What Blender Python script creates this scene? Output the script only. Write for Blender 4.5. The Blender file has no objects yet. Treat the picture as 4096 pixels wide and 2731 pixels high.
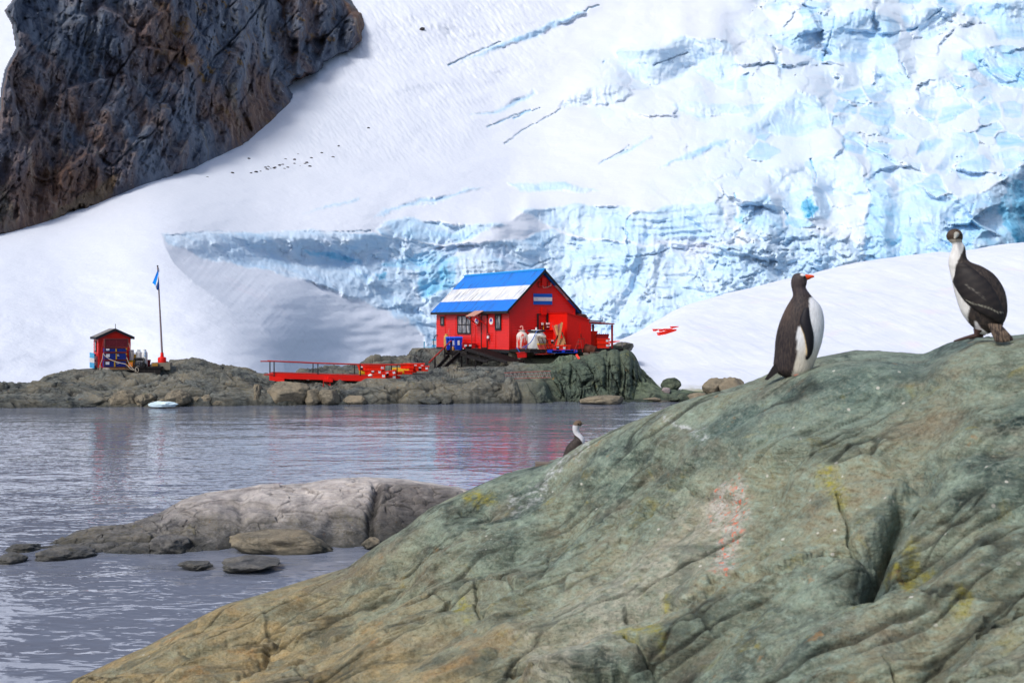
import bpy, math, random
import numpy as np
from mathutils import Vector, Matrix

# ---------------------------------------------------------------- measures
F = 2600.0            # focal length in units of a 2352-wide picture
CX, HY = 1176.0, 745.0
EYE = 4.4             # eye height above the water
K = 4096.0 / 2352.0
SC = bpy.context.scene
COL = SC.collection
rad = math.radians

def P(x, y, d):
    return Vector(((x - CX) * d / F, d, EYE - (y - HY) * d / F))

def view(ox, oy, s):
    return lambda x, y: ((ox + x / s) / K, (oy + y / s) / K)
z1 = view(1680, 1040, 2.6131)
zh = view(1690, 1220, 6.0297)
zt = view(2020, 1260, 8.7125)
zs = view(300, 1240, 5.6)
zc = view(1430, 1430, 7.84)
zw = view(1000, 1360, 3.0947)
zr = view(2400, 1280, 3.6185)

# ---------------------------------------------------------------- numpy noise
def _perm(seed):
    r = np.random.RandomState(seed)
    p = r.permutation(256)
    return np.concatenate([p, p, p]).astype(np.int64)
_PERM = _perm(7)
_G3 = np.random.RandomState(3).normal(size=(256, 3))
_G3 /= np.linalg.norm(_G3, axis=1)[:, None]

def perlin(x, y, z=None):
    x = np.asarray(x, dtype=np.float64); y = np.asarray(y, dtype=np.float64)
    z = np.zeros_like(x) + 0.37 if z is None else np.asarray(z, dtype=np.float64)
    x, y, z = np.broadcast_arrays(x, y, z)
    xi, yi, zi = np.floor(x), np.floor(y), np.floor(z)
    xf, yf, zf = x - xi, y - yi, z - zi
    X, Y, Z = xi.astype(np.int64) & 255, yi.astype(np.int64) & 255, zi.astype(np.int64) & 255
    u, v, w = [t * t * t * (t * (t * 6 - 15) + 10) for t in (xf, yf, zf)]
    out = 0
    for dx in (0, 1):
        for dy in (0, 1):
            for dz in (0, 1):
                h = _PERM[_PERM[_PERM[X + dx] + Y + dy] + Z + dz]
                g = _G3[h]
                dot = g[..., 0] * (xf - dx) + g[..., 1] * (yf - dy) + g[..., 2] * (zf - dz)
                out = out + dot * (u if dx else 1 - u) * (v if dy else 1 - v) * (w if dz else 1 - w)
    return out * 1.5

def fbm(x, y, z=None, oct=4, gain=0.5, lac=2.03):
    a, s = 1.0, 0
    z = (np.zeros_like(x) + 0.37) if z is None else z
    for i in range(oct):
        s = s + a * perlin(x + 17.1 * i, y - 9.3 * i, z + 5.7 * i)
        x, y, z, a = x * lac, y * lac, z * lac, a * gain
    return s

def ridged(x, y, z=None, oct=4, gain=0.5):
    a, s = 1.0, 0
    z = (np.zeros_like(x) + 0.37) if z is None else z
    for i in range(oct):
        s = s + a * (1 - np.abs(perlin(x + 3.1 * i, y + 7.7 * i, z - 2.9 * i)) * 2)
        x, y, z, a = x * 2.1, y * 2.1, z * 2.1, a * gain
    return s

def worley(x, y, seed=0, full=False):
    xi, yi = np.floor(x).astype(np.int64), np.floor(y).astype(np.int64)
    rs = np.random.RandomState(seed).rand(256, 3)
    f1 = np.full(x.shape, 9.0); f2 = np.full(x.shape, 9.0); idv = np.zeros(x.shape)
    ox, oy, id2 = np.zeros(x.shape), np.zeros(x.shape), np.zeros(x.shape)
    for dx in (-1, 0, 1):
        for dy in (-1, 0, 1):
            cx, cy = xi + dx, yi + dy
            h = _PERM[_PERM[cx & 255] + (cy & 255)]
            px, py = cx + rs[h, 0], cy + rs[h, 1]
            dd = np.hypot(px - x, py - y)
            near = dd < f1
            f2 = np.where(near, f1, np.minimum(f2, dd))
            idv = np.where(near, rs[h, 2], idv)
            if full:
                ox = np.where(near, x - px, ox); oy = np.where(near, y - py, oy); id2 = np.where(near, rs[(h * 7 + 13) & 255, 2], id2)
            f1 = np.where(near, dd, f1)
    return (f1, f2, idv, ox, oy, id2) if full else (f1, f2, idv)

def facets(x, y, seed, gap=0.08, soft=0.16):
    """broken blocks: every cell has its own tilt and height, with a joint between cells"""
    f1, f2, i1, ox, oy, i2 = worley(x, y, seed, True)
    return (1.6 * (i1 - .5) * ox + 1.6 * (i2 - .5) * oy + 0.5 * (((i1 + i2) * 3.7) % 1 - .5)) * sstep(0, soft, f2 - f1), sstep(gap, 0, f2 - f1)

def sstep(a, b, x):
    t = np.clip((x - a) / (b - a), 0, 1)
    return t * t * (3 - 2 * t)

def boxblur(a, r, axis):
    if r < 1: return a
    pad = [(0, 0), (0, 0)]; pad[axis] = (r + 1, r)
    c = np.cumsum(np.pad(a, pad, mode='edge'), axis=axis)
    n = a.shape[axis]
    hi = np.take(c, np.arange(2 * r + 1, 2 * r + 1 + n), axis=axis)
    lo = np.take(c, np.arange(0, n), axis=axis)
    return (hi - lo) / (2 * r + 1)
def blur(a, rx, ry):
    for _ in range(3):
        a = boxblur(boxblur(a, int(rx), 1), int(ry), 0)
    return a

def polysd(px, py, poly):
    """signed distance, positive inside"""
    best = np.full(px.shape, 1e9); ins = np.zeros(px.shape, bool)
    n = len(poly)
    for i in range(n):
        ax, ay = poly[i]; bx, by = poly[(i + 1) % n]
        ex, ey = bx - ax, by - ay
        t = np.clip(((px - ax) * ex + (py - ay) * ey) / (ex * ex + ey * ey + 1e-9), 0, 1)
        best = np.minimum(best, np.hypot(px - ax - t * ex, py - ay - t * ey))
        c = ((ay > py) != (by > py)) & (px < ex * (py - ay) / (ey if abs(ey) > 1e-9 else 1e-9) + ax)
        ins ^= c
    return np.where(ins, best, -best)

def linedist(px, py, line):
    best = np.full(px.shape, 1e9)
    for (ax, ay), (bx, by) in zip(line[:-1], line[1:]):
        ex, ey = bx - ax, by - ay
        t = np.clip(((px - ax) * ex + (py - ay) * ey) / (ex * ex + ey * ey + 1e-9), 0, 1)
        best = np.minimum(best, np.hypot(px - ax - t * ex, py - ay - t * ey))
    return best

# ---------------------------------------------------------------- materials
def lin(r, g, b):
    f = lambda c: ((c / 255 + 0.055) / 1.055) ** 2.4 if c > 10 else c / 255 / 12.92
    return (f(r), f(g), f(b), 1)

class NT:
    def __init__(s, name, rough=0.6, spec=0.3):
        s.m = bpy.data.materials.new(name); s.m.use_nodes = True
        s.t = s.m.node_tree
        s.b = s.t.nodes['Principled BSDF']
        s.b.inputs['Roughness'].default_value = rough
        s.b.inputs['Specular IOR Level'].default_value = spec
        s._pos = s._obj = None
    def new(s, ty): return s.t.nodes.new(ty)
    def put(s, sock, v):
        if isinstance(v, bpy.types.NodeSocket): s.t.links.new(v, sock)
        else: sock.default_value = v
    @property
    def pos(s):
        if s._pos is None: s._pos = s.new('ShaderNodeNewGeometry').outputs['Position']
        return s._pos
    @property
    def obj(s):
        if s._obj is None: s._obj = s.new('ShaderNodeTexCoord').outputs['Object']
        return s._obj
    def map(s, vec, scale=(1, 1, 1), rot=(0, 0, 0), loc=(0, 0, 0)):
        n = s.new('ShaderNodeMapping'); s.put(n.inputs['Vector'], vec)
        n.inputs['Scale'].default_value = scale; n.inputs['Rotation'].default_value = rot
        n.inputs['Location'].default_value = loc
        return n.outputs['Vector']
    def noise(s, vec, scale, detail=4, rough=0.55, dist=0.0):
        n = s.new('ShaderNodeTexNoise'); s.put(n.inputs['Vector'], vec)
        n.inputs['Scale'].default_value = scale; n.inputs['Detail'].default_value = detail
        n.inputs['Roughness'].default_value = rough; n.inputs['Distortion'].default_value = dist
        return n.outputs['Fac']
    def voro(s, vec, scale, feature='DISTANCE_TO_EDGE'):
        n = s.new('ShaderNodeTexVoronoi'); n.feature = feature; s.put(n.inputs['Vector'], vec)
        n.inputs['Scale'].default_value = scale
        return n.outputs['Distance']
    def ramp(s, fac, stops, interp='LINEAR'):
        n = s.new('ShaderNodeValToRGB'); s.put(n.inputs['Fac'], fac)
        r = n.color_ramp; r.interpolation = interp
        while len(r.elements) < len(stops): r.elements.new(0.5)
        for e, (p, c) in zip(r.elements, stops):
            e.position = p
            e.color = c if isinstance(c, tuple) else (c, c, c, 1)
        return n.outputs['Color']
    def mix(s, fac, a, b, mode='MIX'):
        n = s.new('ShaderNodeMix'); n.data_type = 'RGBA'; n.blend_type = mode
        s.put(n.inputs['Factor'], fac)
        s.put(n.inputs['A'] if False else n.inputs[6], a); s.put(n.inputs[7], b)
        return n.outputs[2]
    def math(s, op, a, b=0.0, clamp=False):
        n = s.new('ShaderNodeMath'); n.operation = op; n.use_clamp = clamp
        s.put(n.inputs[0], a); s.put(n.inputs[1], b)
        return n.outputs[0]
    def sep(s, vec):
        n = s.new('ShaderNodeSeparateXYZ'); s.put(n.inputs[0], vec)
        return n.outputs
    def attr(s, name, out='Fac'):
        n = s.new('ShaderNodeAttribute'); n.attribute_name = name
        return n.outputs[out]
    def bump(s, h, strength=0.5, dist=0.05, normal=None):
        n = s.new('ShaderNodeBump'); s.put(n.inputs['Height'], h)
        n.inputs['Strength'].default_value = strength; n.inputs['Distance'].default_value = dist
        if normal is not None: s.put(n.inputs['Normal'], normal)
        return n.outputs['Normal']
    def done(s, color=None, normal=None, rough=None):
        if color is not None: s.put(s.b.inputs['Base Color'], color)
        if normal is not None: s.put(s.b.inputs['Normal'], normal)
        if rough is not None: s.put(s.b.inputs['Roughness'], rough)
        return s.m

_pl = {}
def paint(name, rgb, rough=0.55, wear=0.25, wearc=None, metal=0.0, scale=6.0):
    """worn paint, wood or plastic: one colour with mottling"""
    if name in _pl: return _pl[name]
    n = NT(name, rough, 0.3)
    c = lin(*rgb)
    dk = tuple(v * (1 - wear * 0.7) for v in c[:3]) + (1,)
    fac = n.ramp(n.noise(n.obj, scale, 5, 0.65), [(0.35, 0.0), (0.7, 1.0)])
    col = n.mix(fac, c, dk)
    if wearc:
        w = n.ramp(n.noise(n.map(n.obj, (1, 1, 0.35)), scale * 2.2, 6, 0.7), [(0.56, 0.0), (0.66, 1.0)])
        col = n.mix(n.math('MULTIPLY', w, 0.8), col, lin(*wearc))
    n.b.inputs['Metallic'].default_value = metal
    m = n.done(col, n.bump(n.noise(n.obj, scale * 4, 3), 0.15, 0.01))
    _pl[name] = m
    return m

# ---------------------------------------------------------------- mesh builder
class MB:
    def __init__(s): s.v, s.f = [], []
    def add(s, vs, fs):
        o = len(s.v); s.v += [tuple(v) for v in vs]; s.f += [tuple(i + o for i in f) for f in fs]
        return s
    def box(s, x0, x1, y0, y1, z0, z1):
        vs = [(x, y, z) for z in (z0, z1) for y in (y0, y1) for x in (x0, x1)]
        return s.add(vs, [(0, 2, 3, 1), (4, 5, 7, 6), (0, 1, 5, 4), (2, 6, 7, 3), (0, 4, 6, 2), (1, 3, 7, 5)])
    def hexa(s, bot, top):
        n = len(bot)
        fs = [tuple(range(n - 1, -1, -1)), tuple(range(n, 2 * n))]
        fs += [(i, (i + 1) % n, n + (i + 1) % n, n + i) for i in range(n)]
        return s.add(list(bot) + list(top), fs)
    def beam(s, a, b, w, h, up=(0, 0, 1)):
        a, b = Vector(a), Vector(b); t = (b - a).normalized(); up = Vector(up)
        if abs(t.dot(up)) > 0.98: up = Vector((0, 1, 0))
        r = t.cross(up).normalized(); u = r.cross(t)
        q = [(-w / 2, -h / 2), (w / 2, -h / 2), (w / 2, h / 2), (-w / 2, h / 2)]
        return s.hexa([a + r * i + u * j for i, j in q], [b + r * i + u * j for i, j in q])
    def tube(s, pts, r, n=8, caps=True):
        pts = [Vector(p) for p in pts]; R = r if isinstance(r, (list, tuple)) else [r] * len(pts)
        vs, fs = [], []; ref = None
        for i, p in enumerate(pts):
            t = (pts[min(i + 1, len(pts) - 1)] - pts[max(i - 1, 0)]).normalized()
            if ref is None:
                ref = Vector((0, 0, 1)) if abs(t.z) < 0.9 else Vector((1, 0, 0))
            a = (ref - t * ref.dot(t)).normalized(); ref = a; b = t.cross(a)
            for k in range(n):
                an = 2 * math.pi * k / n
                vs.append(p + (a * math.cos(an) + b * math.sin(an)) * R[i])
        m = len(pts)
        for i in range(m - 1):
            for k in range(n):
                fs.append((i * n + k, i * n + (k + 1) % n, (i + 1) * n + (k + 1) % n, (i + 1) * n + k))
        if caps: fs += [tuple(range(n - 1, -1, -1)), tuple(range((m - 1) * n, m * n))]
        return s.add(vs, fs)
    def lathe(s, prof, c=(0, 0, 0), n=24):
        vs, fs = [], []
        for r, z in prof:
            for k in range(n):
                a = 2 * math.pi * k / n
                vs.append((c[0] + r * math.cos(a), c[1] + r * math.sin(a), c[2] + z))
        m = len(prof)
        for i in range(m - 1):
            for k in range(n):
                fs.append((i * n + k, i * n + (k + 1) % n, (i + 1) * n + (k + 1) % n, (i + 1) * n + k))
        fs += [tuple(range(n - 1, -1, -1)), tuple(range((m - 1) * n, m * n))]
        return s.add(vs, fs)
    def prism(s, poly, y0, y1):
        """outline in x,z pushed from y0 to y1"""
        return s.hexa([(x, y0, z) for x, z in poly], [(x, y1, z) for x, z in poly])
    def ball(s, c, r, n=12, m=8):
        r = r if isinstance(r, (tuple, list)) else (r, r, r)
        vs = []; fs = []
        for i in range(m + 1):
            t = math.pi * i / m
            for k in range(n):
                a = 2 * math.pi * k / n
                vs.append((c[0] + r[0] * math.sin(t) * math.cos(a), c[1] + r[1] * math.sin(t) * math.sin(a), c[2] + r[2] * math.cos(t)))
        for i in range(m):
            for k in range(n):
                fs.append((i * n + k, (i + 1) * n + k, (i + 1) * n + (k + 1) % n, i * n + (k + 1) % n))
        return s.add(vs, fs)

def fixnormals(me):
    import bmesh
    bm = bmesh.new(); bm.from_mesh(me)
    bmesh.ops.recalc_face_normals(bm, faces=bm.faces)
    bm.to_mesh(me); bm.free()

def obj(name, mb, mat, parent=None, smooth=False, loc=None, rz=None):
    me = bpy.data.meshes.new(name)
    me.from_pydata(mb.v, [], mb.f); me.update()
    fixnormals(me)
    me.materials.append(mat)
    if smooth:
        me.polygons.foreach_set('use_smooth', [True] * len(me.polygons))
        try: me.set_sharp_from_angle(angle=rad(40))
        except Exception: pass
    o = bpy.data.objects.new(name, me); COL.objects.link(o)
    if parent is not None: o.parent = parent
    if loc is not None: o.location = loc
    if rz is not None: o.rotation_euler = (0, 0, rz)
    return o

def tag(o, label=None, cat=None, group=None, kind=None):
    if label: o['label'] = label
    if cat: o['category'] = cat
    if group: o['group'] = group
    if kind: o['kind'] = kind
    return o

def thing(name, label, cat, loc=(0, 0, 0), rz=0.0, group=None):
    o = bpy.data.objects.new(name, None); COL.objects.link(o)
    o.empty_display_size = 0.2
    o.location = loc; o.rotation_euler = (0, 0, rz)
    return tag(o, label, cat, group)

def dup(root, loc, rz=0.0, label=None, rot=None):
    r = root.copy(); COL.objects.link(r); r.location = loc
    r.rotation_euler = rot if rot else (0, 0, rz)
    if label: r['label'] = label
    for ch in list(root.children):
        c = ch.copy(); COL.objects.link(c); c.parent = r
        for g in ch.children:
            d = g.copy(); COL.objects.link(d); d.parent = c
    return r

def grid(name, X, Y, Z, mat, attrs=None, keep=None, cols=None):
    """regular sheet of points -> mesh"""
    ny, nx = X.shape
    co = np.stack([X, Y, Z], -1).reshape(-1, 3).astype(np.float32)
    i = np.arange(ny * nx).reshape(ny, nx)
    q = np.stack([i[:-1, :-1], i[:-1, 1:], i[1:, 1:], i[1:, :-1]], -1)
    if keep is not None:
        q = q[keep[:-1, :-1] & keep[:-1, 1:] & keep[1:, 1:] & keep[1:, :-1]]
    q = q.reshape(-1, 4).astype(np.int32)
    me = bpy.data.meshes.new(name)
    me.vertices.add(len(co)); me.vertices.foreach_set('co', co.ravel())
    me.loops.add(q.size); me.loops.foreach_set('vertex_index', q.ravel())
    me.polygons.add(len(q))
    me.polygons.foreach_set('loop_start', np.arange(0, q.size, 4, dtype=np.int32))
    me.polygons.foreach_set('loop_total', np.full(len(q), 4, dtype=np.int32))
    me.polygons.foreach_set('use_smooth', np.ones(len(q), dtype=bool))
    for k, a in (attrs or {}).items():
        at = me.attributes.new(k, 'FLOAT', 'POINT'); at.data.foreach_set('value', a.ravel().astype(np.float32))
    if cols is not None:
        at = me.attributes.new('Col', 'FLOAT_COLOR', 'POINT')
        c4 = np.concatenate([cols.reshape(-1, 3), np.ones((ny * nx, 1))], 1).astype(np.float32)
        at.data.foreach_set('color', c4.ravel())
    me.update(); me.validate()
    me.materials.append(mat)
    o = bpy.data.objects.new(name, me); COL.objects.link(o)
    return o

def crows(rows, counts):
    """Catmull-Rom through control rows (each an array over columns)"""
    rows = [np.asarray(r, float) for r in rows]
    out = []
    n = len(rows)
    for k in range(n - 1):
        p0, p1, p2, p3 = rows[max(k - 1, 0)], rows[k], rows[k + 1], rows[min(k + 2, n - 1)]
        for t in np.linspace(0, 1, counts[k], endpoint=False):
            out.append(0.5 * (2 * p1 + (p2 - p0) * t + (2 * p0 - 5 * p1 + 4 * p2 - p3) * t * t + (3 * p1 - p0 - 3 * p2 + p3) * t ** 3))
    out.append(rows[-1])
    return np.array(out)

def ip(xs, pts, k=1):
    a = np.array(pts, float)
    return np.interp(xs, a[:, 0], a[:, k])
# ---------------------------------------------------------------- camera, light, sky
cam_d = bpy.data.cameras.new('camera'); cam = bpy.data.objects.new('camera', cam_d); COL.objects.link(cam)
cam.location = (0, 0, EYE); cam.rotation_euler = (rad(90), 0, 0)
cam_d.sensor_width = 36; cam_d.lens = 36 * F / 2352
cam_d.shift_y = -39.0 / 2352
cam_d.clip_start = 0.1; cam_d.clip_end = 5000
cam_d.dof.use_dof = True; cam_d.dof.focus_distance = 62; cam_d.dof.aperture_fstop = 6.0
SC.camera = cam

SUN_EL, SUN_AZ = 48, (-0.66, -0.62)     # to the sun: left, a little in front of the scene
sx, sy = SUN_AZ; l = math.hypot(sx, sy); sx, sy = sx / l, sy / l
to_sun = Vector((sx * math.cos(rad(SUN_EL)), sy * math.cos(rad(SUN_EL)), math.sin(rad(SUN_EL))))
sun_d = bpy.data.lights.new('sun', 'SUN'); sun = bpy.data.objects.new('sun', sun_d); COL.objects.link(sun)
sun_d.energy = 2.3; sun_d.angle = rad(14); sun_d.color = (1.0, 0.97, 0.93)
sun.rotation_euler = to_sun.to_track_quat('Z', 'Y').to_euler()
w = bpy.data.worlds.new('World'); SC.world = w; w.use_nodes = True
wn = w.node_tree
sky = wn.nodes.new('ShaderNodeTexSky'); sky.sky_type = 'NISHITA'; sky.sun_disc = False
sky.sun_elevation = rad(SUN_EL); sky.sun_rotation = math.atan2(sx, sy)
sky.air_density = 1.0; sky.dust_density = 3.0; sky.ozone_density = 1.0
bg = wn.nodes['Background']; bg.inputs['Strength'].default_value = 0.15
wn.links.new(sky.outputs[0], bg.inputs[0])
SC.view_settings.view_transform = 'Standard'; SC.view_settings.look = 'None'
SC.view_settings.exposure = -0.03; SC.view_settings.gamma = 1
SC.cycles.max_bounces = 8; SC.cycles.diffuse_bounces = 4; SC.cycles.glossy_bounces = 3
SC.cycles.use_denoising = True
SC.cycles.sample_clamp_indirect = 6

# ---------------------------------------------------------------- water
def water_mat():
    n = NT('sea_water', 0.03, 0.8)
    n.b.inputs['IOR'].default_value = 1.55
    p = n.pos
    a = n.noise(n.map(p, (0.55, 1.0, 1)), 1.5, 2, 0.5, 0.4)
    b = n.noise(n.map(p, (0.6, 1.0, 1), (0, 0, 0.35)), 4.2, 2, 0.5, 0.2)
    c = n.noise(n.map(p, (0.4, 1.0, 1), (0, 0, -0.2)), 0.42, 2, 0.5)
    gust = n.ramp(n.noise(n.map(p, (0.05, 0.14, 1)), 1.0, 2), [(0.3, 0.45), (0.7, 1.15)])
    h = n.math('ADD', n.math('MULTIPLY', a, 1.0), n.math('ADD', n.math('MULTIPLY', b, 0.38), n.math('MULTIPLY', c, 2.2)))
    h = n.math('MULTIPLY', h, gust)
    nm = n.bump(h, 1.0, 0.048)
    return n.done((0.19, 0.215, 0.28, 1), nm)
mb = MB(); mb.add([(-160, -30, 0), (160, -30, 0), (160, 72, 0), (-160, 72, 0)], [(0, 1, 2, 3)])
tag(obj('water', mb, water_mat()), kind='structure')

# ---------------------------------------------------------------- rock material
def rock_mat(name, base, dark, tan, lichen=0.0, white=0.0, sc=1.0, wet=0.0, crackw=0.03, extra=None, bump=1.0, strike=(0.3, 0.5, 0.9)):
    n = NT(name, 0.8, 0.25)
    p = n.pos
    st = n.map(p, (1.0, 1.0, 2.6), strike)
    big = n.noise(p, 0.35 * sc, 4, 0.6, 0.6)
    mid = n.noise(st, 1.3 * sc, 6, 0.68, 0.5)
    fine = n.noise(st, 7.0 * sc, 5, 0.7, 0.3)
    col = n.mix(n.ramp(mid, [(0.38, 0.0), (0.62, 1.0)]), lin(*dark), lin(*base))
    col = n.mix(n.ramp(big, [(0.42, 0.0), (0.66, 1.0)]), col, n.mix(n.ramp(fine, [(0.3, 0.0), (0.7, 1.0)]), lin(*tan), lin(*base)))
    col = n.mix(n.math('MULTIPLY', n.ramp(fine, [(0.5, 0.0), (0.75, 1.0)]), 0.45), col, lin(*[min(255, v + 45) for v in base]))
    col = n.mix(n.math('MULTIPLY', n.ramp(fine, [(0.25, 1.0), (0.45, 0.0)]), 0.6), col, lin(*[v * 0.55 for v in dark]))
    if lichen:
        l = n.ramp(n.noise(p, 1.6 * sc, 6, 0.7, 0.8), [(0.60, 0.0), (0.70, 1.0)])
        col = n.mix(n.math('MULTIPLY', l, lichen), col, lin(132, 122, 48))
        l2 = n.ramp(n.noise(n.map(p, loc=(31, 7, 3)), 2.6 * sc, 5, 0.7), [(0.64, 0.0), (0.70, 1.0)])
        col = n.mix(n.math('MULTIPLY', l2, lichen * 0.8), col, lin(160, 110, 50))
    if white:
        l = n.ramp(n.noise(n.map(st, (1.4, 1.4, 0.5), loc=(5, 51, 3)), 1.9 * sc, 6, 0.72), [(0.60, 0.0), (0.72, 1.0)])
        col = n.mix(n.math('MULTIPLY', l, white), col, lin(186, 184, 176))
    if extra: col = extra(n, col)
    col = n.mix(n.math('MULTIPLY', n.attr('joint'), 0.8), col, lin(*[v * .30 for v in dark]))  # dark joints: dirt and lichen, with crevice shade put into the colour
    if wet:
        z = n.sep(p)[2]
        zz = n.math('ADD', z, n.math('MULTIPLY', n.math('SUBTRACT', mid, 0.5), 0.5))
        wf = n.ramp(zz, [(0.0, 1.0), (wet, 0.0)])
        col = n.mix(n.math('MULTIPLY', wf, 0.75), col, lin(30, 34, 30))
        n.put(n.b.inputs['Roughness'], n.math('SUBTRACT', 0.8, n.math('MULTIPLY', wf, 0.45)))
    h = n.math('ADD', n.math('MULTIPLY', mid, 0.6), n.math('MULTIPLY', fine, 0.35))
    h = n.math('ADD', h, n.math('MULTIPLY', n.noise(p, 26 * sc, 4, 0.7), 0.16))
    nm = n.bump(h, 1.0, 0.13 * bump / sc)
    return n.done(col, nm)

def cracks(pts, X, Y, Z, depth, width):
    pass

# ---------------------------------------------------------------- glacier and snow slope: one sheet
step = 2.2
gx = np.arange(-300, 2660, step); gy = np.arange(-900, 900, step)
GX, GY = np.meshgrid(gx, gy)
ctl = [(-300, 880, 78), (0, 880, 80), (300, 880, 84), (600, 880, 88), (-300, 700, 100), (0, 700, 104), (300, 700, 108), (500, 720, 108),
       (0, 600, 128), (300, 600, 126), (390, 530, 150), (0, 540, 158), (-300, 600, 135), (200, 470, 190), (450, 470, 188), (600, 400, 238), (600, 480, 206),
       (800, 300, 295), (900, 100, 375), (900, 0, 405), (1200, 0, 425), (1500, 0, 435), (2000, 0, 440), (2352, 0, 445), (1200, 300, 325),
       (1200, 450, 258), (1200, 500, 225), (1200, 600, 195), (1200, 830, 168), (800, 540, 195), (800, 640, 170), (800, 830, 145), (680, 700, 140), (690, 830, 125),
       (1700, 470, 232), (1700, 620, 195), (1700, 800, 168), (2352, 400, 250), (2352, 700, 185), (2050, 430, 242), (2050, 600, 205), (1700, 250, 330), (2100, 250, 335),
       (0, 100, 400), (0, 300, 290), (300, 200, 345), (2600, 300, 330), (2600, 600, 195), (1500, -300, 560), (300, -300, 540), (2300, -300, 570), (-300, -300, 520), (-300, 200, 340), (-300, -900, 690), (1200, -900, 700), (2500, -900, 720)]
c = np.array(ctl, float)
def tps_fit(c):
    pts = c[:, :2] / 500; v = np.log(c[:, 2]); n = len(v)
    r = np.hypot(pts[:, None, 0] - pts[None, :, 0], pts[:, None, 1] - pts[None, :, 1])
    A = np.zeros((n + 3, n + 3)); A[:n, :n] = np.where(r > 0, r * r * np.log(r + 1e-12), 0) + np.eye(n) * 0.004
    A[:n, n] = 1; A[:n, n + 1:] = pts; A[n, :n] = 1; A[n + 1:, :n] = pts.T
    return pts, np.linalg.solve(A, np.r_[v, 0, 0, 0])
tp, tw = tps_fit(c)
def tps(X, Y):
    x, y = X / 500, Y / 500
    o = tw[len(tp)] + tw[-2] * x + tw[-1] * y
    for (a, b), ww in zip(tp, tw):
        r2 = (x - a) ** 2 + (y - b) ** 2
        o = o + ww * 0.5 * r2 * np.log(r2 + 1e-12)
    return o
cxs, cys = np.arange(-300, 2681, 20.0), np.arange(-900, 921, 20.0)
CG = tps(*np.meshgrid(cxs, cys))
def upsample(CG):
    ix = (gx + 300) / 20; iy = (gy + 900) / 20
    x0 = np.clip(ix.astype(int), 0, len(cxs) - 2); y0 = np.clip(iy.astype(int), 0, len(cys) - 2)
    fx, fy = (ix - x0)[None, :], (iy - y0)[:, None]
    a = CG[np.ix_(y0, x0)] * (1 - fx) + CG[np.ix_(y0, x0 + 1)] * fx
    b = CG[np.ix_(y0 + 1, x0)] * (1 - fx) + CG[np.ix_(y0 + 1, x0 + 1)] * fx
    return a * (1 - fy) + b * fy
L0 = blur(upsample(CG), 5, 5)
# the scoop below the left snow bank: a sharp edge, then the ground falls away to the right
EDGE = [(382, 508), (371, 540), (378, 565), (400, 606), (450, 652), (530, 709), (600, 746), (640, 790), (652, 830), (660, 905)]
SCOOP = EDGE + [(1500, 905), (1500, 530), (870, 532), (780, 532), (690, 531), (560, 534), (475, 530), (440, 516), (410, 503)]
wx = GX + 9 * fbm(GX / 60, GY / 60, oct=5, gain=.6); wy = GY + 8 * fbm(GX / 60 + 40, GY / 60 + 9, oct=5, gain=.6)
scoop = polysd(wx * 0.3 + GX * 0.7, wy * 0.3 + GY * 0.7, SCOOP)
edgeD = linedist(GX, GY, EDGE)
fall = np.where(scoop > 0, np.minimum(edgeD, 400), 0)
L0 += 0.115 * (1 - np.exp(-fall / 50)) * sstep(532, 610, GY) * sstep(1300, 700, GX) 
# the ice wall: below its crest the ground stops running away from us
CRESTL = [(372, 541), (560, 534), (780, 532), (870, 526), (930, 502), (1000, 510), (1060, 516), (1170, 510), (1210, 480), (1330, 472), (1440, 492), (1470, 481), (1520, 474), (1600, 465), (1640, 462), (1690, 472), (1760, 448), (1810, 462), (1870, 425), (1920, 455), (1990, 435), (2030, 413), (2060, 436), (2110, 424), (2200, 455), (2250, 442), (2300, 417), (2340, 382), (2420, 350), (2700, 330)]
yc_ = np.interp(gx, [q[0] for q in CRESTL], [q[1] for q in CRESTL])
yc_ = np.convolve(np.pad(yc_, 4, mode='edge'), np.ones(9) / 9, 'valid')
fi = np.clip((yc_ - gy[0]) / step, 0, len(gy) - 2); ii = fi.astype(int); fi = fi - ii; jj = np.arange(len(gx))
Lc0 = L0[ii, jj] * (1 - fi) + L0[ii + 1, jj] * fi
Lcs = np.convolve(np.pad(Lc0, 24, mode='edge'), np.ones(49) / 49, 'valid')
dyw = GY - yc_[None, :]
wallL = np.where(dyw > 0, Lcs[None, :] - 0.00042 * dyw, L0 + (Lcs - Lc0)[None, :] * np.exp(np.minimum(dyw, 0) / 30))
wk = sstep(620, 1180, GX + 0.5 * (560 - GY) * (GY < 560))
L0 = L0 * (1 - wk) + wallL * wk
base_gain = np.maximum(-np.gradient(L0, step, axis=0), 0.00012)

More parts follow.
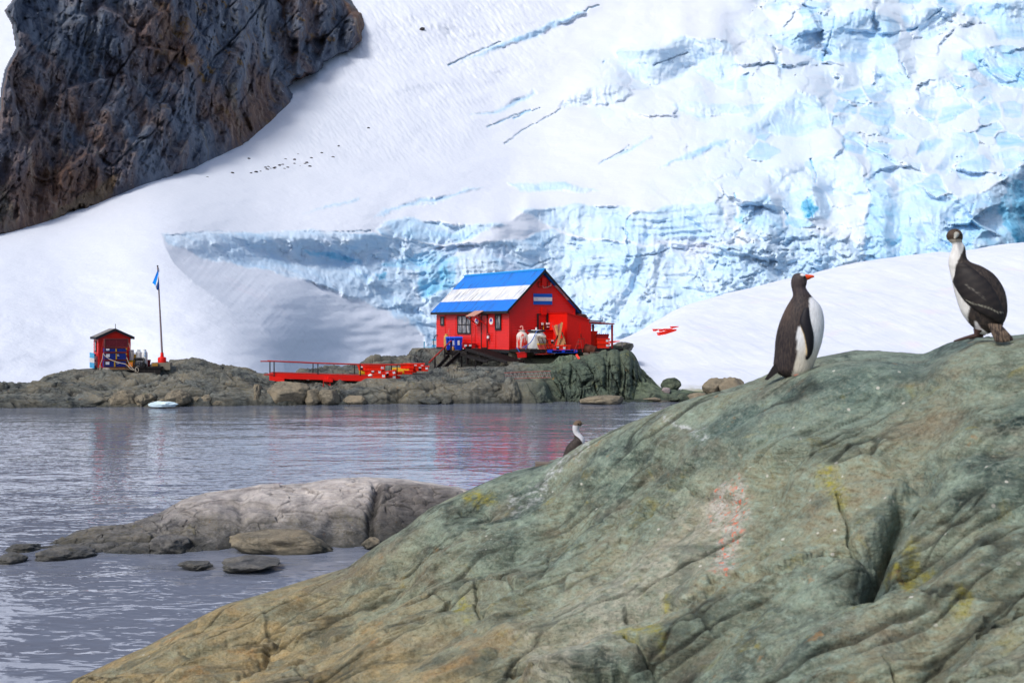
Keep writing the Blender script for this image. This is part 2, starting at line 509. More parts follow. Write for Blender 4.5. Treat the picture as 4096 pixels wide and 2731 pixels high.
# ice faces: outline, blueness
FACES = [
 ([(1731, 85), (1781, 82), (1826, 65), (1871, 50), (1916, 40), (1976, 22), (2026, 35), (2061, 55), (2066, 100), (2016, 125), (1971, 145), (1916, 145), (1876, 135), (1826, 120), (1776, 95)], .55),
 ([(2018, 108), (2040, 104), (2062, 112), (2075, 140), (2090, 165), (2100, 190), (2090, 215), (2060, 222), (2030, 222), (2008, 205), (2005, 170), (2012, 130)], .45),
 ([(2206, 120), (2240, 105), (2290, 100), (2330, 108), (2400, 120), (2400, 215), (2300, 200), (2270, 180), (2240, 150), (2210, 145)], .65),
 ([(2235, 5), (2420, 0), (2420, 95), (2290, 90), (2245, 40)], .55),
 ([(2100, 25), (2150, 10), (2190, 30), (2180, 70), (2130, 95), (2090, 70)], .5),
 ([(1415, 120), (1450, 112), (1520, 105), (1560, 88), (1620, 85), (1670, 95), (1690, 140), (1690, 180), (1640, 190), (1590, 165), (1550, 180), (1500, 200), (1450, 180), (1425, 150)], .38),
 ([(1815, 215), (1830, 205), (1860, 215), (1895, 245), (1912, 280), (1870, 310), (1845, 318), (1800, 310), (1740, 310), (1690, 290), (1740, 275), (1780, 245)], .45),
 ([(1545, 240), (1600, 233), (1700, 238), (1715, 250), (1690, 262), (1600, 272), (1560, 264)], .4),
 ([(1862, 360), (1900, 345), (1940, 345), (1965, 362), (1985, 400), (1995, 440), (1960, 450), (1910, 448), (1880, 430), (1870, 400)], .45),
 ([(1765, 390), (1800, 375), (1840, 375), (1865, 392), (1870, 440), (1800, 460), (1770, 440)], .32),
 ([(1990, 360), (2010, 348), (2040, 352), (2065, 372), (2062, 400), (2030, 420), (2000, 410)], .55),
 ([(2046, 382), (2080, 378), (2120, 380), (2122, 410), (2090, 432), (2060, 428)], .45),
 ([(2150, 390), (2170, 350), (2185, 320), (2195, 310), (2230, 320), (2245, 350), (2225, 352), (2196, 368), (2180, 385), (2165, 398)], .45),
 ([(2200, 352), (2225, 347), (2260, 355), (2280, 370), (2270, 400), (2240, 417), (2205, 408), (2196, 375)], .6),
 ([(2270, 350), (2330, 348), (2420, 352), (2420, 380), (2330, 372), (2290, 370)], .5),
 ([(2110, 330), (2150, 318), (2175, 325), (2140, 350), (2105, 362)], .6),
 ([(2010, 290), (2040, 283), (2075, 300), (2090, 320), (2060, 322), (2030, 312)], .55),
 ([(1915, 262), (1955, 262), (1965, 275), (1930, 290), (1912, 292)], .5),
 ([(2110, 190), (2150, 165), (2185, 190), (2200, 240), (2150, 255), (2110, 240)], .35),
 ([(1930, 140), (1990, 140), (2005, 170), (2000, 200), (1930, 215), (1890, 190), (1890, 160)], .3),
 ([(1995, 420), (2030, 411), (2055, 440), (2110, 422), (2150, 448), (2200, 456), (2250, 442), (2300, 417), (2340, 382), (2420, 350), (2500, 350), (2500, 720), (1985, 700), (1985, 560), (2000, 480)], .62),
 ([(1795, 470), (1825, 440), (1850, 430), (1870, 418), (1895, 430), (1912, 470), (1905, 500), (1870, 505), (1830, 500), (1800, 495)], .45),
 ([(1440, 500), (1465, 482), (1520, 474), (1600, 465), (1640, 462), (1660, 480), (1670, 520), (1690, 540), (1660, 560), (1590, 560), (1520, 555), (1450, 560), (1430, 540)], .5),
 ([(1690, 475), (1720, 460), (1760, 445), (1780, 470), (1790, 500), (1795, 540), (1760, 555), (1710, 540), (1695, 510)], .5),
 ([(1190, 478), (1260, 480), (1330, 470), (1450, 475), (1445, 500), (1430, 560), (1300, 540), (1240, 510)], .42),
 ([(880, 505), (930, 498), (1000, 510), (1060, 517), (1150, 510), (1170, 515), (1040, 560), (1000, 565), (930, 555), (880, 540), (860, 525)], .5),
 ([(1050, 145), (1150, 98), (1240, 60), (1340, 27), (1346, 33), (1230, 83), (1130, 118)], .6),
 ([(1165, 420), (1220, 415), (1300, 418), (1380, 432), (1330, 440), (1200, 440)], .5),
 ([(1080, 270), (1150, 246), (1230, 202), (1235, 210), (1150, 258)], .5),
 ([(1380, 372), (1440, 338), (1490, 308), (1495, 314), (1440, 350)], .5),
 ([(1510, 388), (1570, 358), (1650, 322), (1682, 318), (1660, 335), (1575, 370)], .6),
 ([(700, 490), (760, 468), (830, 453), (832, 459), (765, 477)], .4),
 ([(860, 497), (880, 478), (960, 460), (1030, 448), (1060, 432), (1112, 434), (1060, 444), (1030, 456), (900, 482)], .6),
 ([(1285, 240), (1340, 205), (1420, 190), (1460, 215), (1400, 240), (1300, 250)], .25),
 # the long ice wall behind the hut
 ([(372, 540), (395, 542), (440, 536), (560, 534), (690, 531), (780, 532), (870, 534), (930, 552), (1000, 566), (1050, 560), (1110, 556), (1200, 545), (1270, 525), (1300, 545), (1430, 560), (1520, 560), (1700, 562), (1810, 520), (1990, 560), (2000, 740), (1500, 850), (1000, 850), (960, 740), (830, 690), (690, 640), (560, 615), (450, 585), (390, 565)], .46),
]
CYAN = [([(700, 572), (760, 578), (838, 594), (835, 606), (760, 602), (705, 590)], .9), ([(862, 606), (905, 590), (950, 585), (1015, 566), (1050, 566), (1056, 610), (1045, 655), (1000, 682), (965, 690), (955, 660), (960, 625), (900, 618)], .85),
        ([(1000, 600), (1030, 590), (1040, 630), (1010, 660)], 1.1), ([(2285, 470), (2320, 420), (2400, 380), (2450, 380), (2450, 600), (2330, 560), (2300, 520)], 1.1),
        ([(855, 625), (880, 625), (885, 640), (862, 642)], 1.3), ([(1030, 690), (1060, 680), (1050, 760), (1000, 770)], .6), ([(870, 660), (960, 690), (990, 760), (940, 745), (870, 700)], .55),
        ([(2030, 545), (2080, 530), (2070, 560), (2040, 575)], .9), ([(2200, 600), (2260, 570), (2330, 580), (2330, 620), (2230, 625)], .8),
        ([(1850, 462), (1868, 450), (1875, 480), (1868, 500), (1852, 495)], 1.3), ([(1690, 500), (1715, 490), (1720, 520), (1700, 530)], .8)]
M = np.zeros(GX.shape); ICE = np.zeros(GX.shape)
def region(poly, pad):
    a = np.array(poly)
    j0, j1 = np.searchsorted(gx, [a[:, 0].min() - pad, a[:, 0].max() + pad])
    i0, i1 = np.searchsorted(gy, [a[:, 1].min() - pad, a[:, 1].max() + pad])
    return slice(i0, i1), slice(j0, j1)
for poly, bl in FACES:
    s = region(poly, 25)
    sd = polysd(wx[s], wy[s], poly)
    m = sstep(-3, 5, sd)
    M[s] = np.maximum(M[s], m)
    ICE[s] = np.maximum(ICE[s], m * bl)
for poly, bl in CYAN:
    s = region(poly, 30)
    sd = polysd(wx[s] + 6 * fbm(wx[s] / 14, wy[s] / 14, oct=3), wy[s] + 6 * fbm(wx[s] / 14 + 5, wy[s] / 14, oct=3), poly)
    ICE[s] = np.maximum(ICE[s], sstep(-8, 8, sd) * bl)
# small broken seracs in the ice fall: cells of warped worley give scattered faces
fallz = sstep(1500, 1750, GX + 0.35 * (GY - 250)) * sstep(640, 560, GY) * sstep(-200, -80, GY)
fallz = np.maximum(fallz, sstep(1330, 1420, GX) * sstep(330, 260, GY) * sstep(60, 120, GY) * 0.4)
f1, f2, cid = worley((wx + 12 * fbm(GX / 90, GY / 90 + 3, oct=2)) / 62, wy / 40, 5)
ser = sstep(0.02, 0.16, f2 - f1) * sstep(0.62, 0.66, cid) * sstep(0.45, 0.55, f1 * 0 + ((wy / 40) % 1 * 0 + 0.7))
ser = ser * fallz * (1 - M) * 0.8
M2 = np.maximum(M, ser); ICE = np.maximum(ICE, ser * 0.38 * (0.6 + 0.8 * cid))
R = np.zeros(GX.shape)
for poly, bl in FACES[:-1]:
    pa = np.array(poly)
    if pa[:, 1].mean() > 432 and pa[:, 0].mean() > 850 or pa[0, 0] == 1995: continue      # these lie on the wall, steep already
    H = pa[:, 1].max() - pa[:, 1].min()
    s = region(poly, 1.3 * H + 30)
    ins = polysd(wx[s], wy[s], poly) > 0
    if not ins.any(): continue
    yy = GY[s]
    has = ins.any(axis=0); cols_ = np.where(has)[0]
    yt = np.where(ins, yy, 1e9).min(axis=0); yb = np.where(ins, yy, -1e9).max(axis=0)
    xi = np.arange(len(has))
    yt = np.interp(xi, cols_, yt[cols_]); yb = np.interp(xi, cols_, yb[cols_])
    hh = np.where(has, yb - yt, 0)
    bx = lambda a, k: np.convolve(np.pad(a, k, mode='edge'), np.ones(2 * k + 1) / (2 * k + 1), 'valid')
    yt, yb, hh = bx(yt, 3), bx(yb, 3), bx(bx(hh, 9), 7)
    v = (yy - yt[None, :]) / np.maximum(yb - yt, 6)[None, :]
    sh = np.where(v < 0, -np.exp(np.maximum(v, -9) * 2.6), np.where(v > 1, np.exp(-np.maximum(v - 1, 0) * 2.2), 2 * v - 1))
    R[s] += sh * hh[None, :] * 0.00048
R = blur(R, 5, 1) * sstep(-300, -150, GY)
# crevasses
CREV = [([(1918, 40), (1915, 60), (1908, 80), (1898, 110), (1890, 140)], 2.0, 1), ([(1862, 365), (1868, 385), (1876, 400), (1874, 418)], 2.2, 1), ([(1030, 150), (1080, 126), (1150, 96)], 2, .5),
        ([(1320, 30), (1346, 28), (1350, 20), (1375, 14)], 2.4, .8), ([(1120, 292), (1180, 266), (1240, 250)], 1.8, .6), ([(1160, 330), (1200, 300), (1290, 250)], 1.3, .25), ([(1376, 375), (1430, 348), (1445, 335)], 1.6, .5),
        ([(1180, 272), (1195, 266), (1210, 255), (1220, 253)], 3, 1), ([(380, 541), (430, 540), (475, 532), (560, 534)], 1.5, .2), ([(690, 531), (780, 533), (850, 530)], 1.2, .3),
        ([(1686, 445), (1688, 455)], 2.5, 1), ([(1855, 455), (1862, 480), (1868, 500)], 4, 1.2), ([(1800, 478), (1812, 498)], 3, 1), ([(1440, 560), (1442, 540), (1432, 525)], 2, .7),
        ([(1500, 150), (1580, 120)], 1.2, .3), ([(2130, 45), (2165, 20)], 2.5, 1), ([(2085, 70), (2105, 65)], 6, 1.2), ([(2250, 235), (2262, 225)], 4, .9), ([(2200, 205), (2215, 198)], 3, .9),
        ([(2072, 147), (2080, 165), (2088, 180)], 1.8, .7), ([(2060, 312), (2075, 313)], 3, 1), ([(2140, 395), (2260, 390)], 0, .0), ([(2300, 318), (2352, 315)], 1.2, .4), ([(1385, 145), (1388, 142)], 3, 1),
        ([(930, 470), (1000, 468)], 1.2, .3), ([(1440, 590), (1500, 585), (1545, 570), (1570, 572)], 2, .3), ([(1190, 605), (1220, 612), (1265, 596)], 2, .3), ([(1300, 560), (1340, 566)], 1.5, .5),
        ([(1640, 620), (1650, 600)], 3, .7), ([(1700, 640), (1760, 622)], 3, .6), ([(2230, 490), (2236, 470)], 3, .9), ([(2090, 500), (2094, 520)], 2.5, .8)]
CR = np.zeros(GX.shape)
for ln, wd, bl in CREV:
    if wd == 0: continue
    s = region(ln, 30)
    dd = linedist(GX[s] + 2.5 * perlin(GX[s] / 11, GY[s] / 11), GY[s] + 2.5 * perlin(GX[s] / 11 + 9, GY[s] / 11), ln)
    wd = wd * (0.62 + 0.45 * perlin(GX[s] / 19, GY[s] / 19 + 4)); k = sstep(wd + 1.3, wd * 0.3, dd)
    CR[s] = np.maximum(CR[s], k)
    ICE[s] = np.maximum(ICE[s], k * (0.25 + 0.55 * bl))
# roughness of the faces, rubble, soft wind relief of the snow
rough = fbm(GX / 55, GY / 34, oct=6, gain=0.58)
flute = fbm(GX / 9 + rough, GY / 70, oct=3)
rub1, rub2, rid = worley(wx / 17 + 0.3 * rough, wy / 13, 8)
rub = np.sqrt(np.clip(1 - rub1 ** 2, 0, 1)) * (0.5 + rid)
rubz = sstep(1560, 1680, GX) * sstep(2080, 1960, GX) * sstep(500, 545, GY) * sstep(690, 640, GY)
debris = sstep(0.1, 0.5, fbm(GX / 80, GY / 60 + 30, oct=3) + 0.2) * sstep(1000, 1150, GX) * sstep(570, 640, GY) * (1 - rubz)
Mw = np.clip(M2, 0, 1)
wall = sstep(535, 560, GY) * Mw
rough2 = ridged(GX / 75 + 0.5 * rough, GY / 48, oct=5, gain=0.55)
calm = sstep(-0.35, 0.35, fbm(GX / 160 + 3, GY / 90, oct=3))
lump = fbm(GX / 120 + 2 * fbm(GX / 200, GY / 200, oct=2), GY / 75, oct=5, gain=.5)
blk1, blk2, bid = worley((GX + 18 * rough) / 52, (GY + 14 * rough) / 38, 9)
disp = -Mw * (0.008 * lump + 0.003 * rough * (0.3 + 0.7 * calm) + 0.0016 * flute) + 0.0045 * CR
b1, b2, bi = worley((GX + 16 * rough) / 60, (GY + 10 * lump) / 42, 13)
disp += -fallz * (1 - Mw) * (0.010 * (0.5 - b1) + 0.006 * (bi - 0.5) + 0.004 * lump)
fa, fj = facets((GX + 14 * rough) / 112, (GY + 10 * rough + 8 * lump) / 66, 15)
fb_, fk = facets((GX + 8 * rough) / 27, (GY + 6 * rough) / 17, 16)
brk = np.clip(fallz * 1.0 + 0.0, 0, 1) * sstep(-.25, .25, fbm(GX / 150 + 11, GY / 110, oct=2) + .12)
jm = sstep(-.05, .45, fbm(GX / 70 + 21, GY / 50, oct=3)); fj = blur(fj, 1, 1) * jm; fk = blur(fk, 1, 1) * jm
disp += -brk * (0.026 * fa + 0.0025 * fb_) + brk * (0.004 * fj + 0.0012 * fk)
ICE = np.maximum(ICE, brk * (fj * .6 + .2 * fk) * .7)
disp += -wall * (0.009 * fa + 0.0013 * fb_ - 0.003 * fj)
ICE = ICE + fallz * .22 * (1 - M)
ICE = np.maximum(ICE, wall * sstep(.2, .9, fk) * .55 * sstep(0, .6, rough))
disp += -wall * ((0.0006 + 0.0018 * calm) * (rough2 - 1.2) + 0.004 * (bid - 0.5) * sstep(0, .14, blk2 - blk1) + 0.004 * lump)
disp += -rubz * 0.008 * (rub - 0.5) - debris * 0.005 * (rub - 0.5)
layers = np.sin((GY + 8 * fbm(GX / 120, GY / 60, oct=2) + 0.06 * (GX - 1440)) / 2.6)
lz = sstep(1430, 1460, GX) * sstep(1700, 1640, GX) * sstep(478, 490, GY) * sstep(570, 550, GY)
disp += lz * 0.0011 * layers
streak = fbm((GX + 0.9 * GY) / 10, (GX - GY) / 260, oct=4)                 # slide marks run down to the right
bankz = np.where(scoop > 0, 1, 0) * sstep(640, 560, GX - 0.9 * (GY - 640)) * sstep(545, 590, GY)
bankz = blur(bankz * 1.0, 6, 6)
disp += bankz * 0.0016 * streak
snow = 1 - Mw
disp += snow * (0.010 * fbm(GX / 190, GY / 70, oct=3) + 0.0007 * fbm(GX / 16, GY / 7, oct=3) * sstep(0, 0.4, fbm(GX / 170 + 8, GY / 90, oct=2) + 0.3))
trackz = sstep(600, 760, GX + 0.6 * (GY - 250)) * sstep(1250, 1000, GX + 0.6 * (GY - 250)) * sstep(420, 330, GY)
disp += snow * trackz * 0.0016 * fbm((GX + GY * 0.9) / 26, (GX - GY) / 8, oct=3)
swale = sstep(0, 60, GY - (812 - 0.09 * GX)) * sstep(900, 840, GY) * sstep(330, 120, GX)
disp += 0.03 * blur(swale, 8, 3)
LD = L0 + R + disp
GD = np.exp(LD)
def glacier_mat():
    n = NT('glacier_ice', 0.55, 0.2)
    p = n.pos
    ice = n.attr('ice')
    nz = n.noise(n.map(p, (1, 1, 1.6)), 0.10, 6, 0.65, 0.6)
    f = n.math('MULTIPLY', ice, n.ramp(nz, [(0.3, 0.55), (0.7, 1.35)]))
    f = n.math('MULTIPLY', f, 0.72)
    col = n.ramp(f, [(0.0, (0.70, 0.745, 0.835, 1)), (0.2, (0.63, 0.74, 0.86, 1)), (0.42, (0.46, 0.66, 0.86, 1)), (0.68, (0.24, 0.56, 0.80, 1)), (1.0, (0.025, 0.25, 0.46, 1))])
    dust = n.ramp(n.noise(n.map(p, (1, 1, 2)), 0.35, 6, 0.7), [(0.62, 0.0), (0.72, 1.0)])
    col = n.mix(n.math('MULTIPLY', n.math('MULTIPLY', dust, n.attr('dirt')), 0.55), col, lin(120, 110, 112))
    pink = n.ramp(n.noise(p, 0.045, 4, 0.6), [(0.58, 0.0), (0.72, 1.0)])
    col = n.mix(n.math('MULTIPLY', n.math('MULTIPLY', pink, n.attr('dirt')), 0.35), col, lin(228, 196, 204))
    h = n.math('ADD', n.noise(p, 0.5, 5, 0.62), n.math('MULTIPLY', n.noise(p, 2.2, 4, 0.6), 0.25))
    return n.done(col, n.bump(h, 0.22, 0.7))
dirt = np.clip(wall * sstep(2000, 1700, GX) * 0.8 + bankz * 0.6 + rubz * 0.3, 0, 1)
mg = glacier_mat()
tag(grid('glacier', (GX - CX) * GD / F, GD, EYE - (GY - HY) * GD / F, mg, {'ice': np.clip(ICE, 0, 1.5), 'dirt': dirt}), kind='structure')
def glacier_depth(x, y):
    return float(GD[int(round((y - gy[0]) / step)), int(round((x - gx[0]) / step))])

# ---------------------------------------------------------------- dark rock cliff
ROCK = [(0, 542), (45, 528), (110, 512), (161, 486), (269, 451), (359, 421), (402, 401), (517, 358), (593, 311), (649, 267), (671, 244), (670, 214), (662, 198), (685, 185), (727, 168), (761, 132), (807, 115), (830, 92), (840, 61), (827, 30), (804, 0), (770, -60), (700, -420),
        (150, -420), (20, -60), (36, 0), (16, 25), (34, 57), (43, 111), (18, 158), (9, 201), (0, 305), (-320, 420), (-320, 600)]
LOW = [q for q in ROCK[:17] if q not in ((670, 214), (662, 198))]
cx2 = np.arange(-300, 900, step); cy2 = np.arange(-340, 600, step)
RX, RY = np.meshgrid(cx2, cy2)
ng = fbm(RX / 22, RY / 22, oct=4)
sd = polysd(RX + 6.5 * ng, RY + 6 * fbm(RX / 18 + 5, RY / 18, oct=3), ROCK[:23] + [(-900, -420), (-900, 700), (-320, 640)])
jx = np.clip(np.round((cx2 - gx[0]) / step).astype(int), 0, len(gx) - 1); iy = np.clip(np.round((cy2 - gy[0]) / step).astype(int), 0, len(gy) - 1)
LS = LD[np.ix_(iy, jx)]
yb = np.interp(cx2, [q[0] for q in LOW], [q[1] for q in LOW]); yb[cx2 < 0] = 542 - (cx2[cx2 < 0]) * 0.2
ib = np.clip(np.round((yb - gy[0]) / step).astype(int), 0, len(gy) - 1)
Lb = LD[ib, jx]
Lb = np.convolve(np.pad(Lb, 50, mode='edge'), np.ones(101) / 101, 'valid')
hgt = yb[None, :] - RY
Lst = Lb[None, :] + hgt * 0.00042
# buttresses and gullies
u = RX + 0.18 * RY + 16 * fbm(RX / 90, RY / 160, oct=3)
but = ridged(u / 150, RY / 520, oct=2) * 0.020 + ridged(u / 46 + 3, RY / 190, oct=3) * 0.010 + fbm(u / 14, RY / 60, oct=4) * 0.0045 + fbm(RX / 26, RY / 22, oct=5, gain=.6) * 0.0050
fc1, fc2 = facets(u / 120, (RY + .5 * RX) / 150, 17, .06, .05)
fd1, fd2 = facets(u / 24, (RY + .4 * RX) / 34, 18, .08, .06)
but += 0.026 * fc1 + 0.006 * fd1 - 0.003 * fc2 - 0.0015 * fd2
slab = worley(u / 30, (RY + 0.5 * RX) / 44, 12); but += 0.006 * sstep(0.0, 0.2, slab[1] - slab[0]) * slab[2]
shelf = np.sin((RY + 0.62 * RX) / 34 + 2.4 * fbm(RX / 120, RY / 120, oct=2)) * sstep(200, 420, RX)
but += 0.005 * shelf
LR = Lst - (but - 0.02) * sstep(0, 40, sd)
LR = np.maximum(LR, LS - 0.0052 * np.clip(sd, -20, 400)) 
left = np.interp(RY[:, 0], [-340, -60, 0, 25, 57, 111, 158, 201, 305, 420], [60, 20, 36, 16, 34, 43, 18, 9, 0, -320])[:, None]
LR = LR + 0.02 * np.clip(left + 2 - RX + 3 * ng, 0, 14)
topr = -70 + 22 * fbm(RX / 50, RX * 0, oct=3)
LR = LR + 0.004 * np.clip(topr + 12 - RY, 0, 60)
keep = (sd > -14) & (RX > left - 8) & (RY > topr - 12)
LR = np.where(sd < -1, np.maximum(LR, LS + 0.004 * np.clip(-sd, 0, 14)), LR)
RD = np.exp(LR)
scree = polysd(RX + 6 * ng, RY + 6 * ng, [(95, 505), (150, 470), (215, 432), (268, 396), (275, 402), (262, 430), (266, 446), (200, 478), (120, 512)])
def cliff_mat():
    n = NT('cliff_rock', 0.8, 0.3)
    p = n.pos
    v = n.map(p, (1, 1, 0.35), (0, 0.12, 0))
    a = n.noise(v, 0.10, 7, 0.68, 0.8); b = n.noise(v, 0.35, 6, 0.7, 0.5); big = n.noise(p, 0.022, 4, 0.6, 0.7)
    col = n.mix(n.ramp(a, [(0.36, 0.0), (0.64, 1.0)]), lin(50, 62, 84), lin(116, 126, 142))
    col = n.mix(n.ramp(big, [(0.47, 0.0), (0.62, 1.0)]), col, n.mix(n.ramp(b, [(0.35, 0.0), (0.65, 1.0)]), lin(74, 58, 62), lin(134, 104, 84)))
    col = n.mix(n.math('MULTIPLY', n.ramp(b, [(0.56, 0.0), (0.72, 1.0)]), 0.55), col, lin(150, 150, 148))
    st = n.noise(n.map(p, (1, 1, 0.12)), 0.09, 5, 0.7)
    col = n.mix(n.math('MULTIPLY', n.ramp(st, [(0.58, 0.0), (0.7, 1.0)]), 0.7), col, lin(136, 128, 112))
    moss = n.ramp(n.noise(n.map(p, (1, 1, 2.0), (0, 0.5, 0)), 0.12, 6, 0.7), [(0.56, 0.0), (0.68, 1.0)])
    col = n.mix(n.math('MULTIPLY', moss, n.attr('moss')), col, lin(120, 92, 40))
    col = n.mix(n.attr('scree'), col, n.mix(n.ramp(n.noise(p, 0.8, 4), [(0.3, 0.0), (0.7, 1.0)]), lin(96, 80, 66), lin(138, 116, 92)))
    flk = n.ramp(n.noise(p, 0.8, 2, 0.5), [(0.73, 0.0), (0.77, 1.0)])
    col = n.mix(n.math('MULTIPLY', flk, 0.8), col, (0.8, 0.82, 0.86, 1))
    h = n.math('ADD', a, n.math('MULTIPLY', b, 0.5))
    h = n.math('ADD', h, n.math('MULTIPLY', n.noise(p, 1.4, 4, 0.7), 0.15))
    return n.done(col, n.bump(h, 1.0, 2.6))
moss = sstep(250, 480, RX) * sstep(330, 200, RY) * 0.9 + 0.15
tag(grid('rock_cliff', (RX - CX) * RD / F, RD, EYE - (RY - HY) * RD / F, cliff_mat(), {'moss': moss, 'scree': sstep(-2, 6, scree)}, keep=keep), kind='structure')

# ---------------------------------------------------------------- snow hill on the right
def sheet(xs, rows, counts):
    """rows: list of (y or None, z or None, d) over columns -> X, D, Z arrays"""
    ds, zs = [], []
    for y, z, d in rows:
        d = np.asarray(d, float) + 0 * xs
        ds.append(d); zs.append((EYE - (np.asarray(y, float) - HY) * d / F) if z is None else (np.asarray(z, float) + 0 * xs))
    D = crows(ds, counts); Z = crows(zs, counts)
    return (xs[None, :] - CX) * D / F, D, Z
xs = np.arange(1330, 2620, 2.0)
ysil = ip(xs, [(1330, 800), (1400, 792), (1425, 784), (1457, 771), (1480, 759), (1502, 746), (1521, 737), (1560, 715), (1640, 690), (1720, 668), (1800, 648), (1900, 626), (2000, 606), (2100, 595), (2200, 585), (2352, 563), (2620, 535)])
ybot = ip(xs, [(1330, 835), (1420, 835), (1470, 868), (1510, 893), (1530, 896), (1600, 899), (1760, 900), (2620, 930)])
ymid = ysil * 0.5 + ybot * 0.5
ysil, ybot = np.convolve(np.pad(ysil, 12, mode='edge'), np.ones(25) / 25, 'valid'), np.convolve(np.pad(ybot, 8, mode='edge'), np.ones(17) / 17, 'valid')
ymid = ysil * 0.5 + ybot * 0.5
dsil = ip(xs, [(1330, 84), (1480, 92), (1700, 104), (2000, 112), (2352, 116), (2620, 118)])
dbot = ip(xs, [(1330, 78), (1420, 76), (1480, 70), (1530, 67.5), (1760, 68), (2620, 70)])
dsil, dbot = [np.convolve(np.pad(q, 40, mode='edge'), np.ones(81) / 81, 'valid') for q in (dsil, dbot)]
zc_ = EYE - (ysil - HY) * dsil / F
X, D, Z = sheet(xs, [(None, -0.2, dbot + 0.15), (ybot, None, dbot), (ybot * .8 + ysil * .2, None, dbot * .84 + dsil * .16 - 0.5), (ymid, None, dbot * 0.58 + dsil * 0.42), (ysil, None, dsil), (None, zc_ - 0.6, dsil + 12), (None, zc_ - 7, dsil + 38)], [6, 50, 90, 130, 20, 10])
rr = fbm(X / 3.5, D / 5, oct=4)
Z = Z + 0.22 * fbm(X / 9, D / 12, oct=3) * sstep(67, 74, D) + 0.05 * rr
dr = perlin((X + D * 0.3) / 0.9, (X * 0.3 - D) / 6.0) * 0.04 + perlin((X + D * 0.3) / 0.35, (X * 0.3 - D) / 2.0) * 0.02
Z = Z + dr * sstep(66, 72, D) - 0.55 * np.exp(-((X - (1590 - CX) * D / F) / 4.5) ** 2 - ((D - 76.5) / 2.6) ** 2)
def snow_mat():
    n = NT('packed_snow', 0.6, 0.2)
    p = n.pos
    col = n.mix(n.ramp(n.noise(p, 0.5, 5, 0.6), [(0.35, 0.0), (0.7, 1.0)]), (0.72, 0.755, 0.835, 1), (0.65, 0.70, 0.81, 1))
    alg = n.math('MULTIPLY', n.ramp(n.sep(p)[2], [(0.42, 1.0), (0.8, 0.0)]), n.ramp(n.noise(p, 1.6, 4), [(0.35, 0.2), (0.6, 1.0)]))
    col = n.mix(n.math('MULTIPLY', alg, 0.8), col, lin(132, 128, 60))
    pk = n.ramp(n.noise(n.map(p, (1, 1, 1), loc=(4, 2, 0)), 0.23, 4, 0.6), [(0.60, 0.0), (0.75, 1.0)])
    col = n.mix(n.math('MULTIPLY', pk, 0.3), col, lin(232, 205, 210))
    h = n.math('ADD', n.noise(p, 1.6, 5, 0.62), n.math('MULTIPLY', n.noise(p, 7, 3), 0.2))
    return n.done(col, n.bump(h, 0.45, 0.10))
ms = snow_mat()
tag(grid('snow_hill', X, D, Z, ms), kind='structure')
HILL = (xs, D, Z)
def on_hill(px, py):
    """depth where the line of sight through a point meets the hill"""
    j = int(round((px - xs_h[0]) / 2.0)); col_d, col_z = HILL[1][:, j], HILL[2][:, j]
    yy = HY + (EYE - col_z) * F / col_d
    k = np.where(yy[:-1] > py)[0]
    k = k[yy[1:][k] <= py]
    return float(col_d[k[0]]) if len(k) else 75.0
xs_h = xs
# ---------------------------------------------------------------- rocky shore
xs = np.arange(-420, 1800, 2.0)
yw = ip(xs, [(-420, 940), (0, 937), (340, 934), (640, 931), (900, 928), (1100, 926), (1260, 926), (1480, 924), (1600, 921), (1800, 919)])
yw = yw + 1.6 * perlin(xs / 45, xs * 0) + 0.25 * perlin(xs / 9, xs * 0 + 4)
dw = EYE * F / (yw - HY)
CREST = [(-420, 897, 64), (0, 889, 64), (89, 882, 64.5), (129, 866, 65), (166, 858, 65.5), (209, 852, 66), (268, 851, 66), (330, 850, 67), (349, 838, 69), (403, 834, 69), (435, 829.5, 69), (470, 833.6, 68.5),
         (534, 851, 68), (572, 856, 67), (620, 869, 66), (640, 873, 66), (668, 873, 66), (693, 860, 68), (760, 850, 70), (823, 842, 71), (849, 826, 72), (867, 823, 72), (908, 827, 72), (921, 822, 72.5), (956, 814, 75),
         (982, 807, 78), (1003, 801, 80), (1100, 801, 82), (1300, 801, 80), (1400, 803, 77), (1432, 806, 74), (1470, 850, 70), (1520, 895, 67), (1600, 899, 66.5), (1800, 899, 66.5)]
MID = [(-420, 915, 62), (0, 905, 61.6), (130, 896, 62.2), (250, 886, 63), (400, 888, 63), (480, 880, 63.2), (560, 884, 63), (640, 896, 62.6), (720, 893, 63.2), (800, 890, 63.8), (900, 884, 64.2), (960, 868, 65),
       (1000, 868, 66), (1060, 860, 67), (1120, 848, 67.3), (1180, 838, 67.5), (1260, 825, 67.8), (1330, 820, 68.4), (1400, 812, 70), (1440, 830, 69), (1480, 897, 65.2), (1600, 911, 64.6), (1800, 911, 64.4)]
LOWR = [(-420, 929, 61), (0, 918, 60.4), (100, 914, 60.8), (200, 914, 61.2), (300, 906, 61.6), (480, 906, 62), (640, 905, 62), (800, 912, 62.8), (960, 908, 63.2), (1040, 896, 63.8), (1100, 876, 64.6), (1160, 874, 65), (1248, 872, 65.2), (1270, 922, 64.6), (1465, 922, 64.6), (1484, 914, 64.3), (1600, 917, 64), (1800, 916, 63.8)]
yc, dc = ip(xs, CREST), ip(xs, CREST, 2); ym, dm = ip(xs, MID), ip(xs, MID, 2); yl, dl = ip(xs, LOWR), ip(xs, LOWR, 2)
sm = lambda a, k=9: np.convolve(np.pad(a, k, mode='edge'), np.ones(2 * k + 1) / (2 * k + 1), 'valid')
yc, dc, ym, dm, yl, dl = sm(yc, 3), sm(dc), sm(ym), sm(dm), sm(yl), sm(dl)
dl = np.maximum(dl, dw + 0.5); dm = np.maximum(dm, dl + 0.5); dc = np.maximum(dc, dm + 0.6)
zcr = EYE - (yc - HY) * dc / F
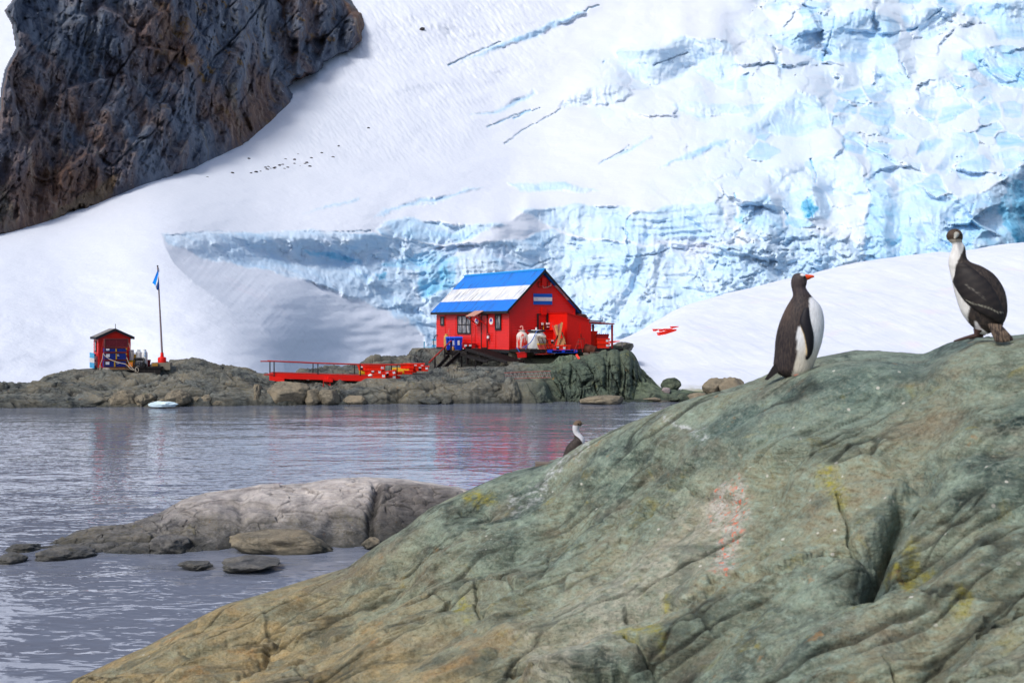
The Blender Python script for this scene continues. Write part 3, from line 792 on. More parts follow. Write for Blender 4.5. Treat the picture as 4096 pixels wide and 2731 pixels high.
X, D, Z = sheet(xs, [(None, -1.6, dw - 2.2), (None, -0.06, dw), (yl, None, dl), (ym, None, dm), (yc, None, dc), (None, zcr - 0.5, dc + 5), (None, zcr - 3.5, dc + 22)], [12, 60, 80, 90, 30, 16])
def shore_noise(X, D, Z, a=1.0):
    q = fbm(X / 3.2, D / 3.2, Z / 2, oct=3)
    u, v = X + 0.5 * q, D * 1.3 + Z * 1.2 + 0.5 * fbm(X / 2 + 9, D / 2, Z / 2, oct=2)
    fa, ja = facets(u / 2.6 + 0.25 * v, v / 1.7, 21, .07)
    fb, jb = facets(u / 1.0 + 5 + 0.3 * v, v / 0.65, 22, .09)
    fc, jc = facets(u / .42 + 2 + .3 * v, v / .3, 23, .10)
    h = 0.30 * q + 0.52 * fa + 0.24 * fb + 0.09 * fc - 0.22 * ja - 0.09 * jb - .03 * jc
    h = h + 0.05 * fbm(X / 0.6, D / 0.6, Z / 0.4, oct=4, gain=.6)
    global JOINT
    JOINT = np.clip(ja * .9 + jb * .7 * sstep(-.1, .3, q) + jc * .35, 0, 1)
    return h * a
amp = sstep(-0.9, 0.3, Z) * (0.55 + 0.45 * sstep(0.2, 1.2, Z)) * (1 - 0.65 * sstep(-2, 3, D - dc[None, :]))
amp *= 1 - 0.45 * sstep(1480, 1520, xs)[None, :]
Z = Z + shore_noise(X, D, Z) * amp
PADS = []      # (x, y, radius, z) flat places where things stand
def pad(px, py, d, r, dz=0.0):
    p = P(px, py, d); PADS.append((p.x, p.y, r, p.z + dz)); return p
TH = rad(29)
HUT = Vector((-0.16, 70.0, 2.84))
HR = Matrix.Rotation(TH, 3, 'Z')
def hutw(x, y, z=0): return HUT + HR @ Vector((x, y, z))
def hl(pt, plane, cst):
    """point of the picture on a plane of the hut's own frame"""
    o = HR.inverted() @ (Vector((0, 0, EYE)) - HUT)
    d = HR.inverted() @ Vector(((pt[0] - CX) / F, 1, -(pt[1] - HY) / F))
    k = {'x': 0, 'y': 1, 'z': 2}[plane]
    return o + d * ((cst - o[k]) / d[k])
for (a, b, r, dz) in [(2.4, 5, 3.6, -0.5), (2.4, 1.5, 2.6, -0.42), (2.4, 9, 3.2, -0.42), (3.5, -1.6, 1.9, -0.36), (5.6, -0.6, 1.4, -0.36), (1.2, -1.1, 1.2, -0.5), (-1.7, 4.6, 2.2, -1.15), (-0.9, 8.6, 1.2, -0.12), (-0.5, 11.3, 1.2, -0.1), (-1.4, 1.4, 1.5, -1.1), (2.2, -2.6, 0.7, -0.5), (0.4, -2.6, 1.2, -0.8), (-1.4, -1.0, 1.2, -1.0)]:
    p = hutw(a, b, dz); PADS.append((p.x, p.y, r, p.z))
SH = Vector((-24.1, 66.0, 1.89))       # near corner of the small hut
def shw(x, y, z=0): return SH + HR @ Vector((x, y, z))
p = shw(0.9, 0.9, -0.12); PADS.append((p.x, p.y, 2.1, p.z))
p = shw(0.9, -0.6, -0.12); PADS.append((p.x, p.y, 1.1, p.z))
pad(334, 854, 66, 1.0, -0.03); pad(372, 841, 67, 0.8)
pad(872, 866, 66.3, 1.5); pad(940, 858, 67.5, 1.4); pad(1010, 853, 71.4, 1.3, -.1); pad(1035, 840, 72.5, 1.2, -.3); pad(1208, 875, 64.7, 1.2)
for (a, b, r, zz) in PADS:
    q = np.hypot(X - a, D - b) / r
    k = sstep(1.25, 0.8, q)
    Z = Z * (1 - k) + zz * k
def shore_extra(n, col):
    p = n.pos
    sepv = n.sep(p)
    gm = n.ramp(n.math('MULTIPLY', sepv[0], 0.02), [(0.0, 0.0), (0.06, 1.0)])      # the eastern rocks are greener
    col = n.mix(n.math('MULTIPLY', gm, 0.8), col, n.mix(n.ramp(n.noise(p, 1.1, 5, .7), [(0.35, 0.0), (0.65, 1.0)]), lin(44, 60, 52), lin(122, 138, 112)))
    sh = n.ramp(sepv[0], [(0.0, 0.0), (1.0, 1.0)])
    return col
msh = rock_mat('shore_rock', (106, 110, 106), (42, 48, 52), (136, 124, 100), lichen=0.35, white=0.4, sc=1.1, wet=0.5, extra=shore_extra)
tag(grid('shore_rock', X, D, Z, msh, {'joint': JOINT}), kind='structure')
SHD, SHZ = D.copy(), Z.copy(); xs_s = xs.copy()
def ground(px, d):
    j = int(round((px - xs_s[0]) / 2.0)); cd = SHD[:, j]
    return float(np.interp(d, cd, SHZ[:, j]))

# tall jointed block of rock at the end of the shore
xs = np.arange(1256, 1490, 1.0)
yt = ip(xs, [(1256, 900), (1259, 870), (1262, 846), (1266, 843), (1290, 836), (1327, 828), (1345, 822), (1391, 811), (1395, 815), (1399, 812), (1405, 809), (1418, 808.5), (1424, 813), (1430, 809), (1445, 809), (1452, 814), (1459, 824), (1466, 838), (1472, 852), (1477, 880), (1482, 920), (1490, 930)])
yt = yt + 1.2 * perlin(xs / 7, xs * 0)
dt = ip(xs, [(1256, 67.5), (1268, 66.6), (1330, 66.4), (1400, 66.8), (1450, 67.4), (1490, 68.6)])
db = ip(xs, [(1256, 66.6), (1268, 64.6), (1330, 63.6), (1400, 63.7), (1450, 64.4), (1475, 65.6), (1490, 68)])
zt_ = EYE - (yt - HY) * dt / F
X, D, Z = sheet(xs, [(None, -0.7, db - 0.1), (None, zt_ * 0.5, db * 0.62 + dt * 0.38), (None, zt_ * .94, db * .1 + dt * .9 - 0.1), (None, zt_, dt + 0.15), (None, zt_ - 0.1, dt + 1.2), (None, zt_ - 2.6, dt + 2.6)], [70, 60, 12, 20, 16])
cu = X + 0.25 * fbm(X / 1.5, Z / 1.2, oct=3) + 0.18 * Z
c1, c2, cid = worley(cu / 0.95, Z / 3.4 + 3, 31)
e1, e2, eid = worley(cu / 0.33, Z / 0.8, 33); fa, ja = facets(cu / .8, Z / 1.1, 34); fb, jb = facets(cu / .3, Z / .4, 35)
front = sstep(3.2, 1.0, D - db[None, :])
dd = 0.22 * fa + .09 * fb - .08 * ja - .03 * jb + 0.4 * (cid - 0.5) - 0.26 * sstep(0.14, 0, c2 - c1) + 0.12 * (eid - 0.5) - 0.08 * sstep(0.12, 0, e2 - e1) + 0.18 * fbm(X / .8, Z / .8, D / .8, oct=5, gain=.6)
for xc, wd in [(1312, 3), (1392, 4), (1426, 4), (1400, 2), (1452, 3)]:
    dd = dd - 0.55 * np.exp(-((xs[None, :] + 0.05 * (HY - 745) + 4 * perlin(Z * 1.3, Z * 0 + xc) - xc) / wd) ** 2) * sstep(0.3, 1.2, Z)
D = D - dd * front
X = (xs[None, :] - CX) * D / F
Z = Z + 0.10 * fbm(X / .7, D / .7, Z / .7, oct=4) * sstep(-.5, .3, Z)
def block_extra(n, col):
    p = n.pos
    o = n.ramp(n.noise(n.map(p, loc=(9, 3, 1)), 1.7, 5, .7), [(0.66, 0.0), (0.72, 1.0)])
    col = n.mix(n.math('MULTIPLY', o, 0.8), col, lin(160, 112, 30))
    y = n.ramp(n.noise(n.map(p, loc=(2, 33, 1)), 1.2, 6, .75), [(0.60, 0.0), (0.68, 1.0)])
    return n.mix(n.math('MULTIPLY', y, 0.5), col, lin(140, 140, 84))
mbk = rock_mat('block_rock', (86, 100, 86), (42, 52, 48), (96, 100, 80), lichen=0.2, sc=1.3, wet=0.3, extra=block_extra, strike=(0.1, 1.2, 0.3))
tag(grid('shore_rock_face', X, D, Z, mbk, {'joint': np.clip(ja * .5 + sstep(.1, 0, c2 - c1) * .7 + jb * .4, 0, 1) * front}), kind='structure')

# shingle between the block and the boulders
mshg = rock_mat('shingle', (104, 110, 112), (52, 58, 62), (118, 112, 100), sc=3.5, wet=0.12)

# ---------------------------------------------------------------- low islet in the middle water
xs = np.arange(60, 1330, 1.5)
ysl = ip(xs, [(60, 1262), (120, 1250), (150, 1236), (175, 1223), (215, 1216), (250, 1211), (310, 1203), (340, 1192), (370, 1183), (415, 1155), (445, 1144), (480, 1138), (550, 1131), (600, 1121), (640, 1120), (700, 1116), (740, 1110), (775, 1107), (875, 1105), (925, 1107), (1000, 1116), (1050, 1124), (1075, 1131), (1150, 1150), (1230, 1190), (1330, 1230)])
ywl = ip(xs, [(60, 1263), (120, 1256), (200, 1267), (345, 1274), (500, 1262), (530, 1258), (680, 1262), (750, 1258), (850, 1254), (900, 1258), (1000, 1250), (1330, 1240)])
ywl = ywl + 2.5 * perlin(xs / 40, xs * 0 + 2)
ysl = np.minimum(ysl, ywl - 0.5)
dwl = EYE * F / (ywl - HY)
dcr = np.interp(xs, [60, 120, 400, 700, 1000, 1330], [22.6, 22.9, 23.6, 24.6, 24.8, 24.2])
zk = EYE - (ysl - HY) * dcr / F
ymd = ysl + (ywl - ysl) * ip(xs, [(60, .5), (200, .5), (380, .42), (500, .3), (800, .32), (900, .4), (1330, .4)])
dmd = dwl + (dcr - dwl) * 0.48
X, D, Z = sheet(xs, [(None, -0.5, dwl - 0.5), (None, -0.01, dwl), (ymd, None, dmd), (ysl, None, dcr), (None, zk - 0.25, dcr + 1.5), (None, -0.6, dcr + 3.6)], [16, 90, 110, 40, 24])
q = fbm(X / 1.3, D / 1.3, Z / .8, oct=3)
f1, f2, cid = worley((X + .3 * q) / 1.5 + 0.3 * Z, (D * 1.1 + 1.6 * Z + .3 * q) / 0.85, 41)
g1, g2, gid = worley((X + .2 * q) / 0.34, (D + 1.3 * Z) / 0.24, 42)
blocky = np.maximum(sstep(520, 380, xs) * sstep(0.34, 0.12, Z / (zk[None, :] + .01) * 0.35), np.exp(-((xs - 960) / 70) ** 2)) * sstep(1.2, .2, D - dmd[None, :])
fa, ja = facets((X + .3 * q) / 1.5 + 0.3 * Z, (D * 1.1 + 1.6 * Z + .3 * q) / 0.85, 41, .06)
fb, jb = facets((X + .2 * q) / .5 + 0.3 * Z, (D + 1.4 * Z + .2 * q) / .32, 44, .09)
h = 0.07 * q + 0.14 * fa + 0.05 * fb * sstep(-.3, .2, q) - .05 * jb * sstep(0, .4, q)  + 0.06 * (cid - .5) - 0.04 * sstep(0.09, 0, f2 - f1) * sstep(-.1, .5, q + .2) + 0.018 * fbm(X / .25, D / .25, Z / .2, oct=4, gain=.6)
h = h + blocky * (0.10 * (gid - .5) + 0.08 * (.4 - g1) - 0.05 * sstep(.1, 0, g2 - g1))
cl = np.exp(-((xs[None, :] - 852 - 14 * (ymd[None, :] > 0) * q) / 11) ** 2) * sstep(.3, -.6, D - dcr[None, :])
h = h - .22 * cl - .10 * np.exp(-((xs[None, :] - 560 - 20 * q) / 12) ** 2) * sstep(.2, -.6, D - dcr[None, :])
Z = Z + h * sstep(-0.25, 0.2, Z) * (1 - 0.6 * sstep(-.4, .6, D - dcr[None, :]))
def islet_sunlit_top(n, col):
    p = n.pos; z = n.sep(p)[2]
    f = n.math('ADD', z, n.math('MULTIPLY', n.math('SUBTRACT', n.noise(n.map(p, (1, 1, .5)), 1.8, 6, .7), .5), 0.9))
    return n.mix(n.math('MULTIPLY', n.ramp(f, [(0.40, 0.0), (0.85, 1.0)]), 0.85), col, n.mix(n.ramp(n.noise(p, 3, 5, .7), [(.35, 0.0), (.65, 1.0)]), lin(158, 150, 148), lin(212, 204, 198)))  # top lightened with height: sunlight put into the rock colour
mis = rock_mat('islet_rock', (118, 116, 114), (66, 66, 70), (124, 116, 98), lichen=0.3, white=0.4, sc=2.2, wet=0.34, extra=islet_sunlit_top, strike=(.5, .2, 1.4))
flank_shade = sstep(845, 880, xs)[None, :] * sstep(.35, -.35, D - dcr[None, :] + .5 * q) * .75  # shade of the right flank, put into the colour through the joint attribute
jt = np.clip(flank_shade + .7 * cl + sstep(.05, 0, f2 - f1) * .25 + ja * .25 + jb * .6 * sstep(0, .4, q), 0, 1)
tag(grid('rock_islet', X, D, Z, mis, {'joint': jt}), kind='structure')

# ---------------------------------------------------------------- big rock in front
xs = np.arange(-260, 3560, 2.6)
SIL = [(-260, 1780), (0, 1650), (150, 1572), (250, 1522), (340, 1482), (430, 1432), (520, 1387), (600, 1364), (700, 1332), (800, 1302), (830, 1278), (880, 1242), (930, 1212), (985, 1167), (1060, 1132), (1110, 1109), (1160, 1087), (1230, 1070), (1290, 1050),
       (1340, 1017), (1380, 1001), (1430, 977), (1480, 957), (1540, 931), (1600, 911), (1680, 892), (1740, 873), (1775, 857), (1828, 835), (1863, 827), (1900, 820), (1960, 809), (2020, 810), (2080, 816), (2120, 821), (2180, 792), (2240, 776), (2300, 775), (2352, 770), (2640, 762), (2900, 790), (3200, 880), (3560, 1150)]
ysr = sm(ip(xs, SIL), 4)
rc = ip(xs, [(-260, 9), (150, 9.2), (600, 9.6), (1200, 9.4), (1450, 8.6), (1830, 7.1), (2060, 6.7), (2230, 6.3), (2640, 6.0)])
rb = ip(xs, [(-260, 8.4), (150, 8.2), (600, 6.9), (1200, 5.3), (1800, 4.1), (2352, 3.6), (2640, 3.4)])
rc, rb = sm(rc, 30), sm(rb, 30)
zr_ = EYE - (ysr - HY) * rc / F
yb_ = np.maximum(1600, ysr + 40)
y1 = ysr + (yb_ - ysr) * 0.16; y2 = ysr + (yb_ - ysr) * 0.52
back1 = ip(xs, [(-260, .35), (600, .3), (1200, .2), (1500, .2), (1830, .12), (2640, .12)])
X, D, Z = sheet(xs, [(np.maximum(2150, ysr + 300), None, rb * 0.74), (yb_, None, rb), (y2, None, rb * .54 + rc * .46), (y1, None, rb * .2 + rc * .8), (ysr, None, rc), (None, zr_ - back1, rc + 1.1), (None, zr_ - back1 * 3.2 - 0.1, rc + 3.4), (None, -1.2, rc + 8)], [40, 150, 110, 50, 34, 20, 20])
PXg = xs[None, :] + 0 * D
PYg = HY + (EYE - Z) * F / D
A = np.array([0.80, 0.34, 0.50]); A /= np.linalg.norm(A)
al = X * A[0] + D * A[1] + Z * A[2]
qx, qd, qz = X - 0.74 * al * A[0], D - 0.74 * al * A[1], Z - 0.74 * al * A[2]
h = 0.12 * fbm(X / 1.3, D / 1.3, Z / 1.3, oct=3) + 0.06 * fbm(qx / .38, qd / .38, qz / .38, oct=4, gain=.55) + 0.010 * fbm(X / .09, D / .09, Z / .09, oct=3)
rg = ridged(qx / .6 + 4, qd / .6, qz / .6, oct=3)
h = h + 0.022 * (rg - 1.1)
w1, w2, wid = worley(qx / .62 + .8 * qz + .25 * fbm(X / .4, D / .4, Z / .4, oct=3), (qd + 1.4 * qz) / .30, 51)
h = h + 0.05 * (wid - 0.5) * sstep(0, .5, w2 - w1) - 0.02 * sstep(.10, 0, w2 - w1) * sstep(-.1, .35, fbm(X / .9 + 4, D / .9, Z / .9, oct=2))
fa, ja = facets(qx / 1.1 + .5 * qz + .2 * fbm(X / .5, D / .5, Z / .5, oct=3), (qd + 1.4 * qz) / .5, 55, .08, .5)
fb, jb = facets(qx / .42 + .5 * qz + .2 * fbm(X / .3, D / .3, Z / .3, oct=3), (qd + 1.4 * qz) / .19, 56, .09, .5)
q_ = fbm(X / .5, D / .5, Z / .5, oct=3); msk2 = sstep(-.1, .4, fbm(X / 1.1 + 2, D / 1.1 + 5, Z / 1.1, oct=3)); msk = sstep(-.15, .35, fbm(X / .8 + 9, D / .8, Z / .8, oct=2))
ga, gj = facets(X / .95 + .3 * Z + .15 * q_, D / .8 + .8 * Z, 57, .05, .3)
h = h + 0.15 * fa + 0.055 * fb * (.3 + .7 * msk) + .20 * ga - .020 * gj * msk - .030 * ja * msk2 - .016 * jb * msk
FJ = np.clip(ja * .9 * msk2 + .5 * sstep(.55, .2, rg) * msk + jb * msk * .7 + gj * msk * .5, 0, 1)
# long hollow and cracks, laid on the rock itself
def carve(line, wd, dep, jag=10):
    jx = PXg + jag * fbm(PXg / 40, PYg / 40, oct=3); jy = PYg + jag * fbm(PXg / 40 + 7, PYg / 40, oct=3)
    return dep * np.exp(-(linedist(jx, jy, line) / wd) ** 2)
h = h - carve([(2130, 1060), (2085, 1110), (2050, 1165), (2025, 1215), (2000, 1285)], 30, 0.12) - carve([(2075, 1120), (2060, 1150), (2025, 1225), (2000, 1280)], 10, 0.13, 5) - carve([(1990, 1000), (2060, 1020), (2110, 1060)], 24, 0.05)
for ln, wd, dp in [([(1535, 1112), (1590, 1116), (1640, 1128), (1700, 1120)], 6, .045), ([(1925, 1110), (1950, 1170), (1965, 1215)], 4, .035), ([(2050, 1165), (2095, 1130), (2140, 1110)], 5, .045), ([(1180, 1520), (1240, 1550), (1330, 1560), (1430, 1520)], 12, .07),
                   ([(980, 1440), (1010, 1410), (1030, 1370)], 6, .05), ([(1080, 1320), (1130, 1340), (1180, 1350)], 8, .05), ([(1060, 1160), (1090, 1165), (1120, 1172)], 8, .045), ([(1100, 1350), (1090, 1400), (1110, 1420)], 5, .035), ([(2120, 850), (2200, 850), (2352, 870)], 7, .035),
                   ([(1640, 1310), (1760, 1290), (1880, 1230), (1960, 1210)], 9, .04), ([(1440, 1380), (1560, 1370), (1640, 1330)], 10, .045), ([(2260, 1400), (2300, 1370), (2352, 1340)], 6, .04), ([(2200, 1500), (2352, 1490)], 9, .05), ([(2035, 1455), (2080, 1500)], 3, .03), ([(1750, 1240), (1800, 1200)], 7, .03),
                   ([(2110, 830), (2135, 860), (2200, 880)], 10, .035), ([(1440, 1460), (1500, 1480)], 7, .04), ([(1300, 1210), (1420, 1180), (1560, 1170)], 7, .03), ([(540, 1540), (600, 1500), (650, 1440)], 8, .05), ([(430, 1500), (520, 1470)], 8, .04)]:
    h = h - carve(ln, wd * .85, dp * 1.5)
h = h * (1 - 0.78 * np.where(D > rc[None, :], 1 - .5 * sstep(1.5, 4, D - rc[None, :]), np.exp(-((D - rc[None, :]) / 0.6) ** 2))) * sstep(-0.4, 0.4, Z + 0.5)
nA = np.stack([-0.12 + 0 * D, -0.55 + 0 * D, 0.83 + 0 * D], 0)
X, D, Z = X + h * nA[0], D + h * nA[1], Z + h * nA[2]
PYa = HY + (EYE - Z) * F / D
top_now = np.where((D > 3) & (D < rc[None, :] + 4), PYa, 1e9).min(axis=0)
shift = sm((ysr - top_now) * rc / F, 5)
Z = Z - shift[None, :] * sstep(-1.0, 0.2, Z)
# stains that sit on the rock: droppings with krill, guano streaks, algae
jx = PXg + 14 * fbm(PXg / 26, PYg / 26, oct=4); jy = PYg + 14 * fbm(PXg / 26 + 7, PYg / 26, oct=4)
krill = sstep(34, 0, np.minimum(linedist(jx, jy, [(1700, 1110), (1690, 1170), (1670, 1230), (1655, 1285)]) * 1.0, linedist(jx, jy, [(1660, 1120), (1640, 1180)]) * 1.1))
guano = sstep(22, 2, np.minimum.reduce([linedist(jx, jy, [(1290, 1060), (1240, 1110), (1180, 1150)]), linedist(jx, jy, [(1640, 1020), (1560, 990), (1520, 960)]) * 1.6, linedist(jx, jy, [(1350, 1010), (1320, 1050)]) * 1.3]))
pale = sstep(120, 10, linedist(PXg + 40 * fbm(PXg / 90, PYg / 90, oct=3), PYg + 30 * fbm(PXg / 70, PYg / 70 + 4, oct=3), [(1640, 1190), (1520, 1300), (1420, 1380), (1320, 1460), (1260, 1520)])) * 0.6
yel = sstep(40, 5, np.minimum.reduce([linedist(jx, jy, [(1900, 1060), (1925, 1110)]) * 1.3, linedist(jx, jy, [(2100, 1210), (2090, 1280)]) * 1.5, linedist(jx, jy, [(2210, 1315), (2220, 1318)]) * 1.4, linedist(jx, jy, [(2040, 1240), (2150, 1230)]) * 2, linedist(jx, jy, [(1420, 1445), (1510, 1440)]) * 1.5, linedist(jx, jy, [(1070, 1400), (1060, 1410)]) * 1.4, linedist(jx, jy, [(1530, 1350), (1535, 1380)]) * 2, linedist(jx, jy, [(1080, 1135), (1130, 1130)]) * 2.2]))
ochre = sstep(1500, 500, PXg + 1.3 * (1450 - PYg)) * 0.9
blue = sstep(70, 10, linedist(jx, jy, [(2120, 1060), (2050, 1150), (2010, 1260)])) * .8 + 0.55 * sstep(60, 10, linedist(jx, jy, [(1640, 1020), (1900, 900), (2200, 810)]) * .6)
def front_extra(n, col):
    p = n.pos
    nz = n.noise(n.map(p, (1, 1, 1), (0.3, 0.4, 0.2)), 3.2, 6, 0.7, 0.6)
    s = n.map(p, (1.0, 1.6, 3.4), (0.2, -0.52, 0.35))
    sn = n.noise(s, 2.6, 6, 0.7, 0.5); sf = n.noise(s, 11, 5, 0.7)
    oc = n.mix(n.ramp(sn, [(0.40, 0.0), (0.60, 1.0)]), lin(118, 104, 74), lin(170, 146, 100))
    col = n.mix(n.math('MULTIPLY', n.attr('ochre'), n.ramp(nz, [(0.3, 0.35), (0.6, 1.0)])), col, oc)
    orange = n.ramp(n.noise(p, 2.1, 5, .65, .5), [(0.58, 0.0), (0.68, 1.0)])
    col = n.mix(n.math('MULTIPLY', n.math('MULTIPLY', orange, n.attr('ochre')), 0.75), col, lin(164, 118, 62))
    col = n.mix(n.math('MULTIPLY', n.attr('blue'), n.ramp(sf, [(0.35, 0.2), (0.65, 0.9)])), col, lin(92, 118, 116))
    brn = n.ramp(n.noise(n.map(s, loc=(3, 8, 1)), 1.1, 5, .65), [(0.52, 0.0), (0.68, 1.0)])
    col = n.mix(n.math('MULTIPLY', brn, 0.5), col, lin(118, 104, 86))
    col = n.mix(n.math('MULTIPLY', n.ramp(sf, [(0.55, 0.0), (0.72, 1.0)]), 0.30), col, lin(168, 170, 156))
    col = n.mix(n.math('MULTIPLY', n.attr('pale'), n.ramp(sf, [(0.35, 0.0), (0.6, 1.0)])), col, lin(182, 178, 162))
    col = n.mix(n.math('MULTIPLY', n.attr('yel'), n.ramp(sf, [(0.38, 0.0), (0.58, 0.9)])), col, lin(150, 144, 52))
    col = n.mix(n.math('MULTIPLY', n.attr('guano'), n.ramp(sf, [(0.46, 0.0), (0.62, 0.7)])), col, lin(206, 210, 212))
    col = n.mix(n.math('MULTIPLY', n.attr('krill'), n.ramp(sf, [(0.38, 0.0), (0.6, 0.7)])), col, lin(196, 190, 186))
    grit = n.noise(p, 55, 4, .75)
    col = n.mix(n.math('MULTIPLY', n.ramp(grit, [(.52, 0.0), (.66, 1.0)]), .25), col, lin(186, 182, 160))
    col = n.mix(n.math('MULTIPLY', n.ramp(grit, [(.34, 1.0), (.47, 0.0)]), .5), col, lin(48, 54, 48))
    dk_ = n.ramp(n.noise(n.map(s, loc=(7, 1, 9)), 1.7, 6, .7, .4), [(.36, 1.0), (.46, 0.0)])
    col = n.mix(n.math('MULTIPLY', dk_, .55), col, lin(56, 66, 62))
    kr = n.ramp(n.noise(p, 27, 3, .6), [(0.57, 0.0), (0.61, 1.0)])
    col = n.mix(n.math('MULTIPLY', n.math('MULTIPLY', kr, n.attr('krill')), 0.95), col, lin(208, 112, 84))
    spk = n.ramp(n.voro(p, 9.0, 'F1'), [(0.07, 1.0), (0.10, 0.0)])
    col = n.mix(n.math('MULTIPLY', n.math('MULTIPLY', spk, n.ramp(n.noise(p, 1.3, 3), [(0.5, 0.0), (0.6, 1.0)])), 0.8), col, lin(200, 198, 188))
    return col
mfr = rock_mat('front_rock', (126, 143, 128), (40, 58, 56), (140, 130, 100), lichen=0.6, sc=2.0, extra=front_extra, strike=(0.2, -0.52, 0.35), bump=0.7)
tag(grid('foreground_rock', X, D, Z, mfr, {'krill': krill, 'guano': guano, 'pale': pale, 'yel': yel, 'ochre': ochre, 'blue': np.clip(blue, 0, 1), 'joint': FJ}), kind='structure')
FRX, FRD, FRZ, xs_f = X, D, Z, xs
def front_z(X_, Y_):
    m = (FRX - X_) ** 2 + (FRD - Y_) ** 2
    return float(FRZ.ravel()[np.argmin(m)])
# ================================================================ things
RED = (196, 22, 20)
m_red = None
def wall_mat(name, rgb, faded, scale=1.0):
    n = NT(name, 0.42, 0.4)
    f = n.noise(n.map(n.obj, (1, 1, 1.5)), 1.3, 5, .65)
    f2 = n.noise(n.map(n.obj, (0.4, 0.4, 5)), 4, 4, .6)
    col = n.mix(n.ramp(f, [(.35, 0.0), (.7, 1.0)]), lin(*rgb), lin(*faded))
    col = n.mix(n.math('MULTIPLY', n.ramp(f2, [(.5, 0.0), (.75, 1.0)]), .35), col, lin(*[v * .7 for v in rgb]))
    return n.done(col, n.bump(f2, .2, .01))
m_red = wall_mat('red_boards', (226, 26, 16), (214, 32, 26))
m_redp = paint('red_panel', (226, 24, 12), .45, .18)
m_dark = paint('dark_trim', (38, 34, 36), .6, .3)
m_black = paint('black_timber', (30, 27, 29), .75, .35, (74, 66, 62), scale=4)
m_orange = paint('orange_plastic', (235, 42, 16), .38, .12)
m_orange2 = paint('red_plastic', (200, 24, 22), .4, .15)
m_white = paint('white_paint', (225, 226, 226), .45, .1, (170, 168, 160))
m_sticker = paint('label_paper', (226, 228, 236), .6, .12)
m_blackp = paint('black_print', (24, 22, 26), .6, .2)
m_rust = paint('rusty_iron', (92, 46, 32), .8, .5, (58, 34, 28))
m_rustred = paint('rusty_red_steel', (170, 42, 34), .6, .35, (96, 46, 34))
m_wood = paint('bare_wood', (176, 126, 82), .75, .35, (120, 84, 54), scale=3)
m_greywood = paint('grey_wood', (112, 102, 92), .85, .35, (74, 66, 60), scale=4)
m_blue = paint('blue_plastic', (14, 62, 190), .35, .15)
m_concrete = paint('concrete', (134, 126, 112), .9, .25)
m_steel = paint('galvanised_steel', (120, 116, 118), .5, .25)
m_maroon = paint('maroon_paint', (104, 22, 36), .55, .3, (140, 60, 66))
m_navy = paint('navy_paint', (20, 44, 134), .5, .3, (14, 22, 62))
m_yellow = paint('yellow_paint', (206, 164, 24), .5, .3, (120, 84, 30))
m_skyblue = paint('sky_blue_paint', (92, 182, 224), .6, .25, (186, 214, 222))
m_cord = paint('pale_rope', (198, 186, 172), .85, .2)
m_hoseb = paint('blue_hose', (18, 96, 186), .4, .15)
m_hosed = paint('dark_hose', (28, 32, 44), .45, .15)
def glass_mat():
    n = NT('window_glass', 0.06, 0.5)
    z = n.noise(n.map(n.obj, (2.4, 2.4, 1.1)), 1.6, 3, .5)
    return n.done(n.ramp(z, [(.40, (0.02, 0.025, 0.03, 1)), (.52, (0.13, 0.13, 0.14, 1)), (.66, (0.34, 0.32, 0.31, 1))]))
m_glass = glass_mat()

# ---------------------------------------------------------------- the red hut
W_, L_, E_, R_ = 4.75, 10.55, 2.58, 4.86       # width, length, eave, ridge
hut = thing('red_hut', 'long red clapboard hut with a steep blue and white striped roof on the rocks', 'hut', HUT, TH)
mb = MB(); nb = 15
for i in range(nb):
    a, b = E_ * i / nb, E_ * (i + 1) / nb
    mb.add([(-.028, -.028, a), (-.028, L_, a), (0, L_, b), (0, -.028, b)], [(0, 1, 2, 3)])
    mb.add([(-.028, -.028, a), (-.028, L_, a), (0, L_, a), (0, -.028, a)], [(0, 1, 2, 3)])
slope = (R_ - .12 - E_) / (W_ / 2)
nb2 = 28; top = R_ - .12
for i in range(nb2):
    a, b = top * i / nb2, top * (i + 1) / nb2
    xa = 0 if a < E_ else (a - E_) / slope; xb = 0 if b < E_ else (b - E_) / slope
    mb.add([(xa, -.028, a), (W_ - xa, -.028, a), (W_ - xb, 0, b), (xb, 0, b)], [(0, 1, 2, 3)])
    mb.add([(xa, -.028, a), (W_ - xa, -.028, a), (W_ - xa, 0, a), (xa, 0, a)], [(0, 1, 2, 3)])
mb.hexa([(0.004, .004, 0), (W_, .004, 0), (W_, L_, 0), (0.004, L_, 0)], [(0.004, .004, E_), (W_, .004, E_), (W_, L_, E_), (0.004, L_, E_)])
mb.prism([(0, E_), (W_, E_), (W_ / 2, top)], L_ - .03, L_)
for zx in (260, 372, 394, 535, 576, 710, 788):
    y = hl(z1(zx, 700), 'x', -.03).y
    mb.box(-.045, -.026, y - .035, y + .035, 0.02, E_ - .05)
mb.box(-.05, -.026, -.05, .05, 0.0, E_ - .05); mb.box(-.05, .05, -.05, -.026, 0.0, E_ - .03); mb.box(W_ - .06, W_ + .03, -.05, 0, 0, E_)
obj('wall', mb, m_red, hut)
mb = MB(); mb.box(-.03, .12, -.02, L_, -.16, -.003); mb.box(-.02, W_, -.03, .12, -.17, -.004)
obj('foundation_beam', mb, m_dark, hut)
for (a, b) in [(.4, .3), (1.6, .3), (2.9, .3), (4.2, .3), (.3, 2.4), (.3, 4.6), (.3, 7), (.3, 9.6)]:
    mb = MB(); mb.box(a - .2, a + .2, b - .2, b + .2, -.75, -.175)
    obj('support_block', mb, m_concrete, hut)
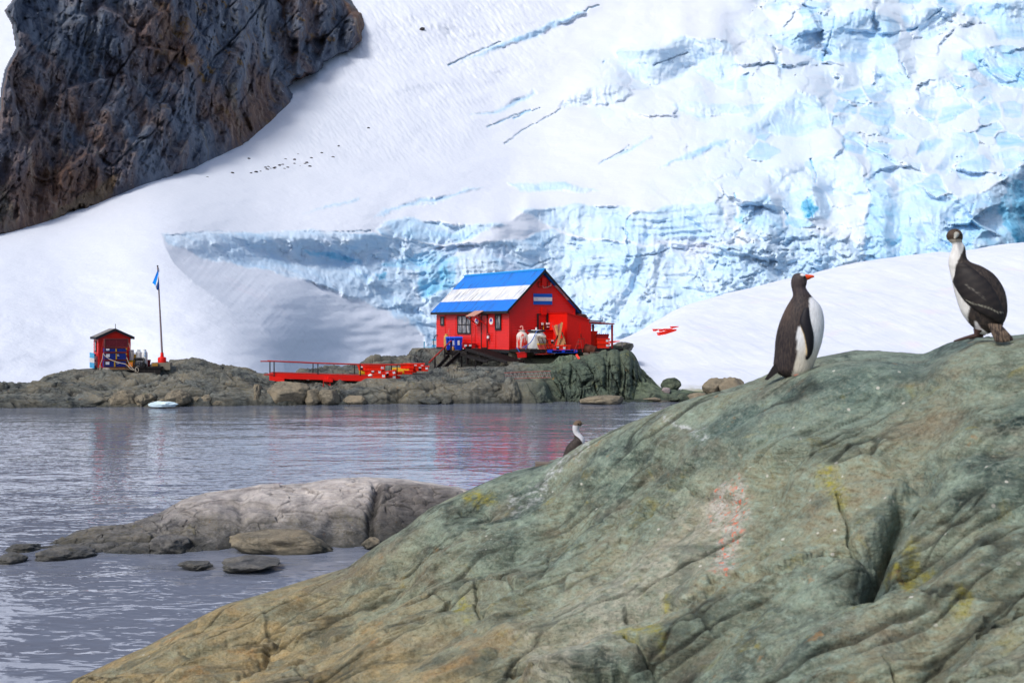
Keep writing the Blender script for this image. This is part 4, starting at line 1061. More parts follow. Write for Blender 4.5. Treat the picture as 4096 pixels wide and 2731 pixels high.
def roof_mat():
    n = NT('striped_roof', 0.5, 0.35)
    z = n.sep(n.obj)[2]
    st = n.math('ADD', z, n.math('MULTIPLY', n.math('SUBTRACT', n.noise(n.obj, 3, 3), .5), .05))
    f = n.math('DIVIDE', n.math('SUBTRACT', st, 2.27), 2.70)
    col = n.ramp(f, [(0.0, lin(0, 116, 226)), (0.315, lin(228, 228, 226)), (0.648, lin(0, 122, 230))], 'CONSTANT')
    sc = n.noise(n.map(n.obj, (0.55, 6.0, 0.55), (0, 0, 0)), 1.7, 5, .7, .3)
    patch = n.ramp(n.noise(n.obj, .7, 3), [(.35, .35), (.65, 1.0)])
    col = n.mix(n.math('MULTIPLY', n.ramp(sc, [(.51, 0.0), (.57, .85)]), patch), col, lin(46, 60, 86))
    col = n.mix(n.math('MULTIPLY', n.ramp(n.noise(n.obj, 1.5, 4), [(.4, 0.0), (.7, 1.0)]), .25), col, lin(30, 128, 220))
    return n.done(col, n.bump(sc, .3, .01))
m_roof = roof_mat()
ov, og, th = .31, .30, .09
def slab(sgn):
    xe = -ov if sgn < 0 else W_ + ov
    s = (R_ - E_) / (W_ / 2)
    ze = E_ - ov * s + .02
    xm = W_ / 2
    pts = [(xe, ze), (xm, R_ + .02), (xm, R_ + .02 + th * 1.3), (xe - .02 * -sgn * 0, ze + th * 1.3)]
    mb = MB(); mb.prism(pts, -og, L_ + og)
    return mb, pts
for sgn in (-1, 1):
    mb, pts = slab(sgn)
    ro = obj('roof', mb, m_roof, hut)
    (xe, ze), (xm, zm) = pts[0], pts[1]
    t = MB()
    t.prism([(xe - .01 * sgn * -1, ze - .05), (xm, zm - .05), (xm, zm + th * 1.3 + .012), (xe, ze + th * 1.3 + .012)], -og - .035, -og - .002)
    t.box(min(xe, xe + .03 * sgn), max(xe, xe + .03 * sgn), -og - .03, L_ + og, ze - .06, ze + .09)
    obj('roof_trim', t, m_dark, ro)
mb = MB(); mb.tube([(W_ / 2, -og, R_ + .14), (W_ / 2, L_ + og, R_ + .14)], .09, 8)
obj('ridge_cap', mb, paint('ridge_blue', (40, 150, 222), .5, .2), hut)
def front_rect(a, b, cst=-.05):
    p, q = hl(a, 'x', cst), hl(b, 'x', cst)
    return min(p.y, q.y), max(p.y, q.y), min(p.z, q.z), max(p.z, q.z)
def window(y0, y1, z0, z1_, nx, nz, fw):
    f = MB(); X0, X1 = -.085, -.03
    f.box(X0, X1, y0, y1, z1_ - fw, z1_); f.box(X0, X1, y0, y1, z0, z0 + fw)
    f.box(X0, X1, y0, y0 + fw, z0 + fw, z1_ - fw); f.box(X0, X1, y1 - fw, y1, z0 + fw, z1_ - fw)
    for i in range(1, nx):
        y = y0 + (y1 - y0) * i / nx; f.box(X0 + .01, X1, y - fw * .4, y + fw * .4, z0 + fw, z1_ - fw)
    for i in range(1, nz):
        z = z0 + (z1_ - z0) * i / nz; f.box(X0 + .012, X1, y0 + fw, y1 - fw, z - fw * .45, z + fw * .45)
    wo = obj('window', f, m_dark, hut)
    g = MB(); g.box(-.05, -.032, y0 + fw * .8, y1 - fw * .8, z0 + fw * .8, z1_ - fw * .8)
    obj('pane', g, m_glass, wo)
    return wo
y0, y1, za, zb = front_rect(zh(435, 275), zh(527, 495)); window(y0, y1, za, zb, 1, 1, .12)
y0, y1, za, zb = front_rect(zh(845, 255), zh(1170, 695)); window(y0, y1, za, zb, 3, 2, .075)
y0, y1, za, zb = front_rect(zh(1755, 215), zh(1895, 605)); window(y0, y1, za, zb, 1, 1, .13)
# door, frame, step
y0, y1, za, zb = front_rect(zh(1420, 222), zh(1572, 975)); za = 0.02
f = MB(); fw = .085
f.box(-.09, -.03, y0, y0 + fw, za, zb); f.box(-.09, -.03, y1 - fw, y1, za, zb); f.box(-.09, -.03, y0 + fw, y1 - fw, zb - fw, zb); f.box(-.12, -.03, y0 + fw, y1 - fw, za, za + .06)
df = obj('door_frame', f, m_dark, hut)
d = MB(); d.box(-.062, -.032, y0 + fw, y1 - fw, za + .07, zb - fw); d.box(-.070, -.062, y0 + fw + .1, y1 - fw - .1, za + .25, zb - fw - .12)
do = obj('door', d, m_redp, hut)
k = MB(); k.ball((-.09, y1 - fw - .07, 1.0), .03); obj('door_handle', k, m_steel, do)
DOORY = (y0 + y1) / 2
# awning over the door
ya, yb2 = hl(zh(1560, 95), 'x', -.03).y, hl(zh(1345, 95), 'x', -.03).y
zt0 = hl(zh(1450, 95), 'x', -.03).z
mb = MB(); mb.hexa([(-.03, ya, zt0 - .03), (-.03, yb2, zt0 - .03), (-.95, yb2, zt0 - .48), (-.95, ya, zt0 - .48)], [(-.03, ya, zt0 + .02), (-.03, yb2, zt0 + .02), (-.95, yb2, zt0 - .44), (-.95, ya, zt0 - .44)])
aw = obj('awning', mb, paint('pale_awning', (190, 142, 124), .7, .25, (160, 92, 76)), hut)
for y in (ya + .05, yb2 - .05):
    mb = MB(); mb.beam((-.04, y, zt0 - 1.05), (-.92, y, zt0 - .50), .05, .06); mb.beam((-.05, y, zt0 - 1.1), (-.05, y, zt0 - .1), .05, .05)
    obj('bracket', mb, m_redp, aw)
# the two oval emblems
def oval(cy, cz, ry, rz, x0, x1):
    m = MB(); n = 28
    ring = [(cy + ry * math.cos(2 * math.pi * i / n), cz + rz * math.sin(2 * math.pi * i / n)) for i in range(n)]
    return m.hexa([(x0, a, b) for a, b in ring], [(x1, a, b) for a, b in ring])
m_violet = paint('violet_print', (78, 48, 160), .5, .1)
for cxz in ((1313, 388), (1660, 385)):
    c_ = hl(zh(*cxz), 'x', -.05)
    mb = MB(); mb.box(-.062, -.028, c_.y - .36, c_.y + .36, c_.z - .30, c_.z + .30)
    bo = obj('emblem_board', mb, m_redp, hut)
    obj('emblem_oval', oval(c_.y, c_.z, .27, .225, -.074, -.063), m_white, bo)
    mb = MB(); q = [(-.19, -.03), (-.10, -.06), (-.02, .02), (.03, -.02), (.10, -.07), (.19, -.05), (.15, .08), (.06, .14), (-.02, .17), (-.10, .12), (-.16, .06)]
    mb.hexa([(-.078, c_.y + a, c_.z + b) for a, b in q], [(-.0745, c_.y + a, c_.z + b) for a, b in q])
    obj('emblem_symbol', mb, m_violet, bo)
# gable: flag board, boxes, brackets, conduits
def gable_rect(a, b, cst=-.05):
    p, q = hl(a, 'y', cst), hl(b, 'y', cst)
    return min(p.x, q.x), max(p.x, q.x), min(p.z, q.z), max(p.z, q.z)
xa, xb, za, zb = gable_rect(z1(1186, 349), z1(1381, 466))
mb = MB(); mb.box(xa, xb, -.06, -.026, za, zb); fb = obj('flag_board', mb, paint('flag_blue', (20, 92, 190), .55, .15), hut)
mb = MB(); mb.box(xa, xb, -.066, -.061, za + (zb - za) * .33, za + (zb - za) * .67); obj('white_stripe', mb, m_white, fb)
for a, b in (((1268, 185), (1312, 268)), ((1265, 490), (1316, 572))):
    xa, xb, za, zb = gable_rect(z1(*a), z1(*b)); mb = MB(); mb.box(xa, xb, -.16, -.026, za, zb); obj('vent_box', mb, m_redp, hut)
for q in (((1233, 228), (1270, 283)), ((1328, 228), (1372, 283))):
    xa, xb, za, zb = gable_rect(z1(*q[0]), z1(*q[1])); mb = MB()
    mb.beam((xa, -.08, za), (xa, -.08, zb), .03, .03); mb.beam((xa, -.08, zb), (xb, -.08, zb), .03, .03); mb.beam((xa, -.08, za), (xb, -.08, za), .03, .03)
    obj('wall_bracket', mb, m_rust, hut)
a_, b_ = hl(z1(1283, 262), 'y', -.14), hl(z1(1370, 240), 'y', -.14)
mb = MB(); mb.tube([a_, a_ + Vector((.04, 0, -.16)), (a_ + b_) / 2 + Vector((.05, 0, -.20)), b_ + Vector((0, 0, -.15)), b_, ], .014, 6); obj('loose_cable', mb, m_cord, hut)
mb = MB()
for zx in (1232, 1331):
    p0, p1 = hl(z1(zx, 560), 'y', -.07), hl(z1(zx, 735), 'y', -.07); mb.beam(p0, p1, .09, .07, (0, 1, 0))
p0, p1 = hl(z1(1228, 564), 'y', -.07), hl(z1(1340, 564), 'y', -.07); mb.beam(p0, p1, .05, .05)
obj('conduit', mb, m_dark, hut)
# side shed in front of the gable
AX0, AX1, AY = hl(z1(1337, 700), 'y', 0).x, 4.36, -2.3
mb = MB(); mb.hexa([(AX0, AY, .06), (AX1, AY, .06), (AX1, -.03, .06), (AX0, -.03, .06)], [(AX0, AY, 2.26), (AX1, AY, 1.84), (AX1, -.03, 1.84), (AX0, -.03, 2.26)])
sh = obj('side_shed', mb, m_redp, hut)
xa, xb = hl(z1(1674, 700), 'y', AY - .02).x, hl(z1(1788, 700), 'y', AY - .02).x
mb = MB(); mb.box(xa, xb, AY - .03, AY - .004, .10, 1.62)
sd_ = obj('shed_door', mb, m_redp, sh)
mb = MB(); mb.beam((xa + .03, AY - .05, .78), (xa + .03, AY - .05, 1.0), .04, .03)
obj('latch', mb, m_rust, sh)
mb = MB(); mb.hexa([(AX0 - .05, AY - .06, 2.265), (AX1 + .05, AY - .06, 1.832), (AX1 + .05, -.035, 1.832), (AX0 - .05, -.035, 2.265)], [(AX0 - .05, AY - .06, 2.30), (AX1 + .05, AY - .06, 1.868), (AX1 + .05, -.035, 1.868), (AX0 - .05, -.035, 2.30)])
obj('shed_roof', mb, m_redp, sh)
mb = MB(); mb.box(-.0, 6.75, AY - .25, -.05, -.12, 0.03)
for i in range(14): mb.box(.0, 6.75, AY - .26 + i * .165, AY - .26 + i * .165 + .14, .032, .06)
obj('platform', mb, m_black, hut)
# brown lean-to roof behind the shed
mb = MB(); mb.hexa([(W_ - .02, .4, 2.55), (6.05, .4, 1.95), (6.05, 3.2, 1.95), (W_ - .02, 3.2, 2.55)], [(W_ - .02, .4, 2.62), (6.05, .4, 2.02), (6.05, 3.2, 2.02), (W_ - .02, 3.2, 2.62)])
mb.hexa([(W_ + .01, .42, 0), (5.9, .42, 0), (5.9, 3.1, 0), (W_ + .01, 3.1, 0)], [(W_ + .01, .42, 2.5), (5.9, .42, 1.97), (5.9, 3.1, 1.97), (W_ + .01, 3.1, 2.5)])
obj('lean_to', mb, paint('brown_board', (134, 58, 52), .8, .3, (206, 192, 186), scale=3), hut)
# open porch at the right end
pr = MB(); PX0, PX1, PY0, PY1 = 4.45, 6.45, -1.75, -.25
pr.hexa([(PX0 - .06, PY0 - .1, 1.70), (PX1 + .12, PY0 - .1, 1.56), (PX1 + .12, PY1 + .1, 1.56), (PX0 - .06, PY1 + .1, 1.70)], [(PX0 - .06, PY0 - .1, 1.77), (PX1 + .12, PY0 - .1, 1.63), (PX1 + .12, PY1 + .1, 1.63), (PX0 - .06, PY1 + .1, 1.77)])
obj('porch_roof', pr, m_rustred, hut)
for a, b in ((PX0, PY0), (PX1, PY0), (PX1 - .45, PY1), (PX0, PY1)):
    mb = MB(); mb.box(a - .05, a + .05, b - .05, b + .05, .06, 1.68 - .07 * (a - PX0)); obj('porch_post', mb, m_rustred, hut)

# things on the wall and roof of the hut
def at_hut(x, y, z): return hutw(x, y, z)
ex = hl(zh(1585, 750), 'x', -.14)
fe = thing('fire_extinguisher', 'small red fire extinguisher with white label hung right of the hut door', 'fire extinguisher', at_hut(-.14, ex.y, ex.z - .3), TH)
mb = MB(); mb.lathe([(.075, 0), (.08, .05), (.08, .42), (.05, .48), (.025, .5), (.025, .55)]); obj('cylinder', mb, paint('extinguisher_red', (150, 18, 30), .35, .1), fe, True)
mb = MB(); mb.lathe([(.082, .16), (.082, .33)]); obj('paper_label', mb, m_sticker, fe, True)
mb = MB(); mb.beam((0, -.02, .56), (-.09, .04, .6), .03, .03); mb.tube([(0, .03, .54), (-.05, .12, .45), (-.04, .11, .2)], .013, 6); obj('hose_and_lever', mb, m_blackp, fe)
a_, b_ = hl(zh(1192, 352), 'x', -.08), hl(zh(1204, 940), 'x', -.30)
mb = MB(); mb.tube([(-.09, a_.y, a_.z), (-.34, b_.y, b_.z)], .028, 8)
o = obj('wooden_pole', mb, m_rustred, None, True, HUT, TH); tag(o, 'thin reddish pole leaning upright between the big window and the emblem', 'pole')
dish = thing('satellite_dish', 'small tilted satellite dish on a short mast above the porch roof', 'satellite dish', at_hut(5.0, -.5, 1.72), TH)
mb = MB(); mb.tube([(0, 0, 0), (0, 0, .34)], .03, 8); obj('mast', mb, m_dark, dish)
mb = MB(); n_ = 20
mb.lathe([(.30, .07), (.22, .03), (.10, .005), (.02, 0), (.02, -.03), (.11, -.02), (.24, .01), (.31, .06)], n=20)
do_ = obj('dish', mb, m_steel, dish, True); do_.location = (0, 0, .36); do_.rotation_euler = (rad(-12), rad(14), 0)
for i, (x, y, z, L, a, lb) in enumerate([(4.9, -.9, 1.80, 1.2, 4, 'grey plank lying across the left of the porch roof'), (5.6, -.7, 1.78, 1.3, -6, 'pale plank lying in the middle of the porch roof'), (5.5, -1.3, 1.77, 1.6, 9, 'dark plank lying along the front of the porch roof')]):
    mb = MB(); mb.box(-L / 2, L / 2, -.07, .07, 0, .045)
    o = obj('plank', mb, [m_greywood, m_wood, m_rust][i], None, False, at_hut(x, y, z), TH + rad(a)); o.rotation_euler = (0, rad(4), TH + rad(a)); tag(o, lb, 'plank', 'planks lying on the porch roof')
# ---------------------------------------------------------------- crates: one model, many copies
def make_crate(name, L, W, H, mat, loose=False):
    t = thing(name, 'x', 'crate')
    b = MB(); tp = .86
    def ring(s, z, k=1.0): return [(-L / 2 * s * k, -W / 2 * s * k, z), (L / 2 * s * k, -W / 2 * s * k, z), (L / 2 * s * k, W / 2 * s * k, z), (-L / 2 * s * k, W / 2 * s * k, z)]
    o1, o2 = ring(tp, 0), ring(1, H); i2, i1 = ring(.95, H), ring(tp * .95, .02)
    vs = o1 + o2 + i2 + i1
    fs = [(3, 2, 1, 0)]
    for k in range(3):
        for j in range(4):
            fs.append((k * 4 + j, k * 4 + (j + 1) % 4, (k + 1) * 4 + (j + 1) % 4, (k + 1) * 4 + j))
    fs.append((12, 13, 14, 15)); b.add(vs, fs)
    for sx_ in (-.33, 0, .33): b.hexa([(L * sx_ * tp - .02, -W / 2 * tp - .012, .02), (L * sx_ * tp + .02, -W / 2 * tp - .012, .02), (L * sx_ * tp + .02, -W / 2 * tp + .02, .02), (L * sx_ * tp - .02, -W / 2 * tp + .02, .02)], [(L * sx_ - .02, -W / 2 - .012, H - .03), (L * sx_ + .02, -W / 2 - .012, H - .03), (L * sx_ + .02, -W / 2 + .02, H - .03), (L * sx_ - .02, -W / 2 + .02, H - .03)])
    obj('tub', b, mat, t)
    r = MB(); e = .03
    r.box(-L / 2 - e, L / 2 + e, -W / 2 - e, -W / 2 + .015, H - .035, H + .012); r.box(-L / 2 - e, L / 2 + e, W / 2 - .015, W / 2 + e, H - .035, H + .012)
    r.box(-L / 2 - e, -L / 2 + .015, -W / 2 + .016, W / 2 - .016, H - .035, H + .012); r.box(L / 2 - .015, L / 2 + e, -W / 2 + .016, W / 2 - .016, H - .035, H + .012)
    obj('rim', r, mat, t)
    return t
def sticker(t, L, W, H, x0, x1, za, zb, mat=None, name='paper_label'):
    s = MB(); k = lambda z: -W / 2 * (.86 + .14 * z / H) - .014
    s.hexa([(x0, k(za), za), (x1, k(za), za), (x1, k(za) + .01, za), (x0, k(za) + .01, za)], [(x0, k(zb), zb), (x1, k(zb), zb), (x1, k(zb) + .01, zb), (x0, k(zb) + .01, zb)])
    return obj(name, s, mat or m_sticker, t)
G_CR = 'orange cargo crates'
CL, CW, CH = .82, .46, .30
crate_p = make_crate('orange_crate', CL, CW, CH, m_orange)
def bigmark(t, L, W, H, x):
    sticker(t, L, W, H, x - .075, x + .075, H * .60, H * .86)
    sticker(t, L, W, H, x - .08, x + .08, H * .12, H * .54, m_blackp, 'black_symbol')
sticker(crate_p, CL, CW, CH, .17, .33, .10, .24)
crate_q = make_crate('orange_crate', CL, CW, CH, m_orange)
sticker(crate_q, CL, CW, CH, .20, .34, .10, .24); bigmark(crate_q, CL, CW, CH, -.12)
crate_s = make_crate('orange_crate', .50, CW, CH, m_orange)
used_c = {}
def crate(kind, loc, rz, label, rot=None, group=G_CR):
    r = {'p': crate_p, 'q': crate_q, 's': crate_s}[kind]
    if kind not in used_c:
        used_c[kind] = 1; r.location = loc; r.rotation_euler = rot if rot else (0, 0, rz); r['label'] = label; r['group'] = group
        return r
    o = dup(r, loc, rz, label, rot); o['group'] = group
    return o
def PB(z, x, y, d):     # a point of the picture given in a zoomed view, at a depth
    q = z(x, y); return P(q[0], q[1], d)

# pile on the landing: A
crate('p', PB(zc, 640, 545, 66.2), rad(4), 'wide orange crate with one white label, bottom of the pile behind the gangway rail')
crate('q', PB(zc, 555, 540, 65.6), rad(2), 'orange crate with a black symbol, under the topmost wide crate on the gangway pile')
crate('p', PB(zc, 650, 404, 65.8), rad(3), 'wide orange crate on top of the gangway pile, white label at its right end')
crate('s', PB(zc, 350, 404, 66.4), rad(8), 'narrow orange crate on top of the gangway pile, left of the wide one')
crate('s', PB(zc, 350, 545, 66.4), rad(8), 'narrow orange crate below the narrow top one on the gangway pile')
o = crate('q', PB(zc, 255, 402, 66.9), rad(-28), 'orange crate at the far left top of the gangway pile, turned sideways')
crate('q', PB(zc, 1020, 575, 65.5), 0, 'tilted orange crate with black symbol and two labels, on the right of the gangway pile', (0, rad(-9), rad(2)))
crate('p', PB(zc, 1020, 690, 65.6), rad(2), 'orange crate almost sunk behind the gangway beam, under the tilted crate')
crate('s', PB(zc, 1272, 610, 66.6), rad(4), 'small orange crate alone at the right end of the gangway')
crate('p', PB(zc, 700, 660, 65.3), rad(-3), 'open orange crate full of coloured rags, low behind the gangway beam')
rng = random.Random(4)
for i, (x, y, c_, nm, lb) in enumerate([(410, 560, m_white, 'rag', 'white and pink rag at the left of the rag crate'), (595, 555, paint('green_cloth', (40, 150, 80), .8), 'rag', 'green rag in the middle of the rag crate'), (740, 555, paint('plum_cloth', (92, 34, 60), .8), 'rag', 'plum coloured rag at the right of the rag crate'), (520, 590, paint('pink_cloth', (206, 110, 120), .8), 'rag', 'pink rag at the front of the rag crate')]):
    mb = MB(); mb.ball((0, 0, .05), (.14, .1, .07), 14, 8)
    for j, v in enumerate(mb.v): mb.v[j] = tuple(q * (1 + .35 * rng.uniform(-1, 1)) for q in v)
    o = obj(nm, mb, c_, None, True, PB(zc, x, y + 25, 65.3)); tag(o, lb, 'rag', 'rags in the crate on the gangway')
# pile beside the stairs: B
for x, y, k, rz, lb in [(1475, 488, 's', 6, 'narrow orange crate at the bottom left of the pile below the stairs'), (1475, 352, 's', 6, 'narrow orange crate at the top left of the pile below the stairs'), (1605, 478, 's', 4, 'narrow orange crate at the bottom of the stairs pile, second from its left'), (1590, 342, 's', 4, 'narrow orange crate at the top of the stairs pile, second from its left'),
                        (1740, 470, 's', 5, 'narrow orange crate at the bottom of the stairs pile, third from its left'), (1720, 350, 's', 5, 'narrow orange crate at the top of the stairs pile, third from its left'), (1880, 345, 'q', 5, 'orange crate with a white label and black symbol on top of the stairs pile'), (2020, 420, 'q', 7, 'orange crate with two labels at the bottom right of the stairs pile')]:
    crate(k, PB(zc, x, y, 67.2 + (0.5 if k == 's' else 0)), rad(rz), lb)
crate('s', PB(zc, 1600, 560, 66.9), rad(3), 'orange crate half hidden by the rock under the stairs pile')
# rusty yellow drums lying behind the piles
for x, y, d, lb in [(1355, 570, 67.4, 'yellow drum lying in the gap between the two crate piles'), (1455, 570, 67.2, 'yellow drum lying hard against the stairs pile'), (1240, 520, 67.8, 'yellow drum lying behind the small lone crate'), (215, 590, 67.0, 'yellow drum lying at the left end of the gangway pile')]:
    mb = MB(); mb.tube([(-.30, 0, .2), (-.28, 0, .2), (-.1, 0, .2), (-.09, 0, .2), (.09, 0, .2), (.1, 0, .2), (.28, 0, .2), (.30, 0, .2)], [.2, .2, .2, .215, .215, .2, .2, .2], 18)
    o = obj('yellow_drum', mb, m_yellow, None, True, PB(zc, x, y, d), rad(12)); tag(o, lb, 'drum', 'yellow drums among the orange crates')

# ---------------------------------------------------------------- red gangway
gw = thing('red_gangway', 'long red steel gangway with thin rails lying across the shore rocks', 'gangway', P(*zw(1000, 450), 65))
g0 = gw.location
def gl(x, y, d): return P(*zw(x, y), d) - g0
a0, a1 = gl(240, 440, 64.2), gl(1850, 488, 65.6)
back = Vector((0.0, 0.9, 0.0))
mb = MB(); mb.beam(a0, a1, .10, .30); mb.beam(a0 + back, a1 + back, .10, .30)
for i in range(13):
    q = a0.lerp(a1, i / 12); mb.beam(q + Vector((0, .05, .05)), q + back - Vector((0, .05, -.05)), .1, .1)
obj('beam', mb, m_redp, gw)
mb = MB()
for i in range(60):
    q = a0.lerp(a1, (i + .5) / 60); mb.beam(q + Vector((0, .03, .175)), q + back + Vector((0, -.03, .175)), .12, .03)
mb.beam(gl(192, 424, 64.6), gl(320, 424, 64.6), .9, .06)
obj('deck', mb, m_rustred, gw)
for q0, q1, w_, h_ in ((a0 + Vector((.02, 0, -.14)), a0 + Vector((.85, 0, -.26)), .12, .22), (gl(1520, 500, 65.2), gl(1800, 505, 65.5), .12, .16), (gl(905, 492, 64.7), gl(1022, 500, 64.8), .9, .14), (gl(960, 478, 64.6), gl(1010, 490, 64.7), .14, .3)):
    mb = MB(); mb.beam(q0, q1, w_, h_); obj('end_plate', mb, m_redp, gw)
mb = MB(); mb.tube([gl(130, 262, 64.2), gl(300, 262, 64.2), gl(830, 286, 64.7), gl(1360, 302, 65.2), gl(1820, 308, 65.6)], .035, 8)
obj('handrail', mb, m_rustred, gw)
mb = MB(); mb.tube([gl(215, 255, 65.1), gl(780, 280, 65.6), gl(1290, 297, 66.1), gl(1930, 303, 66.6)], .035, 8)
obj('handrail', mb, m_rustred, gw)
for x, yt_, yb_2, d in [(298, 262, 450, 64.2), (841, 287, 468, 64.7), (1366, 302, 480, 65.2), (1821, 308, 486, 65.6), (247, 258, 420, 65.1), (780, 282, 436, 65.6), (1293, 298, 448, 66.1), (1752, 304, 452, 66.5)]:
    mb = MB(); mb.beam(gl(x, yt_, d), gl(x, yb_2, d), .055, .055); obj('rail_post', mb, m_black, gw)
mb = MB(); q = [gl(912, 495, 64.4), gl(990, 495, 64.4), gl(905, 640, 64.4), gl(995, 640, 64.4)]
bk = Vector((0, .8, 0))
for v in (Vector((0, 0, 0)), bk):
    mb = MB()
    mb.beam(q[0] + v, q[2] + v, .06, .06); mb.beam(q[1] + v, q[3] + v, .06, .06); mb.beam(q[0] + v, q[1].lerp(q[3], .5) + v, .04, .04); mb.beam(q[1].lerp(q[3], .5) + v, q[2] + v, .04, .04)
    obj('trestle', mb, m_rustred, gw)

# ---------------------------------------------------------------- deck, ramp and stairs at the hut door
dk = thing('wooden_deck', 'sloping black slatted wooden deck between the stairs and the hut door ramp', 'deck', PB(zh, 1300, 1200, 71.5)); d0 = dk.location
dl_ = lambda x, y, d: PB(zh, x, y, d) - d0
lf = [dl_(720, 1105, 75.2), dl_(945, 1165, 73.4), dl_(1570, 1330, 68.9)]; rt = [dl_(1430, 1095, 73.8), dl_(1640, 1150, 72.2), dl_(1960, 1295, 69.4)]
mb = MB()
def along(pl, t):
    t *= 2; i = min(int(t), 1); return pl[i].lerp(pl[i + 1], t - i)
for i in range(17):
    t = i / 16; mb.beam(along(lf, t), along(rt, t), .15, .04)
obj('slats', mb, m_black, dk)
mb = MB()
for a_, b_ in ((lf[0], lf[1]), (lf[1], lf[2]), (rt[0], rt[1]), (rt[1], rt[2])): mb.beam(a_ + Vector((0, 0, -.10)), b_ + Vector((0, 0, -.10)), .07, .16)
mb.beam(lf[0] + Vector((0, 0, -.1)), rt[0] + Vector((0, 0, -.1)), .08, .15)
obj('joists', mb, m_black, dk)
for a_ in (lf[0], lf[1], rt[0], lf[1].lerp(lf[2], .55), rt[0].lerp(rt[1], .7)):
    mb = MB(); mb.beam(a_ + Vector((0, .05, -.15)), a_ + Vector((0, .05, -.9)), .1, .1); obj('leg', mb, m_black, dk)
rp = thing('wooden_ramp', 'dark slatted ramp running down from the hut door along the wall', 'ramp', HUT, TH)
mb = MB(); r0, r1 = DOORY + .3, -2.0; zA, zB = .0, -.62
for i in range(34):
    t = i / 33; y = r0 + (r1 - r0) * t; z = zA + (zB - zA) * max(0, (t - .12) / .88)
    mb.box(-1.25, -.14, y - .045, y + .045, z - .02, z + .015)
obj('slats', mb, paint('ramp_timber', (52, 36, 36), .75, .35, (78, 62, 58)), rp)
for x in (-1.27, -.12):
    mb = MB(); mb.beam((x, r0, zA - .09), (x, r0 + (r1 - r0) * .12, zA - .09), .05, .16); mb.beam((x, r0 + (r1 - r0) * .12, zA - .09), (x, r1, zB - .09), .05, .16); obj('side_rail', mb, m_black, rp)
for y in (r0 - .1, 1.6):
    mb = MB(); mb.box(-1.25, -1.13, y - .06, y + .06, -.95, -.16); obj('leg', mb, m_black, rp)
st = thing('wooden_stairs', 'steep black wooden stairs with a red handrail, below the deck', 'stairs', PB(zh, 650, 1350, 72.4)); s0 = st.location
sl = lambda x, y, d: PB(zh, x, y, d) - s0
tl, tr, bl_, br = sl(640, 1205, 73.5), sl(895, 1160, 73.3), sl(335, 1545, 71.4), sl(470, 1560, 71.2)
for a_, b_ in ((tl, bl_), (tr, br)):
    mb = MB(); mb.beam(a_, b_, .07, .24); obj('stringer', mb, m_black, st)
mb = MB()
for i in range(7):
    t = (i + .4) / 7; mb.beam(tl.lerp(bl_, t), tr.lerp(br, t), .26, .04)
obj('treads', mb, m_black, st)
mb = MB(); mb.tube([sl(692, 858, 73.5), sl(155, 1390, 71.1)], .045, 8); obj('handrail', mb, m_rustred, st)
for x, a_, b_, d in ((690, 860, 1190, 73.6), (537, 1010, 1315, 72.9), (303, 1250, 1560, 71.5)):
    mb = MB(); mb.beam(sl(x, a_, d), sl(x, b_, d), .11, .11); obj('post', mb, m_black, st)
mb = MB(); mb.beam(sl(545, 1160, 73), sl(850, 1165, 73.2), .1, .18); obj('cross_beam', mb, m_black, st)

# ---------------------------------------------------------------- in front of the long wall
G = 'blue wheeled bins in front of the hut'
def bin_(x, y, d, lb, first=None):
    p = PB(zh, x, y, d)
    if first: return dup(first, p, TH - rad(20), lb)
    t = thing('wheeled_bin', lb, 'bin', p, TH - rad(20), G)
    b = MB(); b.hexa([(-.19, -.22, .04), (.19, -.22, .04), (.19, .2, .04), (-.19, .2, .04)], [(-.26, -.29, .82), (.26, -.29, .82), (.26, .27, .82), (-.26, .27, .82)]); obj('body', b, m_blue, t)
    l_ = MB(); l_.hexa([(-.29, -.32, .822), (.29, -.32, .822), (.29, .31, .822), (-.29, .31, .822)], [(-.25, -.26, .90), (.25, -.26, .90), (.25, .27, .92), (-.25, .27, .92)]); obj('lid', l_, paint('blue_lid', (24, 92, 220), .35, .1), t)
    s_ = MB(); s_.hexa([(-.07, -.262, .36), (.07, -.262, .36), (.07, -.24, .36), (-.07, -.24, .36)], [(-.07, -.289, .66), (.07, -.289, .66), (.07, -.26, .66), (-.07, -.26, .66)]); obj('paper_label', s_, m_sticker, t)
    for x_ in (-.21, .21):
        w_ = MB(); w_.tube([(x_ - .02, .17, .08), (x_ + .02, .17, .08)], .08, 14); obj('wheel', w_, m_blackp, t)
    return t
b0 = bin_(860, 1092, 74.8, 'blue wheeled bin on the right of the row of three, its side in full view')
bin_(742, 1092, 75.4, 'blue wheeled bin in the middle of the row of three', b0)
bin_(655, 1092, 76.0, 'blue wheeled bin on the left, partly behind the stair handrail', b0)
def cyl_thing(name, lb, cat, p, r, h, mat, collar=True, group=None, cmat=None):
    t = thing(name, lb, cat, p, 0, group)
    b = MB(); b.lathe([(r * .9, 0), (r, .03), (r, h * .80), (r * .93, h * .85), (r * .6, h * .90), (r * .35, h * .915)], n=24); obj('body', b, mat, t, True)
    if collar:
        c_ = MB(); R1 = r * .55
        c_.lathe([(R1, h * .88), (R1, h), (R1 * .86, h), (R1 * .86, h * .88)], n=20); obj('collar', c_, cmat or mat, t, True)
        v = MB(); v.lathe([(r * .14, h * .9), (r * .14, h * .97), (.01, h * .975)], n=10); obj('valve', v, m_steel, t, True)
    return t
cyl_thing('gas_cylinder', 'tall rusty yellow gas cylinder left of the blue bins', 'gas cylinder', PB(zh, 575, 1090, 76.3), .175, 1.12, paint('flaking_yellow', (206, 160, 84), .6, .3, (150, 140, 132), scale=5))
cyl_thing('tan_jar', 'small tan jar with a pale top in front of the blue bins', 'jar', PB(zh, 742, 1092, 74.2), .075, .30, paint('tan_plastic', (176, 128, 78), .6, .2), False)
